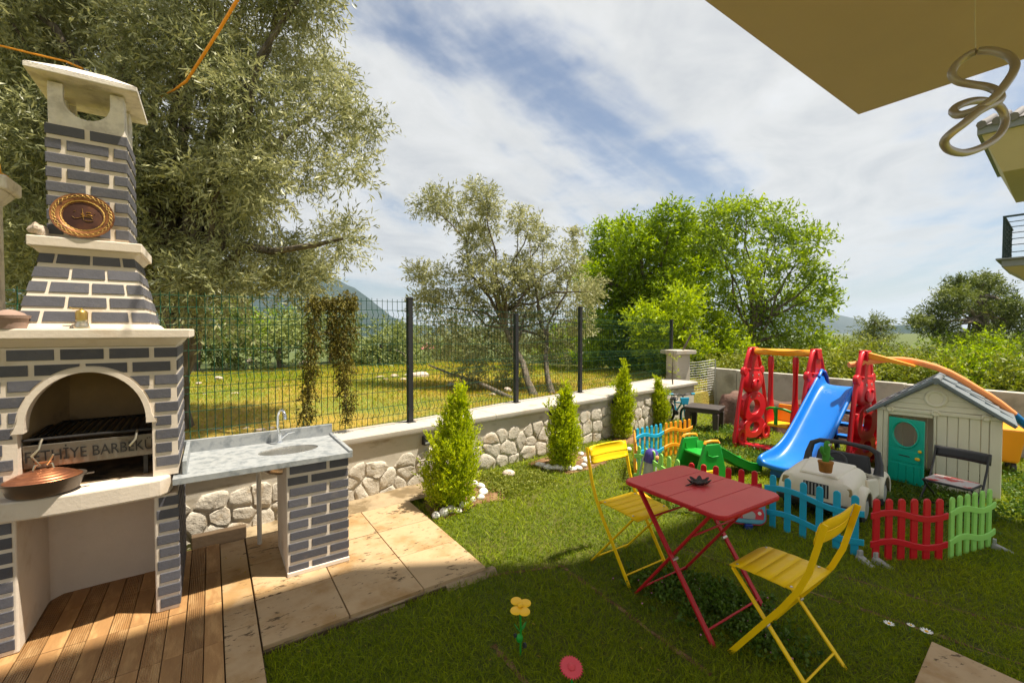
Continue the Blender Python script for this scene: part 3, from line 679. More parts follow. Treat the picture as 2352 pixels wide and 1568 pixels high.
w_ = max(v.co.x for v in tm.vertices)-min(v.co.x for v in tm.vertices); sx = 0.505/w_
for v in tm.vertices: v.co.x *= sx
lt = link('lettering', tm, tray, (-0.632, YP-0.0085, 0.148), (R(90)+math.atan2(0.012, 0.12), 0, 0))

# ------------------------------------------------------------------ things on the barbecue
def onbq(a, b, z): return G(a, b, z)
# lidded copper pan
pan = E('copper_pan', onbq(-0.545, 0.015, 0.823), ROT+0.15, 'oval dark pan with ribbed copper lid on the white slab of the barbecue', 'pan')
MB().lathe([(0.001, 0), (0.092, 0), (0.116, 0.018), (0.130, 0.066), (0.140, 0.080), (0.141, 0.084), (0.125, 0.080)], 36, sx=1.12, sy=0.86).build('bowl', 'pot_dark', pan, smooth=40)
lidp = []
for i in range(22):
    f = i/21; r = 0.128*(1-f); lidp.append((max(r, 0.0005), 0.083+0.048*math.sin(f*math.pi/2)+0.0022*math.sin(f*42)))
pl_ = MB().lathe(lidp, 36, sx=1.12, sy=0.86).build('lid', 'copper', pan, smooth=60)
MB().tube([(-0.035, 0.0, 0.126), (-0.03, 0, 0.150), (0, 0, 0.160), (0.03, 0, 0.150), (0.035, 0, 0.126)], 0.005, 8).build('handle', 'pewter', pl_, smooth=50)
MB().box(-0.03, 0.03, -0.011, 0.011, 0.158, 0.166).build('grip', 'copper', pl_, 0.003)
for s in (-1, 1): MB().box(-0.022, 0.022, -0.009, 0.009, 0, 0.006).build('ear', 'pot_dark', pan, 0.003, loc=(s*0.163, 0, 0.068))
for s in (-1, 1): MB().tube([(s*0.012, -0.004, 0.150), (s*0.03, -0.02, 0.185), (s*0.036, -0.026, 0.20)], 0.0045, 6).build('tong_arm', 'pewter', pl_, smooth=50)
# brass coffee mill on the mantel
ml = E('coffee_mill', onbq(-0.395, 0.030, 1.658), ROT, 'small brass coffee mill with a pewter base on the mantel', 'coffee mill')
MB().lathe([(0.001, 0), (0.030, 0), (0.033, 0.010), (0.028, 0.022), (0.024, 0.036), (0.026, 0.046)], 20).build('base', 'pewter', ml, smooth=50)
MB().lathe([(0.0245, 0.046), (0.0245, 0.086), (0.020, 0.094), (0.008, 0.100), (0.006, 0.108), (0.001, 0.110)], 20).build('barrel', 'brass', ml, smooth=40)
MB().tube([(0, 0, 0.106), (-0.035, 0, 0.104), (-0.045, 0, 0.112)], 0.003, 6).build('crank', 'brass', ml, smooth=40)
# copper plate with calligraphy leaning on the chimney
cp = E('copper_plate', onbq(-0.40, 0.142, 2.141), ROT, 'round copper plate with gold calligraphy leaning on the chimney', 'plate')
tilt = R(13); cp.scale = (1.08, 1.0, 1.06)
def PR(mb): return mb
rim = MB().lathe([(0.001, 0.004), (0.078, 0.004), (0.086, 0.012), (0.092, 0.013), (0.118, 0.018), (0.120, 0.014), (0.090, 0.004), (0.078, -0.004), (0.001, -0.004)], 44, axis='z').build('dish', 'plate_rim', cp, smooth=40, loc=(0, 0.012, 0.118), rot=(R(90)-tilt, 0, 0))
MB().lathe([(0.001, 0.0055), (0.070, 0.0055), (0.074, 0.0045)], 40).build('well', 'plate_well', rim, smooth=40)
for r0, amp in ((0.105, 0.006), (0.080, 0.002)):
    m = MB()
    for ph in (0, math.pi): m.tube([((r0+amp*math.sin(16*t+ph))*math.cos(t), (r0+amp*math.sin(16*t+ph))*math.sin(t), 0.0170 if r0 > .1 else 0.0125) for t in np.linspace(0, 2*math.pi, 130)[:-1]], 0.0014, 4, closed=True)
    m.build('engraved_band', 'gold', rim)
strokes = [[(-0.040, -0.006), (-0.030, -0.016), (-0.012, -0.012), (0.004, 0.004), (0.000, 0.016), (-0.008, 0.008), (0.006, -0.002), (0.030, -0.004), (0.036, -0.012)], [(-0.004, 0.040), (-0.002, 0.010), (0.002, -0.022)], [(0.012, 0.022), (0.028, 0.022)], [(0.010, 0.006), (0.022, 0.010), (0.036, 0.004)], [(0.006, -0.024), (0.022, -0.026), (0.038, -0.022)], [(-0.034, 0.020), (-0.028, 0.026)], [(0.040, 0.016), (0.044, 0.018)]]
m = MB()
for st in strokes:
    n_ = len(st); m.tube([(x, y, 0.0075) for x, y in st], [0.0016+0.0016*math.sin(math.pi*(i+.5)/n_) for i in range(n_)], 5, flat=0.5)
m.build('calligraphy', 'gold', rim, smooth=50)
def rock(name, seed, sx_, sy_, sz_, mat, parent=None, n=14, m_=9, rough=0.22):
    r = random.Random(seed); mb = MB().ball((0, 0, 0), 1, 1, 1, n, m_); ks = [(Vector((r.gauss(0, 1), r.gauss(0, 1), r.gauss(0, 1)))*1.6, r.random()*6.28) for _ in range(7)]
    out = []
    for q in mb.v:
        v = Vector(q); d = 1+rough*sum(math.sin(k.dot(v)+p) for k, p in ks)/2.6
        out.append((v.x*d*sx_, v.y*d*sy_, v.z*d*sz_))
    mb.v = out; zm = min(q[2] for q in out); mb.v = [(x, y, z-zm*0.9) for x, y, z in out]
    return mb.build(name, mat, parent, smooth=32)
o = rock('white_rock', 5, 0.042, 0.034, 0.045, 'limestone', rough=0.35); o.location = onbq(-0.575, 0.165, 2.139); tag(o, 'rough white rock on the left end of the upper barbecue shelf', 'rock')
o = MB().lathe([(0.001, 0), (0.06, 0), (0.066, 0.05), (0.072, 0.052), (0.074, 0.066), (0.058, 0.068), (0.05, 0.078), (0.02, 0.092), (0.001, 0.095)], 24).build('clay_pot', 'clay', smooth=40); o.location = onbq(-0.655, 0.045, 1.658); tag(o, 'small lidded clay pot on the left end of the mantel', 'pot')
# weathered column with a flared capital at the left edge, yellow figure on it
p_ = atY(-30, 700, 2.35); colm = E('stone_column', Vector((p_.x, p_.y, 0)), ROT, 'weathered concrete column with flared capital at the left edge behind the mantel', 'column')
cp_ = atY(20, 425, 2.35); zc = cp_.z
MB().box(-0.055, 0.055, -0.055, 0.055, 0.05, zc-0.09).build('shaft', 'concrete_hood', colm, 0.008)
MB().hexa([(-0.055, -0.055, zc-0.10), (0.055, -0.055, zc-0.10), (0.055, 0.055, zc-0.10), (-0.055, 0.055, zc-0.10), (-0.10, -0.10, zc-0.03), (0.10, -0.10, zc-0.03), (0.10, 0.10, zc-0.03), (-0.10, 0.10, zc-0.03)]).box(-0.115, 0.115, -0.115, 0.115, zc-0.0295, zc+0.045).build('capital', 'concrete_hood', colm, 0.012)
fg = E('yellow_figure', Vector((p_.x, p_.y, zc+0.045)), ROT, 'yellow glazed figure on the column capital at the left edge', 'figurine')
MB().lathe([(0.001, 0), (0.098, 0), (0.092, 0.02), (0.066, 0.035), (0.060, 0.085), (0.045, 0.13), (0.03, 0.17), (0.001, 0.19)], 20).build('body', 'yellow_cloth', fg, smooth=40)

# ------------------------------------------------------------------ sink counter
sk = E('sink_counter', G(0, 0, 0.05), ROT, 'grey marble sink counter with a grey brick pillar beside the barbecue', 'sink')
CZ = 0.812
def poly_ellipse(cx, cy, rx, ry, n, a0=0): return [(cx+rx*math.cos(a0+2*math.pi*i/n), cy+ry*math.sin(a0+2*math.pi*i/n)) for i in range(n)]
SXC, SYC, SRX, SRY = 0.600, 0.275, 0.190, 0.118
n = 48; ell = poly_ellipse(SXC, SYC, SRX, SRY, n); x0, x1, y0, y1 = -0.030, 0.955, -0.040, 0.575
def on_rect(px_, py_):
    dx, dy = px_-SXC, py_-SYC; t = min(((x1 if dx > 0 else x0)-SXC)/dx if abs(dx) > 1e-9 else 9e9, ((y1 if dy > 0 else y0)-SYC)/dy if abs(dy) > 1e-9 else 9e9); return (SXC+dx*t, SYC+dy*t)
rc = [on_rect(*q) for q in ell]
for (cx, cy) in ((x0, y0), (x1, y0), (x1, y1), (x0, y1)):
    k = min(range(n), key=lambda i: math.dist(rc[i], (cx, cy))); rc[k] = (cx, cy)
zt, zb = CZ-Z0, CZ-0.036-Z0; m = MB(); vs = []
for z in (zt, zb): vs += [(x, y, z) for x, y in ell]+[(x, y, z) for x, y in rc]
fs = []
for i in range(n):
    j = (i+1) % n; fs += [(i, n+i, n+j, j), (2*n+i, 2*n+j, 3*n+j, 3*n+i), (n+i, 3*n+i, 3*n+j, n+j), (i, j, 2*n+j, 2*n+i)]
m.add(vs, fs); m.build('worktop', 'marble', sk, 0.002)
MB().box(-0.004, 0.955, 0.575, 0.600, zb, zt+0.085).build('upstand', 'marble', sk, 0.003)
MB().box(0.012, 0.034, 0.035, 0.5745, zt, zt+0.080).build('upstand', 'marble', sk, 0.003)
MB().box(0.932, 0.957, -0.038, 0.574, zt, zt+0.016).build('end_lip', 'marble', sk, 0.004)
MB().lathe([(1.0, zt-0.008), (0.985, zt-0.03), (0.90, zt-0.115), (0.72, zt-0.145), (0.15, zt-0.150), (0.08, zt-0.156), (0.001, zt-0.156)], 48, (0, 0, 0), sx=SRX, sy=SRY).build('basin', 'steel', sk, smooth=50, loc=(SXC, SYC, 0))
fa = E('tap', G(0.575, 0.535, CZ), ROT, 'chrome swan-neck tap at the back of the marble sink', 'tap')
MB().lathe([(0.022, 0), (0.022, 0.006), (0.014, 0.012), (0.013, 0.05), (0.016, 0.055), (0.013, 0.075), (0.001, 0.078)], 16).build('body', 'chrome', fa, smooth=40)
MB().tube([(0, 0.0, 0.06), (-0.012, 0, 0.12), (-0.012, 0, 0.20), (-0.004, -0.012, 0.235), (0.008, -0.04, 0.250), (0.02, -0.07, 0.238), (0.026, -0.085, 0.205), (0.027, -0.087, 0.185)], [0.010, 0.0095, 0.009, 0.009, 0.009, 0.010, 0.012, 0.012], 10).build('spout', 'chrome', fa, smooth=60)
MB().tube([(0.01, 0, 0.03), (0.045, -0.006, 0.06), (0.055, -0.008, 0.068), (0.10, -0.012, 0.07)], [0.008, 0.009, 0.008, 0.005], 8).build('lever', 'chrome', fa, smooth=50)
BRP[0] = sk
bz(MB().box(0.549, 0.930, 0.0, 0.50, 0.05, CZ-0.0365)).build('pillar', 'plaster', sk, 0.004)
bz(MB().box(0.546, 0.934, -0.016, 0.02, 0.05, 0.078)).build('plinth', 'plaster', sk, 0.004)
brick_wall(Vector((0.557, 0.0, 0)), X_, Z_, -Y_, 0.373, CZ-0.046, 0.0720, 10, 0.245, hb=0.050, gap=0.022, offs=(0.0, 0.47))
brick_wall(Vector((0.930, 0.0, 0)), Y_, Z_, X_, 0.50, CZ-0.046, 0.0720, 10, 0.2, hb=0.053, gap=0.018, offs=(0.5, 0))
pp = G(0.44, 0.62, 0.0)
pipe = E('drain_pipe', Vector((pp.x, pp.y, 0.05)), ROT, 'thin white drain pipe under the marble counter', 'pipe')
MB().tube([(0, 0, -0.005), (0.0, 0, 0.60), (0.01, -0.02, 0.66), (0.10, -0.20, 0.66), (0.18, -0.36, 0.66)], 0.016, 10).build('pipe', 'pvc_white', pipe, smooth=50)
MB().ball((-0.012, -0.03, 0.66), 0.02).build('clean_out', 'pvc_white', pipe, smooth=60)
kb = MB().box(0.02, 0.365, 0.795, 0.86, 0.0, 0.105).build('kerb_stone', 'mortar_bed', None, 0.006, loc=G(0, 0, 0.03), rot=(0, 0, ROT)); tag(kb, 'grey concrete kerb at the foot of the wall under the counter', 'kerb')
# ------------------------------------------------------------------ folding table and chairs
def plastic(c, rough=0.38, var=0.06, rnd_=0.0): return surf(c, rough, var, 6, 0.06, 30, spec=0.5, rnd=rnd_)
SPEC.update({
 'red_paint': surf((0.46,0.014,0.020,1), 0.42, 0.08, 10, 0.03, 60, spec=0.3),
 'red_top_sheen': surf((0.68,0.070,0.070,1), 0.42, 0.10, 5, 0.03, 60, spec=0.5),  # lighter than the frame red: sky sheen put into the base colour
 'yellow_paint': surf((0.90,0.58,0.003,1), 0.45, 0.06, 10, 0.02, 60, spec=0.25),
 'screw': surf((0.55,0.52,0.48,1), 0.3, 0.1, 12, 0, metal=0.9),
 'dark_bronze': surf((0.055,0.045,0.038,1), 0.45, 0.3, 40, 0.3, 60, metal=0.7),
 'red_plastic': plastic((0.58,0.006,0.016,1)),
 'blue_plastic': plastic((0.001,0.165,0.62,1), 0.34),
 'navy_plastic': plastic((0.012,0.035,0.26,1)),
 'orange_plastic': plastic((0.86,0.33,0.012,1)),
 'yellow_plastic': plastic((0.90,0.52,0.01,1)),
 'sky_plastic': plastic((0.01,0.38,0.62,1), 0.5, 0.10),
 'lime_plastic': plastic((0.30,0.66,0.13,1), 0.5, 0.10),
 'green_plastic': plastic((0.012,0.33,0.03,1)),
 'cream_plastic': plastic((0.80,0.74,0.60,1), 0.5, 0.08),
 'wall_cream': plastic((0.80,0.75,0.58,1), 0.55, 0.06),
 'teal_plastic': plastic((0.0,0.46,0.33,1)),
 'slate_plastic': plastic((0.16,0.19,0.21,1), 0.42, 0.12),
 'grey_plastic': plastic((0.36,0.36,0.34,1), 0.5),
 'dark_plastic': plastic((0.028,0.028,0.031,1), 0.45, 0.15),
 'purple_plastic': plastic((0.065,0.045,0.26,1)),
 'brown_plastic': plastic((0.055,0.043,0.040,1), 0.6, 0.12),
 'foam_orange': surf((0.92,0.32,0.11,1), 0.8, 0.08, 12, 0.2, 90),
 'foam_blue': surf((0.0,0.13,0.36,1), 0.8, 0.08, 12, 0.2, 90),
 'tarp': surf((0.13,0.075,0.058,1), 0.85, 0.25, 4, 0.8, 9, spec=0.15, col2=(0.17,0.11,0.085,1), c2scale=2.5, dist=0.04),
 'plush_green': surf((0.06,0.26,0.03,1), 0.95, 0.2, 30, 0.8, 120),
 'plush_pot': surf((0.42,0.17,0.03,1), 0.95, 0.2, 30, 0.8, 120, col2=(0.25,0.10,0.02,1), c2scale=9),
 'white_plastic': plastic((0.75,0.74,0.70,1), 0.45),
 'black_rubber': surf((0.02,0.02,0.02,1), 0.8, 0.2, 20, 0.3, 60),
 'tan_plastic': plastic((0.36,0.28,0.12,1), 0.5),
 'bike_black': plastic((0.02,0.02,0.023,1), 0.35),
 'bike_blue': plastic((0.01,0.27,0.42,1), 0.35),
 'cushion_print': surf((0.55,0.50,0.48,1), 0.7, 0.1, 20, 0.1, 60, col2=(0.55,0.06,0.05,1), c2scale=7, c2lo=0.48, c2hi=0.56),
 'bag_print': surf((0.10,0.36,0.48,1), 0.5, 0.1, 20, 0.05, 60),
})
def rounded(x0, x1, y0, y1, r, n=5):
    out = []
    for cx, cy, a in ((x1-r, y1-r, 0), (x0+r, y1-r, 90), (x0+r, y0+r, 180), (x1-r, y0+r, 270)):
        for i in range(n+1): t = R(a+90*i/n); out.append((cx+r*math.cos(t), cy+r*math.sin(t)))
    return out
TROT = R(32.5)
tb = E('folding_table', (1.12, 2.60, 0), TROT, 'red metal folding table on crossed legs in the middle of the lawn', 'table')
TX, TY, TZ = 0.292, 0.338, 0.715
MB().prism(rounded(-TX, TX, -TY, TY, 0.055), TZ-0.026, TZ-0.004, 'xy').build('rim', 'red_paint', tb, 0.006, seg=3)
ys = [-TY+0.004, -TY/2, 0.0, TY/2, TY-0.004]
for i in range(4):
    y0, y1 = ys[i]+0.0022, ys[i+1]-0.0022; r0 = 0.052 if i in (0, 3) else 0.003
    if i == 0: pl_ = [(TX-.004, y1), (-TX+.004, y1)]+rounded(-TX+.004, TX-.004, y0, y0+0.2, 0.052)[12:]
    elif i == 3: pl_ = rounded(-TX+.004, TX-.004, y1-0.2, y1, 0.052)[:12]+[(-TX+.004, y0), (TX-.004, y0)]
    else: pl_ = [(TX-.004, y0), (TX-.004, y1), (-TX+.004, y1), (-TX+.004, y0)]
    MB().prism(pl_, TZ-0.0045, TZ, 'xy').build('slat', 'red_top_sheen', tb, 0.0016)
for s in (-1, 1):
    xo, xi = s*0.255, s*0.225
    MB().bar((xo, 0.235, TZ-0.028), (xo, -0.275, 0.0), 0.014, 0.030, up=(1,0,0)).build('leg', 'red_paint', tb, 0.003)
    MB().bar((xi, -0.235, TZ-0.028), (xi, 0.275, 0.0), 0.014, 0.030, up=(1,0,0)).build('leg', 'red_paint', tb, 0.003)
    MB().lathe([(0.009, -0.022), (0.009, 0.022)], 10, axis='x').build('pivot', 'screw', tb, loc=(s*0.242, -0.018, 0.352))
MB().tube([(-0.255, -0.228, 0.065), (0.255, -0.228, 0.065)], 0.006, 8).build('crossbar', 'red_paint', tb, smooth=50)
MB().tube([(-0.225, 0.235, 0.055), (0.225, 0.235, 0.055)], 0.006, 8).build('crossbar', 'red_paint', tb, smooth=50)
MB().tube([(-0.225, -0.10, 0.505), (0.225, -0.10, 0.505)], 0.006, 8).build('crossbar', 'red_paint', tb, smooth=50)
MB().tube([(-0.255, 0.13, 0.545), (0.255, 0.13, 0.545)], 0.006, 8).build('crossbar', 'red_paint', tb, smooth=50)
# leaf ashtray
p = at(1606, 1112, TZ)
ash = E('leaf_ashtray', (p.x, p.y, TZ), 0.4, 'dark bronze leaf-shaped ashtray on the red table', 'ashtray')
m = MB(); nA = 42; rows = []
for f, z in ((0.12, 0.004), (0.5, 0.004), (0.75, 0.010), (1.0, 0.026)):
    rows.append([(0.062*f*(1+(0.22*f if f > 0.6 else 0)*math.cos(7*t))*math.cos(t)*1.05, 0.050*f*(1+(0.22*f if f > .6 else 0)*math.cos(7*t))*math.sin(t), z+(0.008*math.cos(7*t) if f > .9 else 0)) for t in np.linspace(0, 2*math.pi, nA+1)])
m.sheet(rows); o = m.build('dish', 'dark_bronze', ash, smooth=50); sm = o.modifiers.new('thick', 'SOLIDIFY'); sm.thickness = 0.004
MB().tube([(-0.05, 0.0, 0.014), (-0.085, 0.006, 0.006), (-0.10, 0.01, 0.003)], [0.006, 0.004, 0.002], 6).build('stem', 'dark_bronze', ash, smooth=50)

def chair(loc, rz, label):     # local: faces +y
    c = E('folding_chair', loc, rz, label, 'chair', 'yellow folding chairs')
    w = 0.172
    # seat: five pressed bands, front rolled down a little
    yy = [-0.165, -0.10, -0.032, 0.036, 0.104, 0.178]
    def sz(y): return 0.455+0.007*math.cos((y+0.02)*9)-0.35*max(0, y-0.13)-0.05*max(0, -0.12-y)*0
    for i in range(5):
        a, b = yy[i]+0.0003, yy[i+1]-0.0003; hw = w if i not in (0,) else w-0.006
        rows = []
        for y in np.linspace(a, b, 4):
            z = sz(y)-(0.0016 if y in (a, b) else 0); k = hw-(0.02 if (i == 4 and y > b-0.01) else 0)
            rows.append([(x, y, z) for x in np.linspace(-k, k, 5)])
        o = MB().sheet(rows).build('seat_band', 'yellow_paint', c, smooth=50); s_ = o.modifiers.new('thick', 'SOLIDIFY'); s_.thickness = 0.007; s_.offset = -1
    for sx in (-1, 1):
        for y in (-0.118, 0.135): MB().lathe([(0.0075, 0), (0.0075, 0.001), (0.004, 0.0035), (0.001, 0.0035)], 10).build('screw', 'screw', c, loc=(sx*(w-0.022), y, sz(y)+0.0005))
    # backrest: two pressed bands, slightly curved
    rows = []
    for z, dy in ((0.700, .004), (0.704, 0), (0.730, 0), (0.7585, 0), (0.7605, .003), (0.7625, .003), (0.7645, 0), (0.79, 0), (0.819, 0), (0.824, .004)):
        f = (z-0.70)/0.12; rows.append([(x, -0.222-dy*-1-0.030*f-0.016*(1-(x/w)**2), z-(0.010 if (abs(x) > w+0.005 and z > 0.82) else 0)+(0.010 if (abs(x) > w+0.005 and z < 0.701) else 0)) for x in np.linspace(-w-0.012, w+0.012, 11)])
    o = MB().sheet(rows).build('backrest', 'yellow_paint', c, smooth=50); s_ = o.modifiers.new('thick', 'SOLIDIFY'); s_.thickness = 0.010
    for sx in (-1, 1):
        for z in (0.722, 0.803): MB().lathe([(0.0075, 0), (0.0075, 0.001), (0.004, 0.0035), (0.001, 0.0035)], 10).build('screw', 'screw', c, loc=(sx*(w-0.006), -0.217-0.030*(z-.70)/.12, z), rot=(R(-80), 0, 0))
    for sx in (-1, 1):
        x = sx*0.190; pts = [(x, -0.262, 0.815), (x, -0.238, 0.715), (x, -0.205, 0.58), (x, -0.160, 0.47), (x, -0.095, 0.36), (x, 0.01, 0.205), (x, 0.148, 0.0)]
        m = MB()
        for i in range(len(pts)-1): m.bar(pts[i], pts[i+1], 0.009, 0.026, up=(1,0,0)) if False else None
        # one continuous flat strip
        vs = []; 
        for i, q in enumerate(pts):
            a = Vector(pts[max(0, i-1)]); b = Vector(pts[min(len(pts)-1, i+1)]); t = (b-a).normalized(); nrm = Vector((0, t.z, -t.y)).normalized()
            for (dx, dn) in ((-0.0045, -0.013), (0.0045, -0.013), (0.0045, 0.013), (-0.0045, 0.013)): vs.append(Vector(q)+Vector((dx, 0, 0))+nrm*dn)
        fs = [(3,2,1,0), tuple(range(len(vs)-4, len(vs)))]
        for i in range(len(pts)-1):
            for k in range(4): fs.append((i*4+k, i*4+(k+1) % 4, i*4+4+(k+1) % 4, i*4+4+k))
        MB().add(vs, fs).build('back_leg', 'yellow_paint', c, 0.002)
        MB().bar((sx*0.168, 0.150, 0.44), (sx*0.168, -0.235, 0.0), 0.009, 0.024, up=(1,0,0)).build('front_leg', 'yellow_paint', c, 0.002)
        MB().lathe([(0.007, -0.014), (0.007, 0.014)], 10, axis='x').build('pivot', 'screw', c, loc=(sx*0.179, -0.030, 0.240))
    MB().tube([(-0.19, 0.105, 0.062), (0.19, 0.105, 0.062)], 0.0055, 8).build('crossbar', 'yellow_paint', c, smooth=50)
    MB().tube([(-0.168, -0.185, 0.056), (0.168, -0.185, 0.056)], 0.0055, 8).build('crossbar', 'yellow_paint', c, smooth=50)
    MB().tube([(-0.19, -0.150, 0.445), (0.19, -0.150, 0.445)], 0.0055, 8).build('crossbar', 'yellow_paint', c, smooth=50)
    return c
chair((0.835, 2.985, 0), TROT+math.pi, 'yellow metal folding chair on the far side of the red table')
chair((1.355, 2.185, 0), TROT+R(2), 'yellow metal folding chair nearest the camera, seen from behind its backrest')

# ------------------------------------------------------------------ plastic flower sprinklers
def garden_flower(loc, h, kind, label):
    f = E('flower_sprinkler', loc, 0.3, label, 'sprinkler')
    MB().tube([(0, 0, -0.03), (0.003, 0, h*0.45), (0.0, 0, h-0.01)], 0.0052, 8).build('stem', 'green_plastic', f, smooth=50)
    if kind == 'yellow':
        for k in range(4):
            a = R(20+k*90+(12 if k == 2 else 0)); MB().ball((0, 0, 0), 0.030, 0.025, 0.004, 18, 8).build('petal', 'yellow_plastic', f, smooth=60, loc=(0.033*math.cos(a), 0.033*math.sin(a), h+0.33*-0.033*-math.sin(a)), rot=(0.33, 0, 0))
        MB().ball((0, 0, 0), 0.015, 0.015, 0.009, 18, 8).build('centre', 'yellow_plastic', f, smooth=60, loc=(0, 0, h+0.006))
        for s, rr in ((-1, 0.5), (1, -0.4)):
            m = MB(); m.sheet([[(s*(0.002+0.030*t), q*0.010*math.sin(math.pi*min(1, t*1.02+.02)), h*0.50+0.045*t) for q in (-1, 0, 1)] for t in np.linspace(0, 1, 7)]); o = m.build('leaf', 'green_plastic', f, smooth=50); sm = o.modifiers.new('t', 'SOLIDIFY'); sm.thickness = 0.003
        MB().ball((0, 0, 0), 0.018, 0.016, 0.022, 16, 10).build('valve', 'green_plastic', f, smooth=60, loc=(-0.004, 0, h*0.36))
        MB().lathe([(0.001, -0.005), (0.0125, -0.005), (0.0125, 0.005), (0.001, 0.005)], 16, axis='x').build('cap', 'dark_plastic', f, smooth=40, loc=(0.019, -0.012, h*0.23), rot=(0, 0.2, 0.3))
        MB().lathe([(0.001, -0.004), (0.010, -0.004), (0.010, 0.004), (0.001, 0.004)], 16, axis='x').build('cap', 'dark_plastic', f, smooth=40, loc=(-0.024, 0.008, h*0.41), rot=(0, 0.2, 0.3))
    else:
        nT = 26; pr = []
        for i in range(nT*2): r_ = 0.056 if i % 2 else 0.045; t = math.pi*i/nT; pr.append((r_*math.cos(t), r_*math.sin(t)))
        o = MB().prism(pr, -0.003, 0.003, 'xy').build('petal_disc', 'coral_plastic', f, 0.001, loc=(0, 0, h), rot=(R(20), 0, 0))
        MB().ball((0, 0, 0.003), 0.018, 0.018, 0.011, 18, 8).build('centre', 'coral_plastic', o, smooth=60)
    return f
SPEC['coral_plastic'] = plastic((0.68,0.055,0.075,1))
b = at(1195, 1505); garden_flower((b.x, b.y, 0), 0.255, 'yellow', 'yellow plastic flower sprinkler on a green stem in the lawn')
b = at(1312, 1590); garden_flower((b.x, b.y, 0), 0.118, 'red', 'coral red plastic flower sprinkler at the bottom edge of the lawn')

# ------------------------------------------------------------------ toy picket fence
def picket_panel(p0, p1, mat, label, flip=1, wave=1, h=0.455):
    p0 = Vector((p0[0], p0[1], 0)); p1 = Vector((p1[0], p1[1], 0)); d = p1-p0; L_ = d.length; a = math.atan2(d.y, d.x)
    f = E('picket_fence', p0, a, label, 'toy fence', 'toy picket fence panels'); n = 6; pt = L_/n
    for i in range(n):
        x = pt*(i+0.5); hw = 0.024; top = []
        for t in np.linspace(0, math.pi, 7): top.append((x+hw*math.cos(t), h-hw+hw*math.sin(t)))
        m = MB().prism([(x-hw, 0.012), (x+hw, 0.012)]+top, -0.010, 0.006); m.build('picket', mat, f, 0.005)
    for z in (0.13, 0.335):
        rows = []
        xs = np.linspace(-0.004, L_+0.004, 17); vs = []; fs = []
        for x in xs:
            zz = z+wave*0.024*math.sin(x/L_*2*math.pi)
            for (y, dz) in ((-0.0105*flip, -0.024), (-0.021*flip, -0.021), (-0.021*flip, 0.021), (-0.0105*flip, 0.024)): vs.append((x, y, zz+dz))
        for i in range(16):
            for k in range(4): fs.append((i*4+k, i*4+(k+1) % 4, i*4+4+(k+1) % 4, i*4+4+k))
        fs += [(3,2,1,0), (64, 65, 66, 67)]
        MB().add(vs, fs).build('rail', mat, f, 0.003)
    return f
def fence_foot(p, rz, label):
    o = E('fence_foot', (p[0], p[1], 0), rz, label, 'fence foot', 'grey feet of the toy fence')
    MB().hexa([(-0.025, -0.09, 0), (0.025, -0.09, 0), (0.028, 0.03, 0), (-0.028, 0.03, 0), (-0.016, -0.085, 0.010), (0.016, -0.085, 0.010), (0.024, 0.02, 0.045), (-0.024, 0.02, 0.045)]).build('shoe', 'grey_plastic', o, 0.006)
    MB().box(-0.018, 0.018, 0.0, 0.02, 0.04, 0.075).build('socket', 'grey_plastic', o, 0.003)
V = [(1.50, 5.30), (1.955, 5.625), (2.44, 5.92), (1.31, 4.55), (1.565, 3.97), (2.125, 3.66), (2.535, 3.085), (3.105, 3.085), (3.675, 3.30)]
picket_panel((1.50, 5.30), (1.945, 5.62), 'sky_plastic', 'light blue toy picket panel at the far end behind the purple-topped toy')
picket_panel((1.965, 5.635), (2.44, 5.92), 'orange_plastic', 'orange toy picket panel standing before the brown table and bicycle')
picket_panel((1.335, 4.70), (1.475, 5.26), 'orange_plastic', 'orange toy picket panel seen edge-on beside the purple-topped toy')
picket_panel((1.30, 4.56), (1.56, 3.985), 'lime_plastic', 'light green toy picket panel behind the red table and grey toy')
picket_panel((1.58, 3.95), (2.115, 3.68), 'red_plastic', 'red toy picket panel just behind the red table')
picket_panel((2.135, 3.645), (2.53, 3.105), 'sky_plastic', 'light blue toy picket panel in front of the ride-on car')
picket_panel((2.55, 3.085), (3.09, 3.085), 'red_plastic', 'red toy picket panel in front of the black folding chair')
picket_panel((3.12, 3.10), (3.65, 3.29), 'lime_plastic', 'light green toy picket panel at the right end of the toy fence')
fence_foot((2.50, 3.09), R(10), 'grey plastic foot under the near corner of the blue toy fence panel'); fence_foot((2.59, 3.06), R(28), 'grey plastic foot under the left end of the near red toy fence panel'); fence_foot((3.655, 3.26), R(40), 'grey plastic foot under the right end of the toy fence')
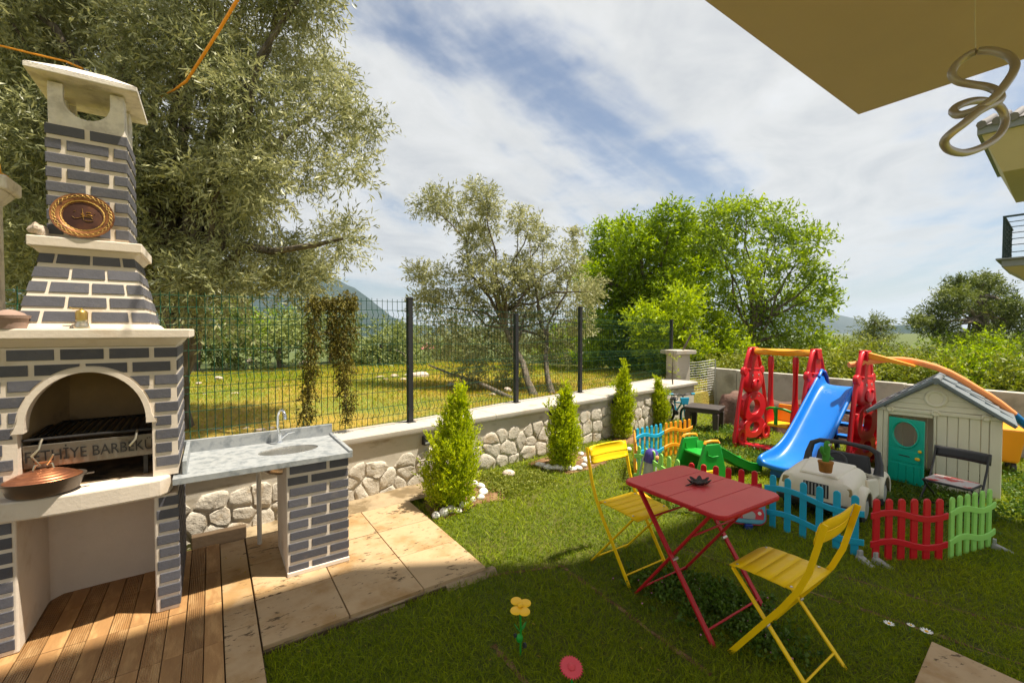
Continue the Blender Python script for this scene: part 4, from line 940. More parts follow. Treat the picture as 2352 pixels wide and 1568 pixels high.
# ------------------------------------------------------------------ swing and slide set
PS = E('swing_and_slide', (3.54, 6.42, 0), R(-56), 'red, yellow and blue plastic swing and slide set with bear-shaped end frames', 'play set')
def ellipse_ring(mb, c, ro, ri, x0, x1, n=28):
    vs = []
    for x in (x0, x1):
        for (a, b) in (ro, ri):
            for k in range(n): t = 2*math.pi*k/n; vs.append((x, c[0]+a*math.cos(t), c[1]+b*math.sin(t)))
    fs = []
    for k in range(n):
        j = (k+1) % n; fs += [(k, j, n+j, n+k), (2*n+k, 3*n+k, 3*n+j, 2*n+j), (k, 2*n+k, 2*n+j, j), (n+k, n+j, 3*n+j, 3*n+k)]
    mb.add(vs, fs)
def bear_frame(x, face):
    m = MB()
    for s in (-1, 1): m.tube([(0, s*0.02, 1.385), (0, s*0.10, 1.36), (0, s*0.19, 1.20), (0, s*0.29, 0.90), (0, s*0.37, 0.60), (0, s*0.43, 0.28), (0, s*0.47, 0.0)], [0.030, 0.028, 0.025, 0.025, 0.026, 0.029, 0.034], 10)
    m.hexa([(-0.05, -0.055, 1.27), (0.05, -0.055, 1.27), (0.05, 0.055, 1.27), (-0.05, 0.055, 1.27), (-0.045, -0.07, 1.405), (0.045, -0.07, 1.405), (0.045, 0.07, 1.405), (-0.045, 0.07, 1.405)])
    m.hexa([(-0.035, -0.105, 1.09), (0.035, -0.105, 1.09), (0.035, 0.105, 1.09), (-0.035, 0.105, 1.09), (-0.035, -0.062, 1.28), (0.035, -0.062, 1.28), (0.035, 0.062, 1.28), (-0.035, 0.062, 1.28)])
    m.box(-0.042, 0.042, -0.15, 0.15, 1.065, 1.10)
    m.ball((0, 0, 0.915), 0.055, 0.29, 0.20, 24, 12)
    for s in (-1, 1): m.lathe([(0.001, -0.03), (0.055, -0.03), (0.062, -0.02), (0.062, 0.02), (0.055, 0.03), (0.001, 0.03)], 18, (0, s*0.235, 1.06), 'x')
    ellipse_ring(m, (0, 0.53), (0.32, 0.225), (0.145, 0.105), -0.04, 0.04)
    ellipse_ring(m, (0, 0.235), (0.31, 0.160), (0.13, 0.075), -0.04, 0.04)
    for s in (-1, 1):
        ellipse_ring(m, (s*0.335, 0.135), (0.120, 0.120), (0.055, 0.060), -0.045, 0.045)
        m.tube([(0, s*0.25, 0.66), (0, s*0.27, 0.54), (0, s*0.22, 0.42), (0, s*0.13, 0.385)], 0.042, 8)
        m.box(-0.03, 0.03, s*0.30-0.13, s*0.30+0.13, 0.0, 0.055)
        m.box(-0.028, 0.028, s*0.33-0.10, s*0.33+0.10, 0.42, 0.455) if False else None
    f = m.build('end_frame', 'red_plastic', PS, 0.008, smooth=40, loc=(x, 0, 0))
    for fs_ in (-1, 1):
        MB().ball((fs_*0.055, 0, 0.860), 0.028, 0.125, 0.085, 16, 10).build('muzzle', 'red_plastic', f, smooth=60)
        MB().ball((fs_*0.084, 0, 0.925), 0.016, 0.020, 0.026, 12, 8).build('nose', 'red_plastic', f, smooth=60)
        for s in (-1, 1):
            MB().lathe([(0.018, 0.0), (0.018, 0.006), (0.012, 0.010), (0.001, 0.010)], 14, axis='x').build('eye', 'screw', f, loc=(fs_*0.044, s*0.085, 0.995), rot=(0, 0, 0 if fs_ > 0 else math.pi))
            MB().lathe([(0.014, 0.0), (0.014, 0.006), (0.001, 0.008)], 12, axis='x').build('bolt', 'screw', f, loc=(fs_*0.035, s*0.11, 0.685), rot=(0, 0, 0 if fs_ > 0 else math.pi))
    return f
for x in (0.0, 0.815, 1.34): bear_frame(x, 1)
# twisted swing beam
rows = []; n = 12
for x in np.linspace(0.03, 0.785, 19):
    tw = 1.2*math.sin((x-0.03)/0.755*math.pi); rows.append([(x, 0.052*math.cos(2*math.pi*k/n+tw)*(1 if k % 3 else 1.12), 1.345+0.046*math.sin(2*math.pi*k/n+tw)*(1 if k % 3 else 1.12)) for k in range(n+1)])
MB().sheet(rows).build('beam', 'orange_plastic', PS, smooth=50)
MB().hexa([(1.38, -0.035, 1.31), (1.38, 0.035, 1.31), (1.38, 0.035, 1.385), (1.38, -0.035, 1.385), (1.80, -0.03, 1.235), (1.80, 0.03, 1.235), (1.80, 0.03, 1.26), (1.80, -0.03, 1.26)]).build('side_arm', 'orange_plastic', PS, 0.006)
# base planks
for k in range(4): MB().bar((0.04, -0.42+k*0.055, 0.035), (0.78, -0.30+k*0.055, 0.035), 0.046, 0.04).build('base_slat', 'red_plastic', PS, 0.008)
# swing
for x in (0.255, 0.575):
    m = MB(); prof = [(1.285, 0.028, 0.030), (1.24, 0.050, 0.034), (1.15, 0.050, 0.034), (1.05, 0.030, 0.030), (0.85, 0.034, 0.030), (0.70, 0.050, 0.030), (0.58, 0.085, 0.030), (0.45, 0.125, 0.030), (0.34, 0.130, 0.030)]
    rows = [[(x+hx*math.cos(2*math.pi*k/14), hy*math.sin(2*math.pi*k/14), z) for k in range(15)] for z, hy, hx in prof]
    m.sheet(rows); m.add(rows[0][:14], [tuple(range(14))]); m.add(rows[-1][:14], [tuple(range(14))])
    h = m.build('swing_arm', 'red_plastic', PS, smooth=50)
    MB().tube([(x, 0, 1.275), (x, 0, 1.32)], 0.009, 8).build('hanger', 'screw', h)
MB().box(0.280, 0.550, -0.15, 0.14, 0.315, 0.365).build('swing_seat', 'yellow_plastic', PS, 0.02, seg=3)
MB().hexa([(0.285, 0.115, 0.366), (0.545, 0.115, 0.366), (0.545, 0.145, 0.366), (0.285, 0.145, 0.366), (0.29, 0.16, 0.60), (0.54, 0.16, 0.60), (0.54, 0.185, 0.60), (0.29, 0.185, 0.60)]).build('swing_back', 'orange_plastic', PS, 0.012, seg=3)
gb = MB().tube([(0.262, -0.11, 0.545), (0.32, -0.155, 0.575), (0.415, -0.17, 0.585), (0.51, -0.155, 0.575), (0.568, -0.11, 0.545)], 0.017, 10).build('safety_bar', 'green_plastic', PS, smooth=60)
MB().tube([(0.40, -0.165, 0.58), (0.405, -0.16, 0.47), (0.40, -0.15, 0.355)], [0.030, 0.022, 0.026], 10).build('post', 'green_plastic', gb, smooth=60)
# slide
path = [(0.10, 0.945), (0.0, 0.945), (-0.09, 0.925), (-0.17, 0.875), (-0.30, 0.775), (-0.50, 0.615), (-0.70, 0.455), (-0.88, 0.320), (-1.02, 0.235), (-1.15, 0.185), (-1.28, 0.165), (-1.40, 0.170), (-1.455, 0.178), (-1.475, 0.160), (-1.478, 0.120)]
rows = []
for i, (y, z) in enumerate(path):
    x0, x1 = 0.855, 1.300; fl = 0.03*max(0, (-y-0.9)/0.55); x0 -= fl; x1 += fl
    rh = 0.125 if i < 3 else 0.105; 
    if i > 10: rh = 0.105*(1-(i-10)/4.2)
    rh = max(rh, 0.002)
    rows.append([(x0-0.012, y, z+rh*0.45), (x0-0.010, y, z+rh*0.92), (x0+0.008, y, z+rh), (x0+0.026, y, z+rh*0.92), (x0+0.040, y, z+rh*0.45), (x0+0.062, y, z+0.012), (x0+0.10, y, z), ((x0+x1)/2, y, z-0.004), (x1-0.10, y, z), (x1-0.062, y, z+0.012), (x1-0.040, y, z+rh*0.45), (x1-0.026, y, z+rh*0.92), (x1-0.008, y, z+rh), (x1+0.010, y, z+rh*0.92), (x1+0.012, y, z+rh*0.45)])
o = MB().sheet(rows).build('slide_chute', 'blue_plastic', PS, smooth=60); sm = o.modifiers.new('thick', 'SOLIDIFY'); sm.thickness = 0.012; ss = o.modifiers.new('sub', 'SUBSURF'); ss.levels = 1; ss.render_levels = 1
MB().hexa([(0.90, -1.38, 0.0), (1.26, -1.38, 0.0), (1.26, -1.05, 0.0), (0.90, -1.05, 0.0), (0.93, -1.36, 0.150), (1.23, -1.36, 0.150), (1.23, -1.10, 0.175), (0.93, -1.10, 0.175)]).build('slide_foot', 'blue_plastic', PS, 0.01)
for s, x in ((-1, 0.875), (1, 1.28)):
    MB().tube([(x, 0.10, 1.10), (x, 0.16, 1.04), (x, 0.30, 0.72), (x, 0.48, 0.30), (x, 0.58, 0.0)], [0.028, 0.03, 0.03, 0.032, 0.036], 8).build('ladder_rail', 'navy_plastic', PS, smooth=50)
    MB().tube([(x, -0.05, 1.05), (x, 0.03, 1.13), (x, 0.12, 1.10)], 0.020, 8).build('grab_rail', 'blue_plastic', PS, smooth=60)
for k, (y, z) in enumerate(((0.50, 0.22), (0.41, 0.40), (0.33, 0.58), (0.26, 0.76))): MB().box(0.905, 1.25, y-0.07, y+0.06, z-0.022, z+0.022).build('step', 'blue_plastic', PS, 0.012, seg=3)
MB().box(0.89, 1.27, 0.02, 0.22, 0.90, 0.925).build('platform', 'navy_plastic', PS, 0.008)

# ------------------------------------------------------------------ playhouse
HA = math.atan2(-0.68, 0.63)
PH = E('playhouse', (4.06, 4.84, 0), HA, 'beige plastic playhouse with grey roof and teal door', 'playhouse')
HW, HD, HE, HP = 0.93, 0.86, 0.775, 1.105
DX0, DX1, DZ = 0.105, 0.435, 0.725
gab = lambda x: HE+(HP-HE)*(1-abs(x-HW/2)/(HW/2))
# front: board by board
for (a, b, z0, z1) in ((0.0, 0.05, 0, HE), (0.053, DX0-0.012, 0, HE), (DX0-0.009, DX1+0.012, DZ+0.012, HE)): MB().box(a, b, 0.0, 0.035, z0, z1).build('front_board', 'wall_cream', PH, 0.005)
xs = [DX1+0.015, 0.475, 0.553, 0.631, 0.709, 0.787, 0.845, HW]
for i in range(len(xs)-1): MB().box(xs[i]+0.002, xs[i+1]-0.002, 0.004 if 0 < i < 6 else -0.004, 0.035, 0, HE).build('front_board', 'wall_cream', PH, 0.005)
zz = np.linspace(HE+0.045, HP, 6)
MB().box(-0.01, HW+0.01, -0.014, 0.035, HE+0.001, HE+0.042).build('gable_beam', 'wall_cream', PH, 0.008)
for i in range(5):
    z0, z1 = zz[i]+0.001, zz[i+1]-0.001; f = lambda z: (HW/2)*(z-HE)/(HP-HE)
    MB().hexa([(f(z0), 0.0, z0), (HW-f(z0), 0.0, z0), (HW-f(z0), 0.035, z0), (f(z0), 0.035, z0), (f(z1), 0.006, z1), (HW-f(z1)+1e-4, 0.006, z1), (HW-f(z1)+1e-4, 0.035, z1), (f(z1), 0.035, z1)]).build('gable_board', 'wall_cream', PH, 0.003)
MB().lathe([(0.055, 0.0), (0.062, -0.010), (0.078, -0.016), (0.088, -0.010), (0.090, 0.004)], 28, (HW/2, 0.0, 0.945), 'y').build('gable_ring', 'wall_cream', PH, smooth=50)
MB().lathe([(0.001, -0.004), (0.054, -0.004), (0.056, 0.004)], 28, (HW/2, 0.0, 0.945), 'y').build('gable_disc', 'wall_cream', PH, smooth=50)
for x in (0.11, HW/2, HW-0.11): MB().lathe([(0.001, -0.018), (0.014, -0.018), (0.022, -0.030), (0.034, -0.022), (0.036, 0.0)], 18, (x, 0.0, HE+0.022), 'y').build('boss', 'wall_cream', PH, smooth=50)
MB().box(0.0, 0.03, 0.0352, HD, 0, 0.30).box(0.0, 0.03, 0.0352, HD, 0.66, HE).box(0.0, 0.03, 0.0352, 0.22, 0.3001, 0.6599).box(0.0, 0.03, 0.66, HD, 0.3001, 0.6599).build('side_wall', 'wall_cream', PH)
MB().box(HW-0.03, HW, 0.0352, HD, 0, 0.30).box(HW-0.03, HW, 0.0352, HD, 0.66, HE).box(HW-0.03, HW, 0.0352, 0.22, 0.3001, 0.6599).box(HW-0.03, HW, 0.66, HD, 0.3001, 0.6599).build('side_wall', 'wall_cream', PH)
for k in range(8): MB().box(0.032+k*0.1085, 0.032+(k+1)*0.1085-0.003, HD-0.035, HD, 0, HE).build('back_board', 'wall_cream', PH, 0.004)
MB().prism([(0.0, HE+0.001), (HW, HE+0.001), (HW/2, HP)], HD-0.035, HD).build('back_gable', 'wall_cream', PH, 0.004)
for s in (-1, 1):
    slope = math.atan2(HP-HE, HW/2); ln = (HW/2)/math.cos(slope)+0.085
    for k in range(5):    # courses of the moulded roof
        a0, a1 = ln*k/5, ln*(k+1)/5+0.008; t0, t1 = 0.034, 0.022
        P_ = lambda a, h, y: (HW/2+s*(a*math.cos(slope)+h*math.sin(slope)), y, HP+0.008-a*math.sin(slope)+h*math.cos(slope))
        pts = [P_(a0, 0.0, -0.06), P_(a1, 0.0, -0.06), P_(a1, 0.0, HD+0.06), P_(a0, 0.0, HD+0.06), P_(a0, t1, -0.06), P_(a1, t0, -0.06), P_(a1, t0, HD+0.06), P_(a0, t1, HD+0.06)]
        MB().hexa(pts if s > 0 else [pts[i] for i in (1, 0, 3, 2, 5, 4, 7, 6)]).build('roof_course', 'slate_plastic', PH, 0.005)
    for y in (-0.066, 0.40, HD+0.05):
        MB().bar((HW/2+s*0.012, y, HP+0.034), (HW/2+s*(ln*math.cos(slope)), y, HP+0.034-ln*math.sin(slope)), 0.028, 0.034).build('roof_rib', 'slate_plastic', PH, 0.008)
MB().tube([(HW/2, -0.078, HP+0.028), (HW/2, HD+0.075, HP+0.028)], 0.034, 10).build('ridge_cap', 'slate_plastic', PH, smooth=50)
# teal door, ajar
DW, DH = 0.312, 0.682
def plate_with_hole(mb, x0, x1, z0, z1, cx, cz, rx, rz, y0, y1, n=36):
    el = [(cx+rx*math.cos(2*math.pi*i/n), cz+rz*math.sin(2*math.pi*i/n)) for i in range(n)]; rc = []
    for (a, b) in el:
        dx, dz = a-cx, b-cz; t = min(((x1 if dx > 0 else x0)-cx)/dx if abs(dx) > 1e-9 else 9e9, ((z1 if dz > 0 else z0)-cz)/dz if abs(dz) > 1e-9 else 9e9); rc.append((cx+dx*t, cz+dz*t))
    for (a, b) in ((x0, z0), (x1, z0), (x1, z1), (x0, z1)):
        k = min(range(n), key=lambda i: math.dist(rc[i], (a, b))); rc[k] = (a, b)
    vs = []
    for y in (y0, y1): vs += [(a, y, b) for a, b in el]+[(a, y, b) for a, b in rc]
    fs = []
    for i in range(n):
        j = (i+1) % n; fs += [(i, n+i, n+j, j), (2*n+i, 2*n+j, 3*n+j, 3*n+i), (n+i, 3*n+i, 3*n+j, n+j), (i, j, 2*n+j, 2*n+i)]
    mb.add(vs, fs)
m = MB(); plate_with_hole(m, 0, DW, 0.36, DH, DW*0.48, 0.515, 0.108, 0.128, -0.022, 0.0); m.box(0, DW, -0.022, 0.0, 0, 0.3595); door = m.build('door', 'teal_plastic', PH, 0.004, loc=(DX0+0.006, -0.012, 0.035), rot=(0, 0, R(-22)))
ring = []
el = [(DW*0.48+0.118*math.cos(t), 0.515+0.138*math.sin(t)) for t in np.linspace(0, 2*math.pi, 37)[:-1]]
MB().tube([(a, -0.024, b) for a, b in el], 0.009, 8, closed=True).build('window_rim', 'teal_plastic', door, smooth=60)
for (a, b, z0, z1) in ((0.03, DW-0.03, 0.225, 0.345), (0.02, 0.095, 0.02, 0.20), (0.10, 0.165, 0.02, 0.20), (0.17, 0.235, 0.02, 0.20), (0.24, DW-0.02, 0.02, 0.20)): MB().box(a, b, -0.028, -0.0225, z0, z1).build('panel', 'teal_plastic', door, 0.004)
MB().box(0.10, 0.20, -0.031, -0.0285, 0.285, 0.295).build('letter_slot', 'dark_plastic', door)
MB().ball((0.272, -0.045, 0.285), 0.022, 0.018, 0.018).box(0.25, 0.285, -0.042, -0.029, 0.275, 0.295).build('knob', 'yellow_plastic', door, smooth=50)
MB().ball((0.288, -0.038, 0.365), 0.016, 0.014, 0.016).build('knob', 'yellow_plastic', door, smooth=50)
# foam noodle over the swing frame and the playhouse roof
NP = [(1950, 838, 5.30), (1985, 833, 5.28), (2008, 829, 5.24), (2035, 826, 5.17), (2063, 825.5, 5.10), (2090, 828, 5.02), (2118, 834, 4.95), (2150, 843, 4.88), (2181, 856, 4.82), (2212, 873, 4.78), (2241, 891, 4.74), (2270, 908, 4.71), (2295, 925, 4.69), (2328, 951, 4.66)]
pts = [atY(*q) for q in NP]
nd = E('foam_noodle', pts[8]-Vector((0, 0, 0.0)), 0, 'long orange foam noodle with blue end arched over the playhouse roof', 'pool noodle'); o0 = pts[8]
MB().tube([p-o0 for p in pts], 0.034, 12).build('orange_length', 'foam_orange', nd, smooth=60)
q = [pts[-1], atY(2345, 966, 4.645), atY(2366, 984, 4.62)]
MB().tube([p-o0 for p in q], 0.0355, 12).build('blue_length', 'foam_blue', nd, smooth=60)
# yellow tub behind the playhouse
tp_ = at(2345, 1062, 0.0)
tub = E('toy_tub', (5.72, 5.25, 0), R(-40), 'yellow plastic toy tub behind the right side of the playhouse', 'toy tub')
MB().hexa([(-0.24, -0.22, 0.13), (0.24, -0.22, 0.13), (0.24, 0.22, 0.13), (-0.24, 0.22, 0.13), (-0.29, -0.27, 0.53), (0.29, -0.27, 0.53), (0.29, 0.27, 0.53), (-0.29, 0.27, 0.53)]).build('tray', 'orange_plastic', tub, 0.03, seg=3)
for sx in (-1, 1):
    for sy in (-1, 1): MB().lathe([(0.001, -0.02), (0.065, -0.02), (0.065, 0.02), (0.001, 0.02)], 18, axis='x').build('wheel', 'dark_plastic', tub, 0.006, loc=(sx*0.2, sy*0.17, 0.066))

# ------------------------------------------------------------------ small black folding chair
bc = E('small_folding_chair', (4.13, 4.06, 0), R(-63), 'small black folding chair with printed red seat in front of the playhouse', 'chair')
for s in (-1, 1):
    x = s*0.185
    MB().tube([(x, 0.16, 0.50), (x, 0.13, 0.38), (x, 0.05, 0.22), (x, -0.19, 0.0)], 0.009, 8).build('back_leg', 'dark_plastic', bc, smooth=50)
    MB().tube([(x*0.9, -0.15, 0.235), (x*0.9, 0.0, 0.12), (x*0.9, 0.17, 0.0)], 0.009, 8).build('front_leg', 'dark_plastic', bc, smooth=50)
rows = [[(x, 0.165+0.03*(1-(x/0.2)**2)+0.02*(z-0.41)/0.1, z) for x in np.linspace(-0.2, 0.2, 9)] for z in np.linspace(0.415, 0.515, 4)]
o = MB().sheet(rows).build('backrest', 'dark_plastic', bc, smooth=50); o.modifiers.new('t', 'SOLIDIFY').thickness = 0.018
MB().prism(rounded(-0.17, 0.17, -0.17, 0.12, 0.04), 0.225, 0.243, 'xy').build('seat', 'dark_plastic', bc, 0.005)
MB().prism(rounded(-0.16, 0.16, -0.16, 0.11, 0.04), 0.2435, 0.249, 'xy').build('seat_pad', 'cushion_print', bc, 0.002)
MB().tube([(-0.185, -0.15, 0.036), (0.185, -0.15, 0.036)], 0.006, 8).build('crossbar', 'dark_plastic', bc, smooth=50)

# ------------------------------------------------------------------ ride-on car
car = E('ride_on_car', (2.655, 3.79, 0), R(-51.5), 'cream ride-on toy car with black seat and roll bar behind the blue picket panel', 'toy car')
def loft(secs, n=24, e=3.2):
    rows = []
    for (y, cx, hw, z0, z1) in secs:
        row = []; cz, hh = (z0+z1)/2, (z1-z0)/2
        for k in range(n+1):
            t = 2*math.pi*k/n; c, s_ = math.cos(t), math.sin(t); row.append((cx+hw*math.copysign(abs(c)**(2/e), c), y, cz+hh*math.copysign(abs(s_)**(2/e), s_)))
        rows.append(row)
    m = MB().sheet(rows); m.add(rows[0][:n], [tuple(range(n))]); m.add(rows[-1][:n], [tuple(range(n))]); return m
loft([(0.0, 0, 0.225, 0.165, 0.325), (0.025, 0, 0.262, 0.14, 0.362), (0.10, 0, 0.275, 0.13, 0.385), (0.26, 0, 0.270, 0.13, 0.410), (0.42, 0, 0.262, 0.13, 0.425), (0.47, 0, 0.250, 0.14, 0.415)], 28, 4.2).build('hood', 'cream_plastic', car, smooth=40)
MB().hexa([(-0.15, 0.05, 0.372), (0.15, 0.05, 0.372), (0.19, 0.44, 0.420), (-0.19, 0.44, 0.420), (-0.13, 0.06, 0.392), (0.13, 0.06, 0.392), (0.175, 0.43, 0.436), (-0.175, 0.43, 0.436)]).build('hood_panel', 'cream_plastic', car, 0.010, seg=3)
for s in (-1, 1):
    for (yc, rr) in ((0.215, 0.165), (0.83, 0.175)):
        m = MB(); rows = []
        for t in np.linspace(R(-12), R(192), 17):
            rows.append([(s*xx, yc+(rr*rf)*math.cos(t), 0.145+(rr*rf)*math.sin(t)*1.05) for xx, rf in ((0.19, 1.0), (0.26, 1.02), (0.305, 0.97), (0.325, 0.84), (0.325, 0.72))])
        o = m.sheet(rows).build('fender', 'cream_plastic', car, smooth=60); o.modifiers.new('t', 'SOLIDIFY').thickness = 0.012
        w = MB().lathe([(0.001, -0.045), (0.085, -0.045), (0.118, -0.038), (0.125, 0.0), (0.118, 0.038), (0.085, 0.045), (0.001, 0.045)], 24, axis='x').build('wheel', 'black_rubber', car, smooth=40, loc=(s*0.262, yc, 0.125))
        MB().lathe([(0.001, 0.056), (0.03, 0.056), (0.06, 0.046), (0.075, 0.047)], 20, axis='x').build('rim', 'grey_plastic', w, smooth=40, rot=(0, 0, 0 if s > 0 else math.pi))
    MB().hexa([(s*0.215-0.055, -0.004, 0.262), (s*0.215+0.045, 0.010, 0.262), (s*0.215+0.045, 0.03, 0.262), (s*0.215-0.055, 0.03, 0.262), (s*0.205-0.055, 0.002, 0.325), (s*0.205+0.045, 0.016, 0.325), (s*0.205+0.045, 0.035, 0.325), (s*0.205-0.055, 0.035, 0.325)]).build('headlight', 'tan_plastic', car, 0.006)
MB().box(-0.095, 0.095, -0.006, 0.03, 0.205, 0.322).build('grille', 'dark_plastic', car, 0.004)
for k in range(7): MB().box(-0.084+k*0.026, -0.072+k*0.026, -0.010, 0.0, 0.212, 0.316).build('grille_bar', 'grey_plastic', car, 0.002)
MB().box(-0.295, 0.295, -0.03, 0.06, 0.115, 0.175).build('bumper', 'dark_plastic', car, 0.02, seg=3)
MB().box(-0.23, 0.23, 0.03, 0.98, 0.075, 0.14).build('chassis', 'dark_plastic', car, 0.01)
MB().box(-0.255, 0.255, 0.471, 0.70, 0.14, 0.215).build('footwell', 'dark_plastic', car, 0.01)
for s in (-1, 1): MB().hexa([(s*0.29-0.02, 0.36, 0.14), (s*0.29+0.012, 0.36, 0.14), (s*0.29+0.012, 0.69, 0.14), (s*0.29-0.02, 0.69, 0.14), (s*0.275-0.02, 0.38, 0.335), (s*0.275+0.012, 0.38, 0.335), (s*0.275+0.012, 0.69, 0.285), (s*0.275-0.02, 0.69, 0.285)]).build('door_panel', 'cream_plastic', car, 0.012)
loft([(0.70, 0, 0.27, 0.14, 0.315), (0.76, 0, 0.285, 0.13, 0.335), (0.92, 0, 0.275, 0.13, 0.325), (1.00, 0, 0.24, 0.15, 0.28)], 24, 4).build('rear_body', 'cream_plastic', car, smooth=40)
MB().hexa([(-0.235, 0.55, 0.216), (0.235, 0.55, 0.216), (0.235, 0.71, 0.216), (-0.235, 0.71, 0.216), (-0.225, 0.56, 0.262), (0.225, 0.56, 0.262), (0.225, 0.72, 0.262), (-0.225, 0.72, 0.262)]).build('seat', 'dark_plastic', car, 0.02, seg=3)
MB().hexa([(-0.235, 0.695, 0.26), (0.235, 0.695, 0.26), (0.235, 0.745, 0.26), (-0.235, 0.745, 0.26), (-0.205, 0.745, 0.465), (0.205, 0.745, 0.465), (0.205, 0.785, 0.455), (-0.205, 0.785, 0.455)]).build('seat_back', 'dark_plastic', car, 0.03, seg=3)
MB().tube([(-0.285, 0.70, 0.31), (-0.285, 0.735, 0.40), (-0.262, 0.765, 0.50), (-0.20, 0.775, 0.535), (0, 0.78, 0.55), (0.20, 0.775, 0.535), (0.262, 0.765, 0.50), (0.285, 0.735, 0.40), (0.285, 0.70, 0.31)], [0.040, 0.032, 0.027, 0.022, 0.020, 0.022, 0.027, 0.032, 0.040], 10, flat=0.8).build('roll_bar', 'dark_plastic', car, smooth=50)
MB().tube([(0.085*math.cos(t), 0.0, 0.085*math.sin(t)) for t in np.linspace(0, 2*math.pi, 21)[:-1]], 0.011, 8, closed=True).tube([(-0.08, 0, 0), (0.08, 0, 0)], 0.009, 6).tube([(0, 0, 0), (0, -0.07, -0.02)], 0.012, 8).build('steering_wheel', 'dark_plastic', car, smooth=50, loc=(0.0, 0.52, 0.415), rot=(R(-32), 0, 0))
# plush cactus standing on the hood
cpos = at(1896, 1083, 0.425)
ct = E('plush_cactus', (cpos.x, cpos.y, 0.424), R(25), 'green plush toy cactus with eyes in an orange pot on the toy car hood', 'plush toy')
MB().lathe([(0.001, 0), (0.043, 0), (0.047, 0.006), (0.054, 0.075), (0.058, 0.080), (0.058, 0.094), (0.048, 0.096), (0.001, 0.090)], 24).build('pot', 'plush_pot', ct, smooth=50)
cb = MB().tube([(0, 0, 0.085), (0.002, 0, 0.13), (0.008, 0, 0.17), (0.016, 0, 0.21), (0.020, 0, 0.245), (0.019, 0, 0.262), (0.017, 0, 0.270)], [0.025, 0.027, 0.027, 0.027, 0.025, 0.017, 0.004], 14).tube([(0.0, 0, 0.155), (-0.035, 0, 0.16), (-0.055, 0, 0.185), (-0.060, 0, 0.212), (-0.060, 0, 0.228), (-0.060, 0, 0.234)], [0.015, 0.015, 0.015, 0.015, 0.011, 0.003], 12).tube([(0.005, 0, 0.170), (0.030, -0.004, 0.145), (0.048, -0.006, 0.118), (0.070, -0.008, 0.108), (0.086, -0.008, 0.108), (0.092, -0.008, 0.108)], [0.014, 0.014, 0.014, 0.013, 0.010, 0.003], 12).build('body', 'plush_green', ct, smooth=60)
for s in (-1, 1):
    e = MB().ball((0.020+s*0.011, -0.022, 0.238), 0.0095, 0.007, 0.0105, 12, 8).build('eye', 'white_plastic', ct, smooth=60)
    MB().ball((0.020+s*0.010, -0.0285, 0.238), 0.004, 0.003, 0.005, 10, 6).build('pupil', 'dark_plastic', e, smooth=60)

# ------------------------------------------------------------------ small green slide, purple-topped toy, bag
gs = E('toddler_slide', (2.10, 4.86, 0), R(18), 'small green toddler slide with yellow handles inside the toy fence', 'slide')
for y in (-0.17, 0.17):
    pn = MB().prism([(-0.26, 0.0), (0.22, 0.0), (0.20, 0.10), (0.115, 0.40), (0.10, 0.425), (-0.085, 0.425), (-0.10, 0.40), (-0.20, 0.10)], y-0.02, y+0.02).build('side_panel', 'green_plastic', gs, 0.012, seg=3)
    MB().tube([(-0.085, y, 0.425), (-0.07, y, 0.448), (0.0, y, 0.456), (0.085, y, 0.448), (0.10, y, 0.425)], [0.018, 0.018, 0.016, 0.018, 0.018], 8).build('handle', 'orange_plastic', pn, smooth=50)
    MB().tube([(-0.065, y-0.022, 0.37), (-0.06, y-0.022, 0.31), (0.0, y-0.022, 0.285), (0.075, y-0.022, 0.29)], 0.006, 6).build('moulded_line', 'green_plastic', pn, smooth=50)
MB().box(-0.09, 0.10, -0.15, 0.15, 0.27, 0.295).build('platform', 'green_plastic', gs, 0.006)
MB().box(-0.14, 0.04, -0.20, -0.155, 0.10, 0.145).build('step', 'yellow_plastic', gs, 0.008)
rows = [[(x, yy, z+h) for yy, h in ((-0.165, 0.10), (-0.15, 0.10), (-0.14, 0.01), (0, 0.0), (0.14, 0.01), (0.15, 0.10), (0.165, 0.10))] for x, z in ((0.09, 0.285), (0.16, 0.27), (0.40, 0.14), (0.56, 0.07), (0.68, 0.045), (0.74, 0.04))]
o = MB().sheet(rows).build('chute', 'green_plastic', gs, smooth=50); o.modifiers.new('t', 'SOLIDIFY').thickness = 0.012
pt_ = E('push_toy', (1.365, 4.36, 0), R(15), 'upright grey push toy with purple dome top and orange button beside the yellow chair', 'toy')
MB().lathe([(0.001, 0.03), (0.062, 0.03), (0.066, 0.05), (0.062, 0.30), (0.054, 0.335)], 20).build('body', 'grey_plastic', pt_, smooth=40, rot=(0, R(6), 0))
MB().lathe([(0.060, 0.0), (0.068, 0.004), (0.069, 0.075), (0.058, 0.112), (0.034, 0.134), (0.001, 0.142)], 22).build('dome', 'purple_plastic', pt_, smooth=50, loc=(0.033, 0, 0.325), rot=(0, R(6), 0))
MB().ball((0.060, -0.062, 0.385), 0.024).build('button', 'foam_orange', pt_, smooth=60)
MB().ball((0, 0, 0), 0.11, 0.10, 0.09).build('base', 'lime_plastic', pt_, smooth=60, loc=(-0.075, -0.02, 0.09))
MB().hexa([(-0.05, -0.10, 0.0), (0.05, -0.10, 0.0), (0.05, 0.04, 0.0), (-0.05, 0.04, 0.0), (-0.07, -0.13, 0.05), (0.07, -0.13, 0.05), (0.06, 0.05, 0.07), (-0.06, 0.05, 0.07)]).build('scoop', 'orange_plastic', pt_, 0.015, seg=3, loc=(-0.16, -0.12, 0.004))
MB().tube([(-0.10, 0.0, 0.12), (-0.07, 0.02, 0.26), (-0.03, 0.03, 0.38)], 0.010, 8).build('handle', 'grey_plastic', pt_, smooth=50)
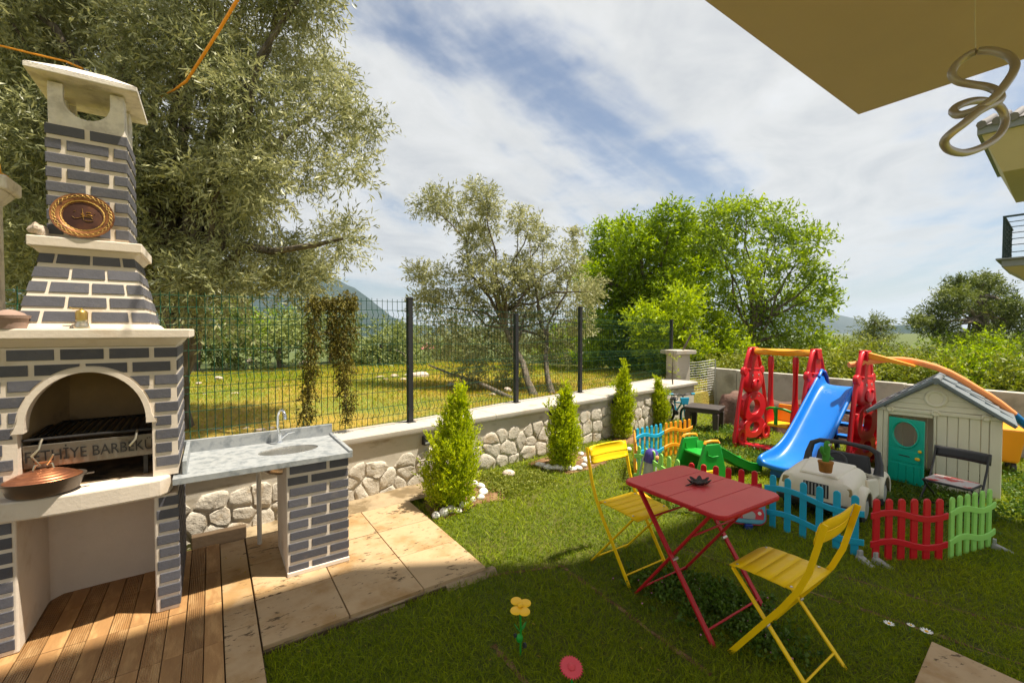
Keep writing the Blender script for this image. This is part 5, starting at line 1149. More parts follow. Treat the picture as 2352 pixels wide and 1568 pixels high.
MB().lathe([(0.001, -0.018), (0.035, -0.018), (0.035, 0.018), (0.001, 0.018)], 16, axis='x').build('wheel', 'foam_orange', pt_, 0.005, loc=(0.05, -0.06, 0.036))
bp = at(1728, 1203, 0.0)
bg_ = E('child_bag', (1.965, 3.60, 0), R(-12), "light blue child's bag printed with a red car front, leaning on the toy fence", 'bag')
bag = MB().prism(rounded(-0.135, 0.135, 0.045, 0.34, 0.06), -0.04, 0.04).build('bag_body', 'bag_print', bg_, 0.015, rot=(R(-14), 0, 0), seg=3)
MB().tube([(a, 0.0, b) for a, b in rounded(-0.14, 0.14, 0.040, 0.345, 0.06)], 0.009, 6, closed=True).build('piping', 'red_plastic', bag, smooth=50)
MB().prism([(-0.11, 0.085), (0.11, 0.085), (0.118, 0.13), (0.105, 0.17), (-0.105, 0.17), (-0.118, 0.13)], -0.046, -0.0405).build('printed_car', 'red_plastic', bag, 0.002)
MB().prism([(-0.045, 0.088), (0.045, 0.088)]+[(0.05*math.cos(t), 0.118+0.035*math.sin(t)) for t in np.linspace(0, math.pi, 9)], -0.049, -0.0462).build('printed_grille', 'grey_plastic', bag)
for s in (-1, 1): MB().lathe([(0.001, 0), (0.014, 0), (0.014, 0.002)], 14, axis='y').build('printed_lamp', 'white_plastic', bag, loc=(s*0.082, -0.049, 0.135))
MB().prism([(-0.085, 0.182), (0.085, 0.182), (0.06, 0.245), (-0.06, 0.245)], -0.046, -0.0405).build('printed_windscreen', 'cream_plastic', bag)
MB().box(-0.03, 0.03, -0.03, 0.03, 0.0, 0.05).build('wheel_foot', 'navy_plastic', bg_, 0.008)

# ------------------------------------------------------------------ far corner: brown table, covered bundle, bicycle
bt = E('low_table', (3.22, 7.28, 0), R(-38), 'low dark brown plastic table on the lawn beside the covered bundle', 'table')
MB().box(-0.27, 0.27, -0.24, 0.24, 0.355, 0.39).build('top', 'brown_plastic', bt, 0.012, seg=3)
MB().box(-0.25, 0.25, -0.215, -0.195, 0.30, 0.3545).box(-0.25, 0.25, 0.195, 0.215, 0.30, 0.3545).box(-0.245, -0.225, -0.19, 0.19, 0.30, 0.3545).box(0.225, 0.245, -0.19, 0.19, 0.30, 0.3545).build('apron', 'brown_plastic', bt, 0.004)
for sx in (-1, 1):
    for sy in (-1, 1): MB().hexa([(sx*0.215-0.035, sy*0.185-0.035, 0), (sx*0.215+0.035, sy*0.185-0.035, 0), (sx*0.215+0.035, sy*0.185+0.035, 0), (sx*0.215-0.035, sy*0.185+0.035, 0), (sx*0.215-0.045, sy*0.185-0.045, 0.299), (sx*0.215+0.045, sy*0.185-0.045, 0.299), (sx*0.215+0.045, sy*0.185+0.045, 0.299), (sx*0.215-0.045, sy*0.185+0.045, 0.299)]).build('leg', 'brown_plastic', bt, 0.006)
r = random.Random(21); rows = []
def drape(u, v):   # u,v in 0..1 over a long bundle
    x = (u-0.5)*2.1; e = min(1, min(v, 1-v)/0.24); ee = min(1, min(u, 1-u)/0.10); z = 0.52*min(1, e*1.25)*min(1, ee*1.4)
    y = (v-0.5)*0.95
    k = 1-(e*ee)
    return (x+0.02*math.sin(17*v+5*u), y*(1+0.08*k*math.sin(u*38)), z*(0.92+0.09*math.sin(u*9+1))+0.018*math.sin(u*23+v*9)*(z > 0.02)+0.03*k*math.sin(u*31)*(z > .02))
rows = [[drape(u, v) for u in np.linspace(0, 1, 60)] for v in np.linspace(0, 1, 26)]
tpn = MB().sheet(rows).build('tarpaulin_bundle', 'tarp', None, smooth=70, loc=(4.55, 7.25, 0.0), rot=(0, 0, R(-50))); tag(tpn, 'low bundle under a brown tarpaulin behind the swing', 'tarpaulin')
bk = E('child_bicycle', (2.93, 7.72, 0), R(97), "child's black and blue bicycle parked by the far pillar", 'bicycle')
def wheel(x, nm='wheel'):
    w = MB().tube([(0.150*math.cos(t), 0, 0.150*math.sin(t)) for t in np.linspace(0, 2*math.pi, 33)[:-1]], 0.022, 8, closed=True).build(nm, 'black_rubber', bk, smooth=60, loc=(x, 0, 0.172))
    m = MB().tube([(0.128*math.cos(t), 0, 0.128*math.sin(t)) for t in np.linspace(0, 2*math.pi, 33)[:-1]], 0.008, 6, closed=True)
    for k in range(10): t = 2*math.pi*k/10; m.tube([(0, 0, 0), (0.128*math.cos(t), 0, 0.128*math.sin(t))], 0.002, 4)
    m.build('rim', 'bike_blue', w, smooth=50)
wheel(-0.27); wheel(0.27)
MB().tube([(-0.27, 0, 0.172), (-0.20, 0, 0.46)], 0.014, 8).tube([(-0.205, 0, 0.44), (0.05, 0, 0.20), (0.27, 0, 0.172)], 0.015, 8).tube([(0.05, 0, 0.20), (0.11, 0, 0.40)], 0.014, 8).tube([(-0.20, 0, 0.40), (0.10, 0, 0.36)], 0.014, 8).build('frame', 'bike_blue', bk, smooth=50)
MB().tube([(-0.20, 0, 0.44), (-0.19, 0, 0.52), (-0.19, -0.06, 0.55), (-0.16, -0.21, 0.545)], 0.010, 8).tube([(-0.19, 0, 0.52), (-0.19, 0.06, 0.55), (-0.16, 0.21, 0.545)], 0.010, 8).build('handlebar', 'bike_black', bk, smooth=50)
for s in (-1, 1): MB().tube([(-0.165, s*0.165, 0.546), (-0.150, s*0.235, 0.545)], 0.019, 10).build('grip', 'bike_blue', bk, smooth=50)
MB().hexa([(-0.27, -0.06, 0.38), (-0.25, -0.06, 0.38), (-0.25, 0.06, 0.38), (-0.27, 0.06, 0.38), (-0.26, -0.085, 0.50), (-0.235, -0.085, 0.50), (-0.235, 0.085, 0.50), (-0.26, 0.085, 0.50)]).build('front_plate', 'bike_blue', bk, 0.01)
MB().ball((0.12, 0, 0.425), 0.11, 0.065, 0.03).build('saddle', 'bike_black', bk, smooth=60)
MB().lathe([(0.001, -0.02), (0.05, -0.02), (0.05, 0.02), (0.001, 0.02)], 16, axis='y').build('crank', 'bike_black', bk, loc=(0.04, 0, 0.19))
# far pillar, wire net, back wall
pil = E('gate_pillar', (3.44, 9.05, 0), R(20), 'white rendered pillar with a flat cap at the far end of the wall', 'pillar')
MB().box(-0.165, 0.165, -0.165, 0.165, 0.0, 1.165).build('shaft', 'wall_render', pil, 0.01)
MB().box(-0.25, 0.25, -0.25, 0.25, 1.1655, 1.245).build('cap', 'wall_cap', pil, 0.01)
st = MB().tube([(0, 0, 0), (0.16, -0.02, 0.32)], [0.022, 0.018], 6).build('wooden_stick', 'bark', None, smooth=40, loc=(3.52, 9.0, 1.245)); tag(st, 'broken wooden stick leaning on the pillar cap', 'stick')
wn = E('wire_net', (3.62, 9.0, 0), R(22), 'grey wire net between the pillar and the back wall', 'wire net')
m = MB()
for k in range(17): z = 0.16+k*0.052; m.tube([(0, 0, z-0.01), (0.35, 0.01, z+0.0), (0.75, 0, z+0.04)], 0.0035, 4, caps=False)
for k in range(16): x = 0.0+k*0.05; m.tube([(x, 0, 0.14), (x, 0.01, 0.98)], 0.0016, 4, caps=False)
o = m.build('net', 'wire_grey', wn); o['kind'] = 'stuff'
MB().tube([(0, 0, 0), (0, 0, 1.0)], 0.012, 6).tube([(0.76, 0, 0), (0.76, 0, 1.02)], 0.012, 6).build('stake', 'wire_grey', wn)
a_, b_ = Vector((4.25, 9.5, 0)), Vector((7.35, 4.35, 0)); d_ = b_-a_; ang = math.atan2(d_.y, d_.x)
bw = E('block_wall', a_, ang, 'rough grey block wall behind the play set', 'wall'); ln = d_.length; r = random.Random(8); x = 0
tops = [0.84+0.015*math.sin(k*1.7) for k in range(20)]
seg = 9
for k in range(seg):
    x0, x1 = ln*k/seg, ln*(k+1)/seg-0.008; t0 = 0.84-0.010*(k % 2)
    MB().box(x0, x1, 0.0, 0.16, 0.0, t0).build('wall_panel', 'block_wall', bw, 0.012)
sp = E('sapling', (2.98, 8.05, 0), 0.3, 'thin bare sapling in front of the far pillar', 'sapling')
MB().tube([(0, 0, 0), (0.01, 0, 0.4), (-0.02, 0.01, 0.8), (-0.01, 0, 1.25)], [0.016, 0.014, 0.012, 0.006], 7).build('stem', 'bark', sp, smooth=60)
# ------------------------------------------------------------------ foliage
SPEC.update({
 'olive_leaf': leafy((0.085,0.11,0.035,1), (0.50,0.50,0.25,1), 0.34, 0.42, 0.4),
 'olive_far': leafy((0.055,0.095,0.022,1), (0.30,0.34,0.10,1), 0.25, 0.5, 0.3),
 'green_leaf': leafy((0.06,0.14,0.004,1), (0.38,0.52,0.012,1), 0.48, 0.45, 0.35),
 'ash_leaf': leafy((0.09,0.18,0.006,1), (0.44,0.56,0.02,1), 0.46, 0.45, 0.3),
 'lime_leaf': leafy((0.16,0.25,0.006,1), (0.54,0.62,0.022,1), 0.42, 0.45, 0.3),
 'loose_leaf': leafy((0.08,0.16,0.012,1), (0.36,0.47,0.06,1), 0.45, 0.45, 0.35),
 'pine_leaf': leafy((0.035,0.070,0.012,1), (0.23,0.27,0.06,1), 0.25, 0.55, 0.3),
 'bush_leaf': leafy((0.09,0.15,0.014,1), (0.33,0.35,0.06,1), 0.35, 0.5, 0.3),
 'thuja_leaf': leafy((0.13,0.23,0.004,1), (0.60,0.68,0.016,1), 0.42, 0.55, 0.25),
 'vine_leaf': leafy((0.05,0.045,0.010,1), (0.22,0.19,0.035,1), 0.25, 0.6, 0.2),
})
def unit(a): return a/np.maximum(np.linalg.norm(a, axis=1, keepdims=True), 1e-9)
def foliage(seed, clumps, k, tl, ll, lw, up=0.25, droop=0.15, spread=0.9, shell=0.55, tvar=0.22):
    r = rs(seed); C = np.array([c[:6] for c in clumps], float); N = np.array([c[6] for c in clumps], int); idx = np.repeat(np.arange(len(C)), N); n = len(idx)
    u = unit(r.randn(n, 3)); rad = shell+(1-shell)*r.rand(n)**0.7; rad[r.rand(n) < 0.25] *= 0.55
    p = C[idx, :3]+u*C[idx, 3:6]*rad[:, None]
    d = unit(u*0.9+r.randn(n, 3)*0.55+np.array([0, 0, up])); L_ = tl*(0.6+0.8*r.rand(n))
    ct = r.rand(len(C))[idx]
    P = []; D = []; T = []
    for j in range(k):
        f = (j+0.5)/k; q = p+d*(L_*f)[:, None]+np.array([0, 0, -droop*0.5])*(L_*f*f)[:, None]
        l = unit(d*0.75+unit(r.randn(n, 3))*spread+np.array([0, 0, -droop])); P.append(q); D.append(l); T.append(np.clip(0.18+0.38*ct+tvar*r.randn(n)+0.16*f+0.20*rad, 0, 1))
    P = np.concatenate(P); D = np.concatenate(D); T = np.concatenate(T); m = len(P)
    S = unit(np.cross(D, unit(r.randn(m, 3)))); Nn = np.cross(S, D); sc = (0.65+0.7*r.rand(m))[:, None]
    a = P; b = P+D*ll*sc; mid = P+D*ll*0.5*sc-Nn*(ll*0.06)*sc
    V_ = np.stack([a, mid+S*lw*0.5*sc, b, mid-S*lw*0.5*sc], 1).reshape(-1, 3)
    F_ = np.arange(m*4).reshape(-1, 4); return V_, F_, T
def limbs(mb, base, top, targets, r0, r1, seed, mid=0.5, n=5):
    rr = random.Random(seed); base = Vector(base); top = Vector(top)
    tr = [base.lerp(top, i/5)+Vector((rr.gauss(0, 1), rr.gauss(0, 1), 0))*0.02*(top-base).length*(0 < i < 5) for i in range(6)]
    mb.tube(tr, [r0*(1.35 if i == 0 else 1)*(1-i/5*(1-r1/r0)) for i in range(6)], 9)
    for t in targets:
        t = Vector(t); s = tr[rr.choice((3, 4, 5))]; pts = []
        for i in range(n+1):
            f = i/n; q = s.lerp(t, f); q.z += 0.10*(t-s).length*math.sin(f*math.pi)*rr.uniform(.3, 1); q += Vector((rr.gauss(0, 1), rr.gauss(0, 1), rr.gauss(0, 1)))*0.03*(t-s).length*(0 < i < n); pts.append(q)
        ra = r1*rr.uniform(.55, .8); mb.tube(pts, [ra*(1-0.8*i/n) for i in range(n+1)], 6)
def tree(name, label, base, top, clumps, r0, r1, leaf, mat, seed, group=None, cat='tree', nlimb=12, k=12, tl=0.28, ll=0.075, lw=0.018, **kw):
    base = Vector(base); t = E(name, base, 0, label, cat, group); o = np.array(base)
    cl = [(c[0]-o[0], c[1]-o[1], c[2]-o[2])+tuple(c[3:]) for c in clumps]
    v, f, ti = foliage(seed, cl, k, tl, ll, lw, **kw)
    link('crown', fast_mesh('crown', v, f, mat, ti), t)
    rr = random.Random(seed); tg = rr.sample(cl, min(nlimb, len(cl))); m = MB(); limbs(m, (0, 0, -0.1), Vector(top)-base, [c[:3] for c in tg], r0, r1, seed)
    m.build('trunk', 'bark', t, smooth=60); return t
def pxc(px_, py_, Y, r, n, sq=0.85): p = atY(px_, py_, Y); return (p.x, p.y, p.z, r, r, r*sq, n)
# big olive at the left, crown reaching over the barbecue
r = random.Random(41); cl = []
edge = [(-200, 760), (-60, 790), (0, 795), (60, 805), (120, 822), (180, 845), (250, 838), (330, 835), (400, 810), (480, 815), (560, 830), (610, 795), (650, 740), (690, 650), (720, 560)]
while len(cl) < 175:
    py_ = r.uniform(-330, 705); xr = np.interp(py_, [e[0] for e in edge], [e[1] for e in edge]); px_ = r.uniform(-200, xr)
    if px_ < 300 and py_ > 560 and r.random() < 0.6: continue
    Y = r.uniform(4.9, 7.2); rad = r.uniform(0.26, 0.46)
    if xr-px_ < 90: rad *= 0.62
    cl.append(pxc(px_, py_, Y, rad, int(620*rad**1.6)+18))
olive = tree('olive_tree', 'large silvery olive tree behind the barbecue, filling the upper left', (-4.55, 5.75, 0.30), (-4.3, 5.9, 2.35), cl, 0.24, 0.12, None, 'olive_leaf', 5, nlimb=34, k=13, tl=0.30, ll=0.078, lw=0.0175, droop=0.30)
# second stem of olive further left, dark
cl = [pxc(r.uniform(-260, 190), r.uniform(-150, 640), r.uniform(5.6, 8.0), r.uniform(.35, .6), 95) for _ in range(40)]
tree('olive_tree', 'dark olive tree at the left edge behind the stone column', (-7.0, 6.6, 0.3), (-6.3, 6.5, 2.6), cl, 0.30, 0.20, None, 'olive_leaf', 8, nlimb=14, k=11, tl=0.30, ll=0.085, lw=0.02)
# olive in the middle of the field edge
YM = 10.2
M1 = [(985, 470, .34), (1010, 455, .25), (1045, 495, .26), (1100, 450, .32), (1120, 470, .28), (1110, 515, .36), (1085, 540, .28), (1095, 580, .32), (1090, 625, .38), (1000, 650, .46), (960, 625, .2), (1045, 705, .55), (1130, 690, .55), (1195, 620, .40), (1215, 525, .24), (1245, 550, .28), (1190, 500, .18), (1250, 640, .52), (1305, 600, .28), (1325, 550, .17), (1315, 680, .48), (1355, 670, .26), (1015, 775, .5), (1110, 790, .58), (1200, 760, .58), (1275, 790, .46), (1335, 745, .28), (1180, 855, .34), (1075, 850, .32), (970, 700, .28), (1230, 700, .5), (1160, 640, .4)]
cl = [pxc(a, b, YM+random.Random(i).uniform(-.6, .6), c, int(440*c**1.5)+20) for i, (a, b, c) in enumerate(M1)]
b0 = at(1232, 908, 0.32)
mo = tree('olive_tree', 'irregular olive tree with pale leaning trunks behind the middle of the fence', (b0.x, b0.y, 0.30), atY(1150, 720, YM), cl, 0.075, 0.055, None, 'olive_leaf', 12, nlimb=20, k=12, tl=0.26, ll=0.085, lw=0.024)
m = MB(); limbs(m, at(1268, 903, 0.32)-b0, atY(1236, 700, YM)-b0, [atY(1250, 560, YM)-b0, atY(1315, 620, YM)-b0, atY(1200, 520, YM)-b0], 0.06, 0.042, 3); m.build('trunk', 'bark', mo, smooth=60)
fb = atY(1190, 922, 8.3); fe = atY(985, 838, 11.5)
o = MB().tube([(0, 0, 0), (fe-fb)*0.35+Vector((0, 0, 0.05)), (fe-fb)*0.7, fe-fb], [0.055, 0.05, 0.035, 0.02], 8).build('fallen_branch', 'bark', None, smooth=60, loc=(fb.x, fb.y, fb.z)); tag(o, 'bare dark branch slanting down to the fence in the field', 'branch')
# green trees
def cluster(lst, Y, dy, dens, seed): q = random.Random(seed); return [pxc(a, b, Y+q.uniform(-dy, dy), c, int(dens*c**1.7)+14) for a, b, c in lst]
G1 = [(1400, 545, .55), (1385, 610, .6), (1455, 555, .62), (1540, 520, .6), (1520, 560, .6), (1600, 560, .55), (1625, 620, .5), (1490, 610, .8), (1425, 650, .8), (1570, 610, .7), (1385, 700, .65), (1360, 760, .5), (1475, 700, .9), (1560, 690, .8), (1430, 780, .8), (1520, 790, .8), (1370, 830, .6), (1470, 850, .7), (1345, 640, .3)]
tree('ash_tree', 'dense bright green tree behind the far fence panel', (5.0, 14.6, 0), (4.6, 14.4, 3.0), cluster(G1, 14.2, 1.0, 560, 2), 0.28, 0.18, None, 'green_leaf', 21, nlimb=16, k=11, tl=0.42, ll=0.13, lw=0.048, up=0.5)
G2 = [(1475, 740, .4), (1660, 760, .45), (1690, 820, .5), (1545, 660, .45), (1500, 720, .42), (1570, 700, .5), (1540, 760, .6), (1610, 740, .55), (1490, 790, .4), (1580, 810, .6), (1640, 800, .5), (1530, 830, .5), (1610, 850, .5)]
tree('ash_tree', 'yellow-green young tree in front of the dense green tree', (4.55, 11.8, 0), (4.6, 11.8, 1.6), cluster(G2, 12.4, .9, 400, 3), 0.10, 0.06, None, 'ash_leaf', 22, nlimb=9, k=11, tl=0.34, ll=0.11, lw=0.042, up=0.5)
G3 = [(1640, 510, .36), (1660, 490, .28), (1700, 500, .40), (1715, 478, .22), (1625, 560, .40), (1680, 570, .5), (1785, 500, .36), (1780, 545, .46), (1830, 550, .42), (1870, 560, .32), (1750, 610, .5), (1830, 620, .5), (1885, 640, .34), (1895, 690, .32), (1700, 650, .6), (1790, 690, .6), (1860, 700, .5), (1650, 700, .55), (1740, 740, .6), (1840, 770, .5), (1880, 800, .4), (1690, 800, .6), (1790, 810, .55), (1860, 850, .4), (1740, 850, .5)]
tree('ash_tree', 'loose light green tree with open crown behind the swing', (7.4, 13.2, 0), (7.2, 13.1, 2.2), cluster(G3, 13.0, .7, 330, 4), 0.11, 0.07, None, 'loose_leaf', 23, nlimb=22, k=9, tl=0.40, ll=0.125, lw=0.048, up=0.5)
# small conifer and pine at the right
cl = []
for z, rr_ in ((0.3, .70), (0.6, .60), (0.95, .48), (1.25, .36), (1.6, .22), (1.9, .10)):
    for a in range(6): cl.append((13.1+rr_*math.cos(a*1.05+z*3), 15.8+rr_*math.sin(a*1.05+z*3), z, .30, .30, .14, 16))
tree('young_cedar', 'small dark conifer with a pointed tip behind the play set', (13.1, 15.8, -0.3), (13.1, 15.8, 2.0), cl, 0.07, 0.02, None, 'pine_leaf', 31, nlimb=20, k=12, tl=0.32, ll=0.10, lw=0.022, up=0.2)
PN = [(2230, 665, .62), (2190, 685, .55), (2280, 675, .6), (2320, 700, .5), (2165, 715, .6), (2225, 715, .8), (2290, 730, .7), (2130, 745, .42), (2160, 760, .5), (2250, 770, .7), (2330, 750, .6), (2200, 790, .55), (2300, 800, .6), (2350, 720, .5), (2110, 742, .25), (2370, 780, .6), (2205, 655, .4), (2260, 650, .45)]
cl = [pxc(a, b, 21+random.Random(i).uniform(-1.2, 1.2), c*1.15, int(150*c)+30, 0.45) for i, (a, b, c) in enumerate(PN)]
tree('pine_tree', 'spreading dark pine tree at the right edge beyond the wall', (22.6, 21, -0.3), (22.6, 21, 3.3), cl, 0.26, 0.14, None, 'pine_leaf', 33, nlimb=16, k=13, tl=0.42, ll=0.17, lw=0.040, up=0.6, shell=0.3)
# bushes behind the block wall
r = random.Random(77); nb = 0
BL = ['yellow-green bush behind the wall left of the swing', 'bush behind the wall between the swing frames', 'yellow-green bush above the wall behind the slide', 'bright bush above the wall behind the orange noodle', 'dense bush above the wall behind the playhouse peak', 'dark bush above the wall right of the playhouse peak', 'bush at the right edge below the pine', 'tall yellow bush behind the small conifer', 'broad bush behind the noodle arch', 'green bush filling the gap below the pine trunk']
for (px_, py_, Y, w, h) in ((1660, 850, 11.5, .9, .55), (1790, 850, 10.5, .8, .5), (1930, 845, 9.5, .9, .5), (2060, 862, 8.8, .85, .4), (2170, 862, 8.6, .9, .45), (2270, 850, 8.2, .9, .6), (2350, 870, 7.6, .8, .6), (1935, 812, 13.0, 1.2, .5), (2100, 826, 13.5, 1.3, .45), (2250, 815, 12.5, 1.6, .9)):
    p = atY(px_, py_, Y); cl = []
    for q in range(13): cl.append((p.x+r.gauss(0, .45)*w, p.y+r.gauss(0, .3)*w, p.z-0.1+r.uniform(-.6, .45)*h, .36*w, .36*w, .30*w, 42))
    for q in range(6): cl.append((p.x+r.gauss(0, .5)*w, p.y+r.gauss(0, .3)*w, max(0.3, p.z-0.8*r.random()), .36*w, .36*w, .34*w, 34))
    tree('bush', BL[nb], (p.x, p.y, -0.06), (p.x, p.y, max(0.3, p.z-0.6)), cl, 0.05, 0.03, None, 'bush_leaf' if nb not in (5, 9) else 'green_leaf', 50+nb, 'bushes beyond the block wall', 'bush', nlimb=8, k=9, tl=0.30, ll=0.085, lw=0.03, up=0.6); nb += 1
# olives beyond the field
FG = [(450, 770, 15, 1.0, 'first grey-green olive tree beyond the field, next to the barbecue edge'), (540, 760, 17, 1.2, 'low spreading tree beyond the field left of the hanging vine'), (640, 775, 16, 1.0, 'shadowy tree at the field edge behind the wire panel'), (760, 770, 18, 1.2, 'olive tree at the field edge right behind the hanging vine'), (870, 790, 17, 1.0, 'olive tree at the field edge left of the first black post'), (950, 800, 22, 1.3, 'olive tree below the mountain at the field edge'), (1060, 800, 20, 1.2, 'olive tree behind the middle olive, left side'), (1180, 810, 19, 1.1, 'olive tree behind the middle olive, right side'), (1300, 800, 18, 1.1, 'dark tree between the middle olive and the dense green tree'), (1370, 830, 17, 0.9, 'low tree at the foot of the dense green tree')]
for i, (px_, py_, Y, s_, lb) in enumerate(FG):
    p = atY(px_, py_, Y); q = random.Random(90+i); cl = []
    for k in range(16): cl.append((p.x+q.gauss(0, .75)*s_, p.y+q.gauss(0, .6)*s_, p.z+q.uniform(-.75, .65)*s_, .48*s_, .48*s_, .40*s_, 34))
    tree('olive_tree', lb, (p.x, p.y, 0.15), (p.x+.1, p.y, p.z), cl, 0.12, 0.08, None, 'olive_far' if i not in (1, 8) else 'green_leaf', 100+i, 'olive trees beyond the field', 'tree', nlimb=7, k=9, tl=0.34, ll=0.15, lw=0.05)
# thujas by the wall
def thuja(loc, h, rad, lean, label, seed, n=1.0):
    q = rs(seed); cl = []; 
    for z in np.linspace(0.05, 0.84, 15):
        f = z/0.84; rr_ = rad*(0.80+0.35*math.sin(min(1, f*2.2)*1.57)-0.15)*(1 if f < 0.45 else 1-0.70*((f-0.45)/0.55)**1.2); k = max(3, int(9*rr_/rad))
        for a in range(k):
            t = a*6.283/k+z*9+q.rand()*.6; j = 0.50+0.30*q.rand(); cl.append((rr_*j*math.cos(t)+lean*z, rr_*j*math.sin(t), h*z+0.03*q.randn(), rr_*(0.34+.2*q.rand()), rr_*(0.34+.2*q.rand()), h*(0.045+0.045*q.rand()), int(26*n)))
    for z in (0.84, 0.89, 0.94, 0.98): cl.append((lean*z*1.15+0.012*q.randn(), 0.012*q.randn(), h*z, 0.028, 0.028, h*0.05, int(12*n)))
    for j in range(5): a = q.rand()*6.28; z = 0.25+0.5*q.rand(); cl.append((rad*1.05*math.cos(a)+lean*z, rad*1.05*math.sin(a), h*z, 0.045, 0.045, 0.06, int(16*n)))
    t = E('thuja', loc, 0, label, 'thuja', 'thujas along the wall')
    v, f, ti = foliage(seed, cl, 9, 0.055, 0.026, 0.010, up=1.3, droop=-0.3, spread=0.7, shell=0.6, tvar=0.25); link('crown', fast_mesh('crown', v, f, 'thuja_leaf', ti), t)
    MB().tube([(0, 0, -0.02), (lean*0.4, 0, h*0.4), (lean*0.95, 0, h*0.93)], [0.018, 0.014, 0.004], 7).build('trunk', 'bark', t, smooth=60)
thuja((-0.60, 4.03, 0), 1.13, 0.24, 0.13, 'large bright thuja nearest the patio corner', 3, 1.3)
thuja((0.61, 5.20, 0), 1.0, 0.185, 0.03, 'second thuja from the patio with a ring of white pebbles', 4, 1.1)
thuja((1.68, 6.62, 0), 1.15, 0.150, 0.03, 'third thuja from the patio behind the yellow chair back', 5)
thuja((2.56, 7.50, 0), 0.82, 0.135, -0.06, 'farthest thuja next to the pillar and bicycle', 6)
# hanging vine on the wire fence
vy = 0.20; pf0 = WALL_P+WU*lx+WN*ly; angF = math.atan2((POST[0]-pf0).y, (POST[0]-pf0).x)
def fv(px_, py_): return onplane(px_, py_, POST[0], angF)
cl = []; base = fv(760, 700); q = random.Random(5)
for (x0, y0, x1, y1, n_, w0, w1) in ((705, 692, 815, 688, 12, .05, .06), (795, 690, 790, 850, 20, .085, .07), (785, 850, 800, 955, 10, .055, .03), (725, 700, 715, 850, 12, .04, .045), (712, 850, 702, 972, 10, .04, .03), (770, 700, 765, 800, 8, .04, .03)):
    for k in range(n_):
        f = k/(n_-1); p = fv(x0+(x1-x0)*f+q.uniform(-6, 6), y0+(y1-y0)*f); w = w0+(w1-w0)*f; cl.append((p.x-base.x, p.y-base.y, p.z-base.z, w, w, w, 22))
vn = E('hanging_vine', base, 0, 'brown-green vine hanging in two strands on the wire fence', 'vine')
v, f, ti = foliage(15, cl, 6, 0.06, 0.026, 0.013, up=-0.5, droop=0.6); link('leaves', fast_mesh('leaves', v, f, 'vine_leaf', ti), vn)
m = MB()
for pts in (((798, 688), (792, 760), (788, 850), (798, 950)), ((725, 695), (716, 800), (708, 880), (702, 968)), ((705, 692), (760, 694), (815, 690))): m.tube([fv(*p)-base for p in pts], 0.004, 5)
m.build('stems', 'bark', vn, smooth=60)
# sapling leaves
v, f, ti = foliage(61, [(0, 0, 0.9, .05, .05, .2, 8), (0, 0, 1.2, .08, .08, .08, 8)], 3, 0.06, 0.05, 0.02); link('leaves', fast_mesh('leaves', v, f, 'lime_leaf', ti), sp)

# ------------------------------------------------------------------ beds, pebbles, stones
def bed(name, pts, label, z=0.005):
    c = sum((Vector((x, y, 0)) for x, y in pts), Vector())/len(pts); q = random.Random(len(pts)*7); rows = []
    for f in (0.02, 0.35, 0.7, 1.0): rows.append([(c.x+(x-c.x)*f, c.y+(y-c.y)*f, z+0.035*(1-f)+q.uniform(-.004, .010)*(f < 1)) for x, y in pts+pts[:1]])
    o = MB().sheet(rows).build(name, 'soil', None, smooth=70); tag(o, label, 'soil bed', kind='structure'); return pts
def gp(c, x, y): o = {'27': (1300, 1300, .5102), '28': (1900, 1550, .2869)}[c]; return at((o[0]+x*o[2])*.6125, (o[1]+y*o[2])*.6125, 0)
ring1 = [(655, 1268), (716, 1250), (768, 1222), (815, 1222), (862, 1186), (920, 1150), (985, 1128), (1003, 1090), (985, 1050), (940, 1024)]
ring2 = [(1412, 882), (1440, 892), (1475, 905), (1503, 903), (1545, 904), (1587, 912), (1628, 909), (1665, 913), (1705, 908), (1742, 890), (1768, 866), (1748, 834), (1722, 803), (1775, 845)]
ring3 = [(2045, 770), (2075, 772), (2012, 800), (1690, 760)]
beds = []
b1 = [gp('27', x, y) for x, y in ((560, 1140), (600, 1235), (655, 1285), (770, 1250), (870, 1210), (1000, 1150), (1150, 1130), (1230, 1060), (1010, 960), (900, 920))]
b2 = [gp('27', x, y) for x, y in ((1330, 860), (1400, 895), (1540, 925), (1640, 940), (1800, 900), (1930, 850), (1840, 790), (1700, 770), (1500, 800))]
b3 = [(1.45, 6.25), (1.95, 6.3), (2.3, 6.9), (2.0, 7.0), (1.5, 6.6)]
beds.append(bed('soil_bed', [(p.x, p.y) for p in b1], 'brown soil bed round the nearest thuja')); beds.append(bed('soil_bed', [(p.x, p.y) for p in b2], 'brown soil bed round the second thuja')); beds.append(bed('soil_bed', b3, 'soil bed round the third thuja'))
q = random.Random(3); PEB = [rock('white_pebble', 200+i, 1.0, 0.85, 0.75, 'pebble', None, 12, 8, 0.12) for i in range(4)]
PM = [o.data for o in PEB]
for o in PEB: bpy.data.objects.remove(o)
def pebble(name, p, s, mat_i, label, group, cat='pebble', z=0.0):
    o = link(name, PM[mat_i], None, (p.x, p.y, z-0.006), (0, 0, q.uniform(0, 6.28))); o.scale = (s*q.uniform(.85, 1.25), s*q.uniform(.8, 1.1), s*q.uniform(.75, 1)); tag(o, label, cat, group); return o
for i, (x, y) in enumerate(ring1): pebble('white_pebble', gp('27', x, y), 0.046 if i not in (1, 2, 7) else 0.055, i % 4, 'white pebble edging the bed of the thuja nearest the patio', 'pebbles round the first thuja', z=0.012)
for i, (x, y) in enumerate(ring2): pebble('white_pebble', gp('27', x, y), 0.046, i % 4, 'white pebble edging the bed of the second thuja', 'pebbles round the second thuja', z=0.012)
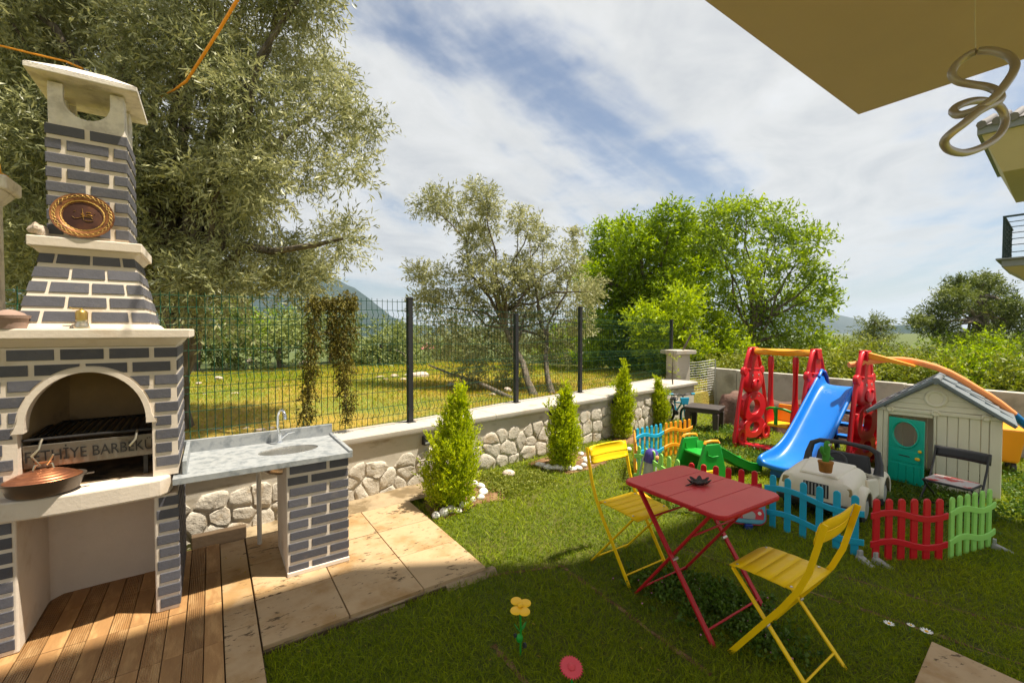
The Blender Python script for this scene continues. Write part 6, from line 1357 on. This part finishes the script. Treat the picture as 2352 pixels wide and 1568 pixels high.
for i, (x, y) in enumerate(ring3): pebble('white_pebble', gp('27', x, y), 0.045, i % 4, 'white pebble edging the bed of the third thuja', 'pebbles round the third thuja', z=0.012)
o = rock('field_rock', 31, 0.07, 0.06, 0.05, 'limestone'); p = gp('27', 1195, 965); o.location = (p.x, p.y, 0.01); tag(o, 'grey rock in the weeds between the first two thujas', 'rock')
STN = [rock('field_stone', 300+i, 1.0, 0.8, 0.42, 'limestone', None, 12, 8, 0.3) for i in range(4)]; SM = [o.data for o in STN]
for o in STN: bpy.data.objects.remove(o)
SPX = [(500, 870, 1.2), (545, 905, 1.3), (640, 895, 1.0), (600, 990, 1.5), (625, 985, 1.2), (560, 985, 1.2), (500, 985, 1.0), (655, 1000, .8), (745, 965, .9), (870, 868, 1.3), (885, 872, 1.0), (905, 866, 1.5), (925, 874, 1.2), (1035, 884, 1.4), (1060, 886, 1.6), (1080, 882, 1.2), (1110, 888, 1.4), (700, 835, 1.2), (575, 832, 1.6), (470, 905, .8), (840, 950, .8), (1130, 905, 1.0), (820, 905, .7), (455, 880, .9), (1165, 896, 1.4)]
for i, (x, y, s_) in enumerate(SPX):
    p = at(x, y, 0.36); o = link('field_stone', SM[i % 4], None, (p.x, p.y, 0.33), (0, 0, q.uniform(0, 6.28))); k = 0.055*s_*max(1, p.y/7); o.scale = (k, k, k); tag(o, 'pale stone lying in the dry field beyond the fence', 'stone', 'stones in the field')
p = at(962, 862, 0.4); o = rock('field_boulder', 71, 0.30, 0.2, 0.13, 'limestone'); o.location = (p.x, p.y, 0.25); tag(o, 'rounded pale boulder at the field edge right of the first black post', 'boulder')

# ------------------------------------------------------------------ grass
def inpoly(x, y, poly):
    c = np.zeros(len(x), bool); n = len(poly)
    for i in range(n):
        (x0, y0), (x1, y1) = poly[i][:2], poly[(i+1) % n][:2]
        k = ((y0 > y) != (y1 > y)) & (x < (x1-x0)*(y-y0)/((y1-y0)+1e-12)+x0); c ^= k
    return c
def blades(seed, x, y, z, hgt, wid, lean=0.5):
    r = rs(seed); n = len(x); a = r.rand(n)*6.283; h = hgt*(0.55+0.9*r.rand(n)); w = wid*(0.7+0.6*r.rand(n)); l = h*lean*r.randn(n); b = r.rand(n)*6.283
    base = np.stack([x, y, z], 1); s_ = np.stack([np.cos(a), np.sin(a), np.zeros(n)], 1)*w[:, None]*0.5; ld = np.stack([np.cos(b)*l, np.sin(b)*l, h], 1); mid = base+ld*0.55+np.stack([np.zeros(n), np.zeros(n), h*0.10], 1)
    V_ = np.stack([base-s_, base+s_, mid+s_*0.8, base+ld, mid-s_*0.8], 1).reshape(-1, 3); k = np.arange(n)[:, None]*5
    F_ = np.concatenate([k+np.array([[0, 1, 2, 4]])], 0); F2 = np.concatenate([k+np.array([[4, 2, 3, 3]])], 0)
    return V_, F_, k
def grass_obj(name, seed, x, y, z, hgt, wid, tint, mat, label, cat, lean=0.5):
    r = rs(seed); n = len(x); a = r.rand(n)*6.283; h = hgt*(0.55+0.9*r.rand(n)); w = wid*(0.7+0.6*r.rand(n)); l = h*lean*np.abs(r.randn(n)); b = r.rand(n)*6.283
    base = np.stack([x, y, z], 1); s_ = np.stack([np.cos(a), np.sin(a), np.zeros(n)], 1)*w[:, None]*0.5; ld = np.stack([np.cos(b)*l, np.sin(b)*l, h], 1); mid = base+ld*0.5+np.stack([0*h, 0*h, h*0.12], 1)
    V_ = np.stack([base, mid+s_, base+ld, mid-s_], 1).reshape(-1, 3); F_ = np.arange(n*4).reshape(-1, 4)
    o = link(name, fast_mesh(name, V_, F_, mat, tint)); tag(o, label, cat, kind='stuff'); return o
SEAMS = (((0.35, 3.02), (0.95, 2.05)), ((0.35, 3.02), (-0.25, 2.88)), ((1.25, 3.3), (2.6, 2.05)), ((-0.1, 2.25), (0.35, 1.6)), ((2.2, 2.9), (3.6, 1.7)))
q3 = random.Random(6)
for (p0, p1) in SEAMS:
    a3 = Vector((*p0, 0.004)); d3 = Vector((*p1, 0.004))-a3; n3_ = Vector((-d3.y, d3.x, 0)).normalized(); rows = [[], []]
    for i in range(22):
        c3 = a3+d3*(i/21)+n3_*q3.uniform(-.006, .006); w3 = q3.uniform(.006, .022); rows[0].append(c3-n3_*w3); rows[1].append(c3+n3_*w3)
    tag(MB().sheet(rows).build('turf_seam', 'soil'), 'bare soil seam between turf rolls', 'soil', kind='structure')
def lawn_grass():
    r = rs(9); N = 420000; Y = np.exp(r.uniform(math.log(1.25), math.log(9.6), N)); X = (r.rand(N)*2.62-1.31)*Y
    ok = inpoly(X, Y, LAWN+[tuple((WALL_P+WU*-2.4+WN*0.12)[:2])])
    dx = X-WALL_P.x; dy = Y-WALL_P.y; sN = dx*WN.x+dy*WN.y; ok &= sN < -0.05
    ga = (X-FR.x)*GA.x+(Y-FR.y)*GA.y; gb = (X-FR.x)*GB.x+(Y-FR.y)*GB.y
    ok &= ~((ga < 0.36) & (gb < 0.85)); ok &= ~((ga < 1.685) & (gb > -0.635+0.012*r.randn(N)))
    for b in beds: ok &= ~(inpoly(X, Y, b) & (r.rand(N) < 0.93))
    ok &= ~inpoly(X, Y, [(q.x, q.y) for q in poly])
    X, Y = X[ok], Y[ok]; w = wob(31, 1.3)(X, Y); w2 = wob(32, 4.5)(X, Y)
    # seams between the turf rolls
    sm_ = np.zeros(len(X))
    for (p0, p1) in SEAMS:
        ax, ay = p0; bx_, by_ = p1; L2 = (bx_-ax)**2+(by_-ay)**2; t = np.clip(((X-ax)*(bx_-ax)+(Y-ay)*(by_-ay))/L2, 0, 1); d = np.hypot(X-ax-t*(bx_-ax), Y-ay-t*(by_-ay)); sm_ = np.maximum(sm_, np.exp(-(d/(0.030+0.014*np.sin(t*17)))**2)*(0.75+0.25*np.sin(t*30)))
    keep = r.rand(len(X)) > sm_*0.97; X, Y, w, w2 = X[keep], Y[keep], w[keep], w2[keep]
    tint = np.clip(0.42+0.30*w+0.17*w2+0.19*r.randn(len(X)), 0, 1)
    k = np.clip(Y/2.6, 0.85, 2.6)
    grass_obj('lawn_grass', 10, X, Y, np.zeros(len(X))-0.002, 0.030*(1+0.25*w2)*np.clip(k**0.35, 1, 1.5), 0.0042*k, tint, 'grass_leaf', 'short green grass of the lawn', 'grass', 1.5)
lawn_grass()
def field_grass():
    r = rs(19); N = 110000; t = r.uniform(-5, 10, N); s_ = 0.35+np.abs(r.rand(N))**1.4*13; P = np.array(WALL_P)[None]+t[:, None]*np.array(WU)[None]+s_[:, None]*np.array(WN)[None]
    X, Y = P[:, 0], P[:, 1]; w = wob(41, .8)(X, Y); z = 0.36+0.10*wob(3, 0.5)(X, Y)*np.minimum(1, s_/2)-0.012*np.maximum(0, s_-6)-0.01
    tint = np.clip(0.5+0.3*w+0.2*r.randn(N), 0, 1); g = r.rand(N) < np.clip(0.52-0.45*w, 0.15, .9); k = np.clip(Y/5, .8, 3)
    for sel, mat, nm, lb in ((g, 'grass_leaf', 'field_grass', 'green grass growing in the field'), (~g, 'dry_leaf', 'dry_grass', 'dry yellow grass of the field')):
        grass_obj(nm, 20, X[sel], Y[sel], z[sel], 0.04*np.clip(k[sel], 1, 1.7), 0.006*k[sel], tint[sel], mat, lb, 'grass', 1.5)
field_grass()
def patch(name, seed, pts, n, hgt, mat, label, cat, spread, lw=0.012):
    r = rs(seed); k = r.randint(0, len(pts), n); P = np.array(pts)[k]; X = P[:, 0]+r.randn(n)*spread; Y = P[:, 1]+r.randn(n)*spread
    cl = [(x, y, hgt*0.5*r.rand()+0.008, 0.02, 0.02, hgt*0.4, 4) for x, y in zip(X, Y)]
    v, f, ti = foliage(seed, cl, 4, 0.035, 0.022, lw, up=0.7); o = link(name, fast_mesh(name, v, f, mat, ti)); tag(o, label, cat, kind='stuff')
wp = [gp('27', x, y) for x, y in ((1120, 1050), (1200, 1020), (1300, 1000), (1350, 960), (1200, 1080), (1100, 1000), (1400, 1000), (1000, 975))]
patch('weeds', 71, [(p.x, p.y) for p in wp], 650, 0.06, 'bush_leaf', 'low weeds between the first two thujas', 'weeds', 0.10)
cl_ = [at(x, y) for x, y in ((1560, 1340), (1640, 1370), (1700, 1390), (1660, 1420), (1730, 1440), (1600, 1385), (1770, 1480), (1500, 1345))]
patch('clover', 72, [(p.x, p.y) for p in cl_], 520, 0.03, 'weed_leaf', 'dark clover patch under the red table', 'clover', 0.085, 0.016)
rw = [(3.2, 4.3), (3.7, 4.6), (4.2, 4.2), (3.9, 3.9), (4.6, 3.8), (5.0, 4.0), (5.2, 4.3), (5.4, 4.8), (4.7, 3.6), (2.9, 6.2), (3.3, 5.6), (2.7, 6.6), (3.4, 7.0), (3.7, 6.9)]
patch('weeds', 73, rw, 1500, 0.09, 'weed_leaf', 'leafy weeds round the playhouse and swing', 'weeds', 0.20, 0.016)
# tiny clover blossoms and daisies
SPEC['blossom'] = surf((0.60,0.24,0.42,1), 0.8, 0.2, 20, 0)
SPEC['daisy_white'] = surf((0.85,0.84,0.80,1), 0.7, 0.05, 20, 0)
q2 = random.Random(12); m = MB()
for _ in range(70):
    p = q2.choice(cl_); m.ball((p.x+q2.gauss(0, .10), p.y+q2.gauss(0, .10), q2.uniform(.015, .045)), 0.005, 0.005, 0.004, 6, 4)
o = m.build('clover_blossoms', 'blossom'); tag(o, 'tiny pink clover blossoms under the red table', 'blossoms', kind='stuff')
DL = {2042: 'leftmost white daisy by the travertine slab', 2092: 'half-closed daisy between the two open daisies', 2128: 'white daisy nearest the travertine slab', 1705: 'white daisy beside the red table foot'}
for (x, y, s_) in ((2042, 1432, 1.35), (2092, 1436, .95), (2128, 1450, 1.5), (1705, 1392, .6)):
    p = at(x, y, 0.04); d = E('daisy', (p.x, p.y, 0), q2.random()*6, DL[x], 'daisy', 'daisies in the lawn')
    MB().tube([(0, 0, -0.01), (0.004, 0, 0.025), (0, 0, 0.042)], 0.0013, 5).build('stem', 'green_plastic', d)
    for k in range(11):
        a = k*6.283/11; MB().ball((0, 0, 0), 0.0085*s_, 0.0032*s_, 0.0012, 8, 4).build('petal', 'daisy_white', d, smooth=60, loc=(0.011*s_*math.cos(a), 0.011*s_*math.sin(a), 0.043), rot=(0, -0.25, a))
    MB().ball((0, 0, 0.044), 0.0055*s_, 0.0055*s_, 0.004, 10, 6).build('centre', 'yellow_plastic', d, smooth=60)
# fallen leaves on the lawn and patio
def litter():
    r = rs(55); N = 240; X = r.uniform(-2.2, 2.8, N); Y = r.uniform(1.9, 4.2, N); ga = (X-FR.x)*GA.x+(Y-FR.y)*GA.y; gb = (X-FR.x)*GB.x+(Y-FR.y)*GB.y; onp = ((ga < 0.35) | ((ga < 1.68) & (gb > -0.62)))
    cl = [(x, y, (0.055 if k else 0.028), .01, .01, .001, 1) for x, y, k in zip(X, Y, onp)]; v, f, ti = foliage(56, cl, 1, 0.005, 0.022, 0.006, up=0, droop=0)
    v = v.reshape(-1, 4, 3); zc_ = np.where(onp, 0.0525, 0.028); v[:, :, 2] = zc_[:, None]+(v[:, :, 2]-v[:, :, 2].mean(1, keepdims=True))*0.25+0.003
    o = link('fallen_leaves', fast_mesh('fallen_leaves', v.reshape(-1, 3), f, 'dry_leaf', ti)); tag(o, 'small dry leaves scattered on the lawn and patio', 'leaves', kind='stuff')
litter()
# ------------------------------------------------------------------ villa overhead, pendant lamp, straps
SPEC.update({
 'soffit': surf((0.50,0.41,0.36,1), 0.9, 0.05, 5, 0.1, 60),
 'villa_wall': surf((0.62,0.56,0.46,1), 0.9, 0.05, 5, 0.2, 60),
 'roof_tile': surf((0.16,0.15,0.145,1), 0.8, 0.2, 12, 0.3, 60, rnd=0.2),
 'fascia': surf((0.22,0.23,0.23,1), 0.7, 0.1, 12, 0.1, 60),
 'neighbour_soffit': surf((0.50,0.42,0.24,1), 0.9, 0.05, 5, 0.1, 60),
 'lamp_metal': surf((0.42,0.38,0.34,1), 0.4, 0.1, 12, 0.0, 60, metal=0.5),
 'cord_white': surf((0.55,0.52,0.47,1), 0.6, 0.05, 12, 0),
 'strap_orange': surf((0.85,0.32,0.01,1), 0.6, 0.1, 30, 0.1, 90),
 'pink_roof': surf((0.55,0.13,0.16,1), 0.8, 0.1, 3, 0), 'far_wall': surf((0.55,0.42,0.30,1), 0.9, 0.1, 3, 0),
 'rail_green': surf((0.012,0.035,0.030,1), 0.5, 0.1, 12, 0),
})
VL = E('villa', FR, ROT, 'villa behind the camera with a beige balcony soffit overhead', 'villa')
MB().box(-2.2, 3.155, -4.6, -2.19, 2.85, 3.06).build('balcony_slab', 'soffit', VL, 0.006)
for a_c, b_c in ((-2.0, -4.45), (3.0, -4.45)): MB().box(a_c-0.12, a_c+0.12, b_c-0.12, b_c+0.12, -0.05, 2.849).box(a_c-0.12, a_c+0.12, b_c-0.12, b_c+0.12, 3.061, 6.399).build('column', 'villa_wall', VL, 0.01)
shade_roof = [(3.10, -1.60), (4.50, -2.36), (8.0, -2.45), (8.0, -5.0), (-3.5, -5.0), (-3.5, -1.60)]  # unseen roof strip, outline shaped to throw shade over the foreground
MB().prism(shade_roof, 6.4, 6.62, 'xy').build('roof', 'soffit', VL, 0.01)
lp = [(795,235),(745,262),(705,295),(686,335),(712,368),(775,382),(840,392),(890,412),(908,440),(890,462),(850,480),(800,510),(740,560),(685,602),(652,640),(672,676),(735,692),(810,672),(875,635),(915,590),(928,540),(908,490),(860,462),(795,456),(730,472),(692,500),(715,520),(775,506),(830,478),(880,440),(930,380),(965,325),(970,285),(935,250),(865,230)]
LY = 1.50; lpts = []
for i, (cx, cy) in enumerate(lp):
    f = i/len(lp); lpts.append(atY(1837.5+cx*.508, cy*.508, LY+0.09*math.sin(f*6.283*2+0.6)))
cpt = lpts[0]; PLM = E('pendant_lamp', (cpt.x, cpt.y, cpt.z), 0, 'grey looped ring pendant lamp hanging from the balcony soffit', 'lamp')
# smooth closed curve
def catmull(P, k=5):
    out = []; n = len(P)
    for i in range(n):
        p0, p1, p2, p3 = P[i-1], P[i], P[(i+1) % n], P[(i+2) % n]
        for j in range(k):
            t = j/k; out.append(0.5*((2*p1)+(p2-p0)*t+(2*p0-5*p1+4*p2-p3)*t*t+(3*p1-p0-3*p2+p3)*t*t*t))
    return out
MB().tube([p-cpt for p in catmull(lpts)], 0.0125, 10, closed=True).build('ring', 'lamp_metal', PLM, smooth=60)
MB().tube([(0, 0, 0), (-0.006, 0, 0.10), (-0.007, 0, 2.85-cpt.z)], 0.0017, 6).build('cord', 'cord_white', PLM)
MB().lathe([(0.001, 0), (0.03, 0), (0.03, 0.02)], 16).build('ceiling_rose', 'cord_white', PLM, loc=(-0.007, 0, 2.83-cpt.z))
def strap(name, pts, r_, label, flat=1.0):
    o0 = pts[-1]; t = MB().tube([p-o0 for p in pts], r_, 8, flat=flat).build(name, 'strap_orange', None, smooth=60, loc=o0); tag(t, label, 'strap')
strap('orange_strap', [atY(640, -160, 2.35), atY(590, -72, 2.6), atY(545, 0, 2.85), atY(500, 75, 3.2), atY(460, 138, 3.7), atY(428, 187, 4.3), atY(400, 207, 4.9), atY(370, 222, 5.4)], [.010, .010, .011, .011, .012, .012, .010, .008], 'orange strap running from the villa into the olive tree')
strap('orange_line', [atY(-60, 96, 4.8), atY(0, 105, 4.8), atY(60, 120, 4.8), atY(110, 132, 4.8), atY(150, 141, 4.8), atY(190, 158, 4.8)], 0.011, 'orange cord through the olive branches above the chimney')
# ------------------------------------------------------------------ neighbour villa at the right edge
nc = atY(2296, 600, 10.0); nx, ny = nc.x, nc.y
NB = E('neighbour_villa', (nx, ny, -0.06), R(-52), 'neighbouring villa with balcony railing and tiled eave at the right edge', 'villa')
def nz(py_, Y=10.0): return atY(2300, py_, Y).z+0.06
MB().box(1.3, 7.0, 1.6, 9.0, 0, nz(340)).build('wall', 'villa_wall', NB)
x0 = 0.0; zb_, zt_ = nz(640), nz(598)
MB().hexa([(x0+0.35, 0.30, zb_), (3.6, 0.30, zb_), (3.6, 2.2, zb_), (x0+0.35, 2.2, zb_), (x0+0.05, 0.0, zb_+0.26), (3.6, 0.0, zb_+0.26), (3.6, 2.2, zb_+0.26), (x0+0.05, 2.2, zb_+0.26)]).build('balcony_soffit', 'neighbour_soffit', NB)
MB().box(x0+0.03, 3.6, -0.02, 2.2, zb_+0.2605, zt_).build('balcony_edge', 'fascia', NB, 0.01)
MB().box(x0-0.06, 3.6, -0.08, 2.2, zt_+0.001, zt_+0.04).build('balcony_coping', 'fascia', NB, 0.008)
zr = nz(497); rail = MB().box(x0+0.03, 3.6, 0.0, 0.04, zr-0.04, zr).box(x0+0.03, x0+0.07, 0.0405, 2.2, zr-0.04, zr).build('top_rail', 'rail_green', NB)
for k, f in enumerate((0.12, 0.30, 0.45, 0.60, 0.75, 0.88)): MB().box(x0+0.075, 3.6, 0.012, 0.028, zt_+0.05+(zr-zt_-0.1)*f, zt_+0.066+(zr-zt_-0.1)*f).box(x0+0.042, x0+0.058, 0.045, 2.2, zt_+0.05+(zr-zt_-0.1)*f, zt_+0.066+(zr-zt_-0.1)*f).build('rail', 'rail_green', NB)
for k in range(6): MB().box(x0+0.03+k*0.55, x0+0.07+k*0.55, 0.0405 if k == 0 else -0.001, 0.0795 if k == 0 else 0.039, zt_+0.04, zr-0.041).build('baluster', 'rail_green', NB)
for k in range(4): MB().box(x0+0.032, x0+0.066, 0.40+k*0.5, 0.435+k*0.5, zt_+0.04, zr-0.041).build('baluster', 'rail_green', NB)
e0 = -0.42; zs = nz(393); ze = nz(305)
MB().hexa([(e0+0.42, 0.1, zs), (6, 0.1, zs), (6, 4, zs), (e0+0.42, 4, zs), (e0+0.12, -0.35, ze-0.05), (6, -0.35, ze-0.05), (6, 4, ze-0.05), (e0+0.12, 4, ze-0.05)]).build('eave_soffit', 'neighbour_soffit', NB)
MB().box(e0+0.05, 6, -0.42, 4.0, ze-0.0495, ze+0.12).build('eave_fascia', 'fascia', NB, 0.01)
for k in range(9):
    x = e0+0.12+k*0.24; MB().tube([(x, -0.50, ze+0.15), (x, 0.6, ze+0.55), (x, 1.8, ze+1.0)], 0.085, 8).build('roof_tile', 'roof_tile', NB, smooth=50)
MB().hexa([(e0+0.05, -0.45, ze+0.121), (6, -0.45, ze+0.121), (6, 3.8, ze+0.121), (e0+0.05, 3.8, ze+0.121), (e0+0.05, -0.44, ze+0.14), (6, -0.44, ze+0.14), (6, 1.9, ze+1.0), (e0+0.05, 1.9, ze+1.0)]).build('roof', 'roof_tile', NB)
# far house with a pink roof in the valley
hp = atY(983, 818, 100); FH = E('far_house', (hp.x, hp.y, hp.z-1.5), 0.2, 'tiny far house with pink roof in the valley beyond the fence', 'house')
MB().box(-1.3, 1.3, -1.3, 1.3, 0, 3.0).build('wall', 'far_wall', FH)
MB().hexa([(-1.7, -1.7, 3.0), (1.7, -1.7, 3.0), (1.7, 1.7, 3.0), (-1.7, 1.7, 3.0), (-0.9, -0.2, 4.5), (0.9, -0.2, 4.5), (0.9, 0.2, 4.5), (-0.9, 0.2, 4.5)]).build('roof', 'pink_roof', FH)
# ------------------------------------------------------------------ mountains and the air in between
def ridge(name, pts, Y, depth, seed, label, z0=-10):
    px_ = np.array([p[0] for p in pts], float); py_ = np.array([p[1] for p in pts], float); XS = np.linspace(px_[0], px_[-1], 120); w = wob(seed, .06); w2 = wob(seed+1, .25); rows = []
    for f in np.linspace(0, 1.6, 26):
        row = []
        for i, x in enumerate(XS):
            top = atY(x, float(np.interp(x, px_, py_)), Y); h = top.z-z0; g = math.sin(min(f, 2-f)*math.pi/2)**1.15
            n_ = float(w(x, f*60)[0])*0.07*h*math.sin(min(1, f)*math.pi)+float(w2(x, f*90)[0])*0.02*h*math.sin(min(1, f)*math.pi)
            yy = Y-depth*(1-f); row.append((top.x*yy/Y, yy, z0+h*g+n_+(float(w2(x, 7)[0])*0.006*h)))
        rows.append(row)
    o = MB().sheet(rows).build(name, 'mountain', None, smooth=75); tag(o, label, 'mountain', kind='structure')
ridge('mountain', [(-900, 660), (-300, 625), (100, 632), (420, 622), (640, 620), (730, 630), (780, 648), (820, 668), (850, 690), (880, 712), (900, 728), (940, 744), (1000, 752), (1100, 760)], 1500, 700, 3, 'steep blue mountain slope left of the first black fence post')
ridge('mountain', [(900, 765), (1000, 752), (1150, 748), (1300, 742), (1450, 735), (1600, 725), (1750, 702), (1850, 700), (1895, 714), (1930, 724), (1980, 735), (2010, 748), (2060, 770), (2150, 790)], 2400, 900, 9, 'distant blue mountain right of the green trees')
ridge('mountain', [(1750, 812), (1850, 800), (1900, 786), (1950, 770), (1990, 756), (2030, 748), (2080, 746), (2130, 752), (2200, 768), (2300, 780), (2500, 770), (2900, 750), (3600, 760)], 1000, 450, 14, 'wooded green hill in front of the distant mountain at right')
SPEC['haze_air'] = None
hm = bpy.data.materials.new('haze_air'); hm.use_nodes = True; hm.node_tree.nodes.clear(); ho = hm.node_tree.nodes.new('ShaderNodeOutputMaterial'); pv = hm.node_tree.nodes.new('ShaderNodeVolumePrincipled')
pv.inputs['Color'].default_value = (0.66, 0.79, 0.94, 1); pv.inputs['Density'].default_value = 0.00028; pv.inputs['Anisotropy'].default_value = 0.2; hm.node_tree.links.new(pv.outputs[0], ho.inputs['Volume'])
hb_ = MB().box(-4600, 4600, -3400, 5200, -16, 228); me = bpy.data.meshes.new('haze'); me.from_pydata(hb_.v, [], hb_.f); me.materials.append(hm)
hz = bpy.data.objects.new('haze', me); COL.objects.link(hz); tag(hz, 'thin pale haze in the air over the valley', 'haze', kind='stuff')
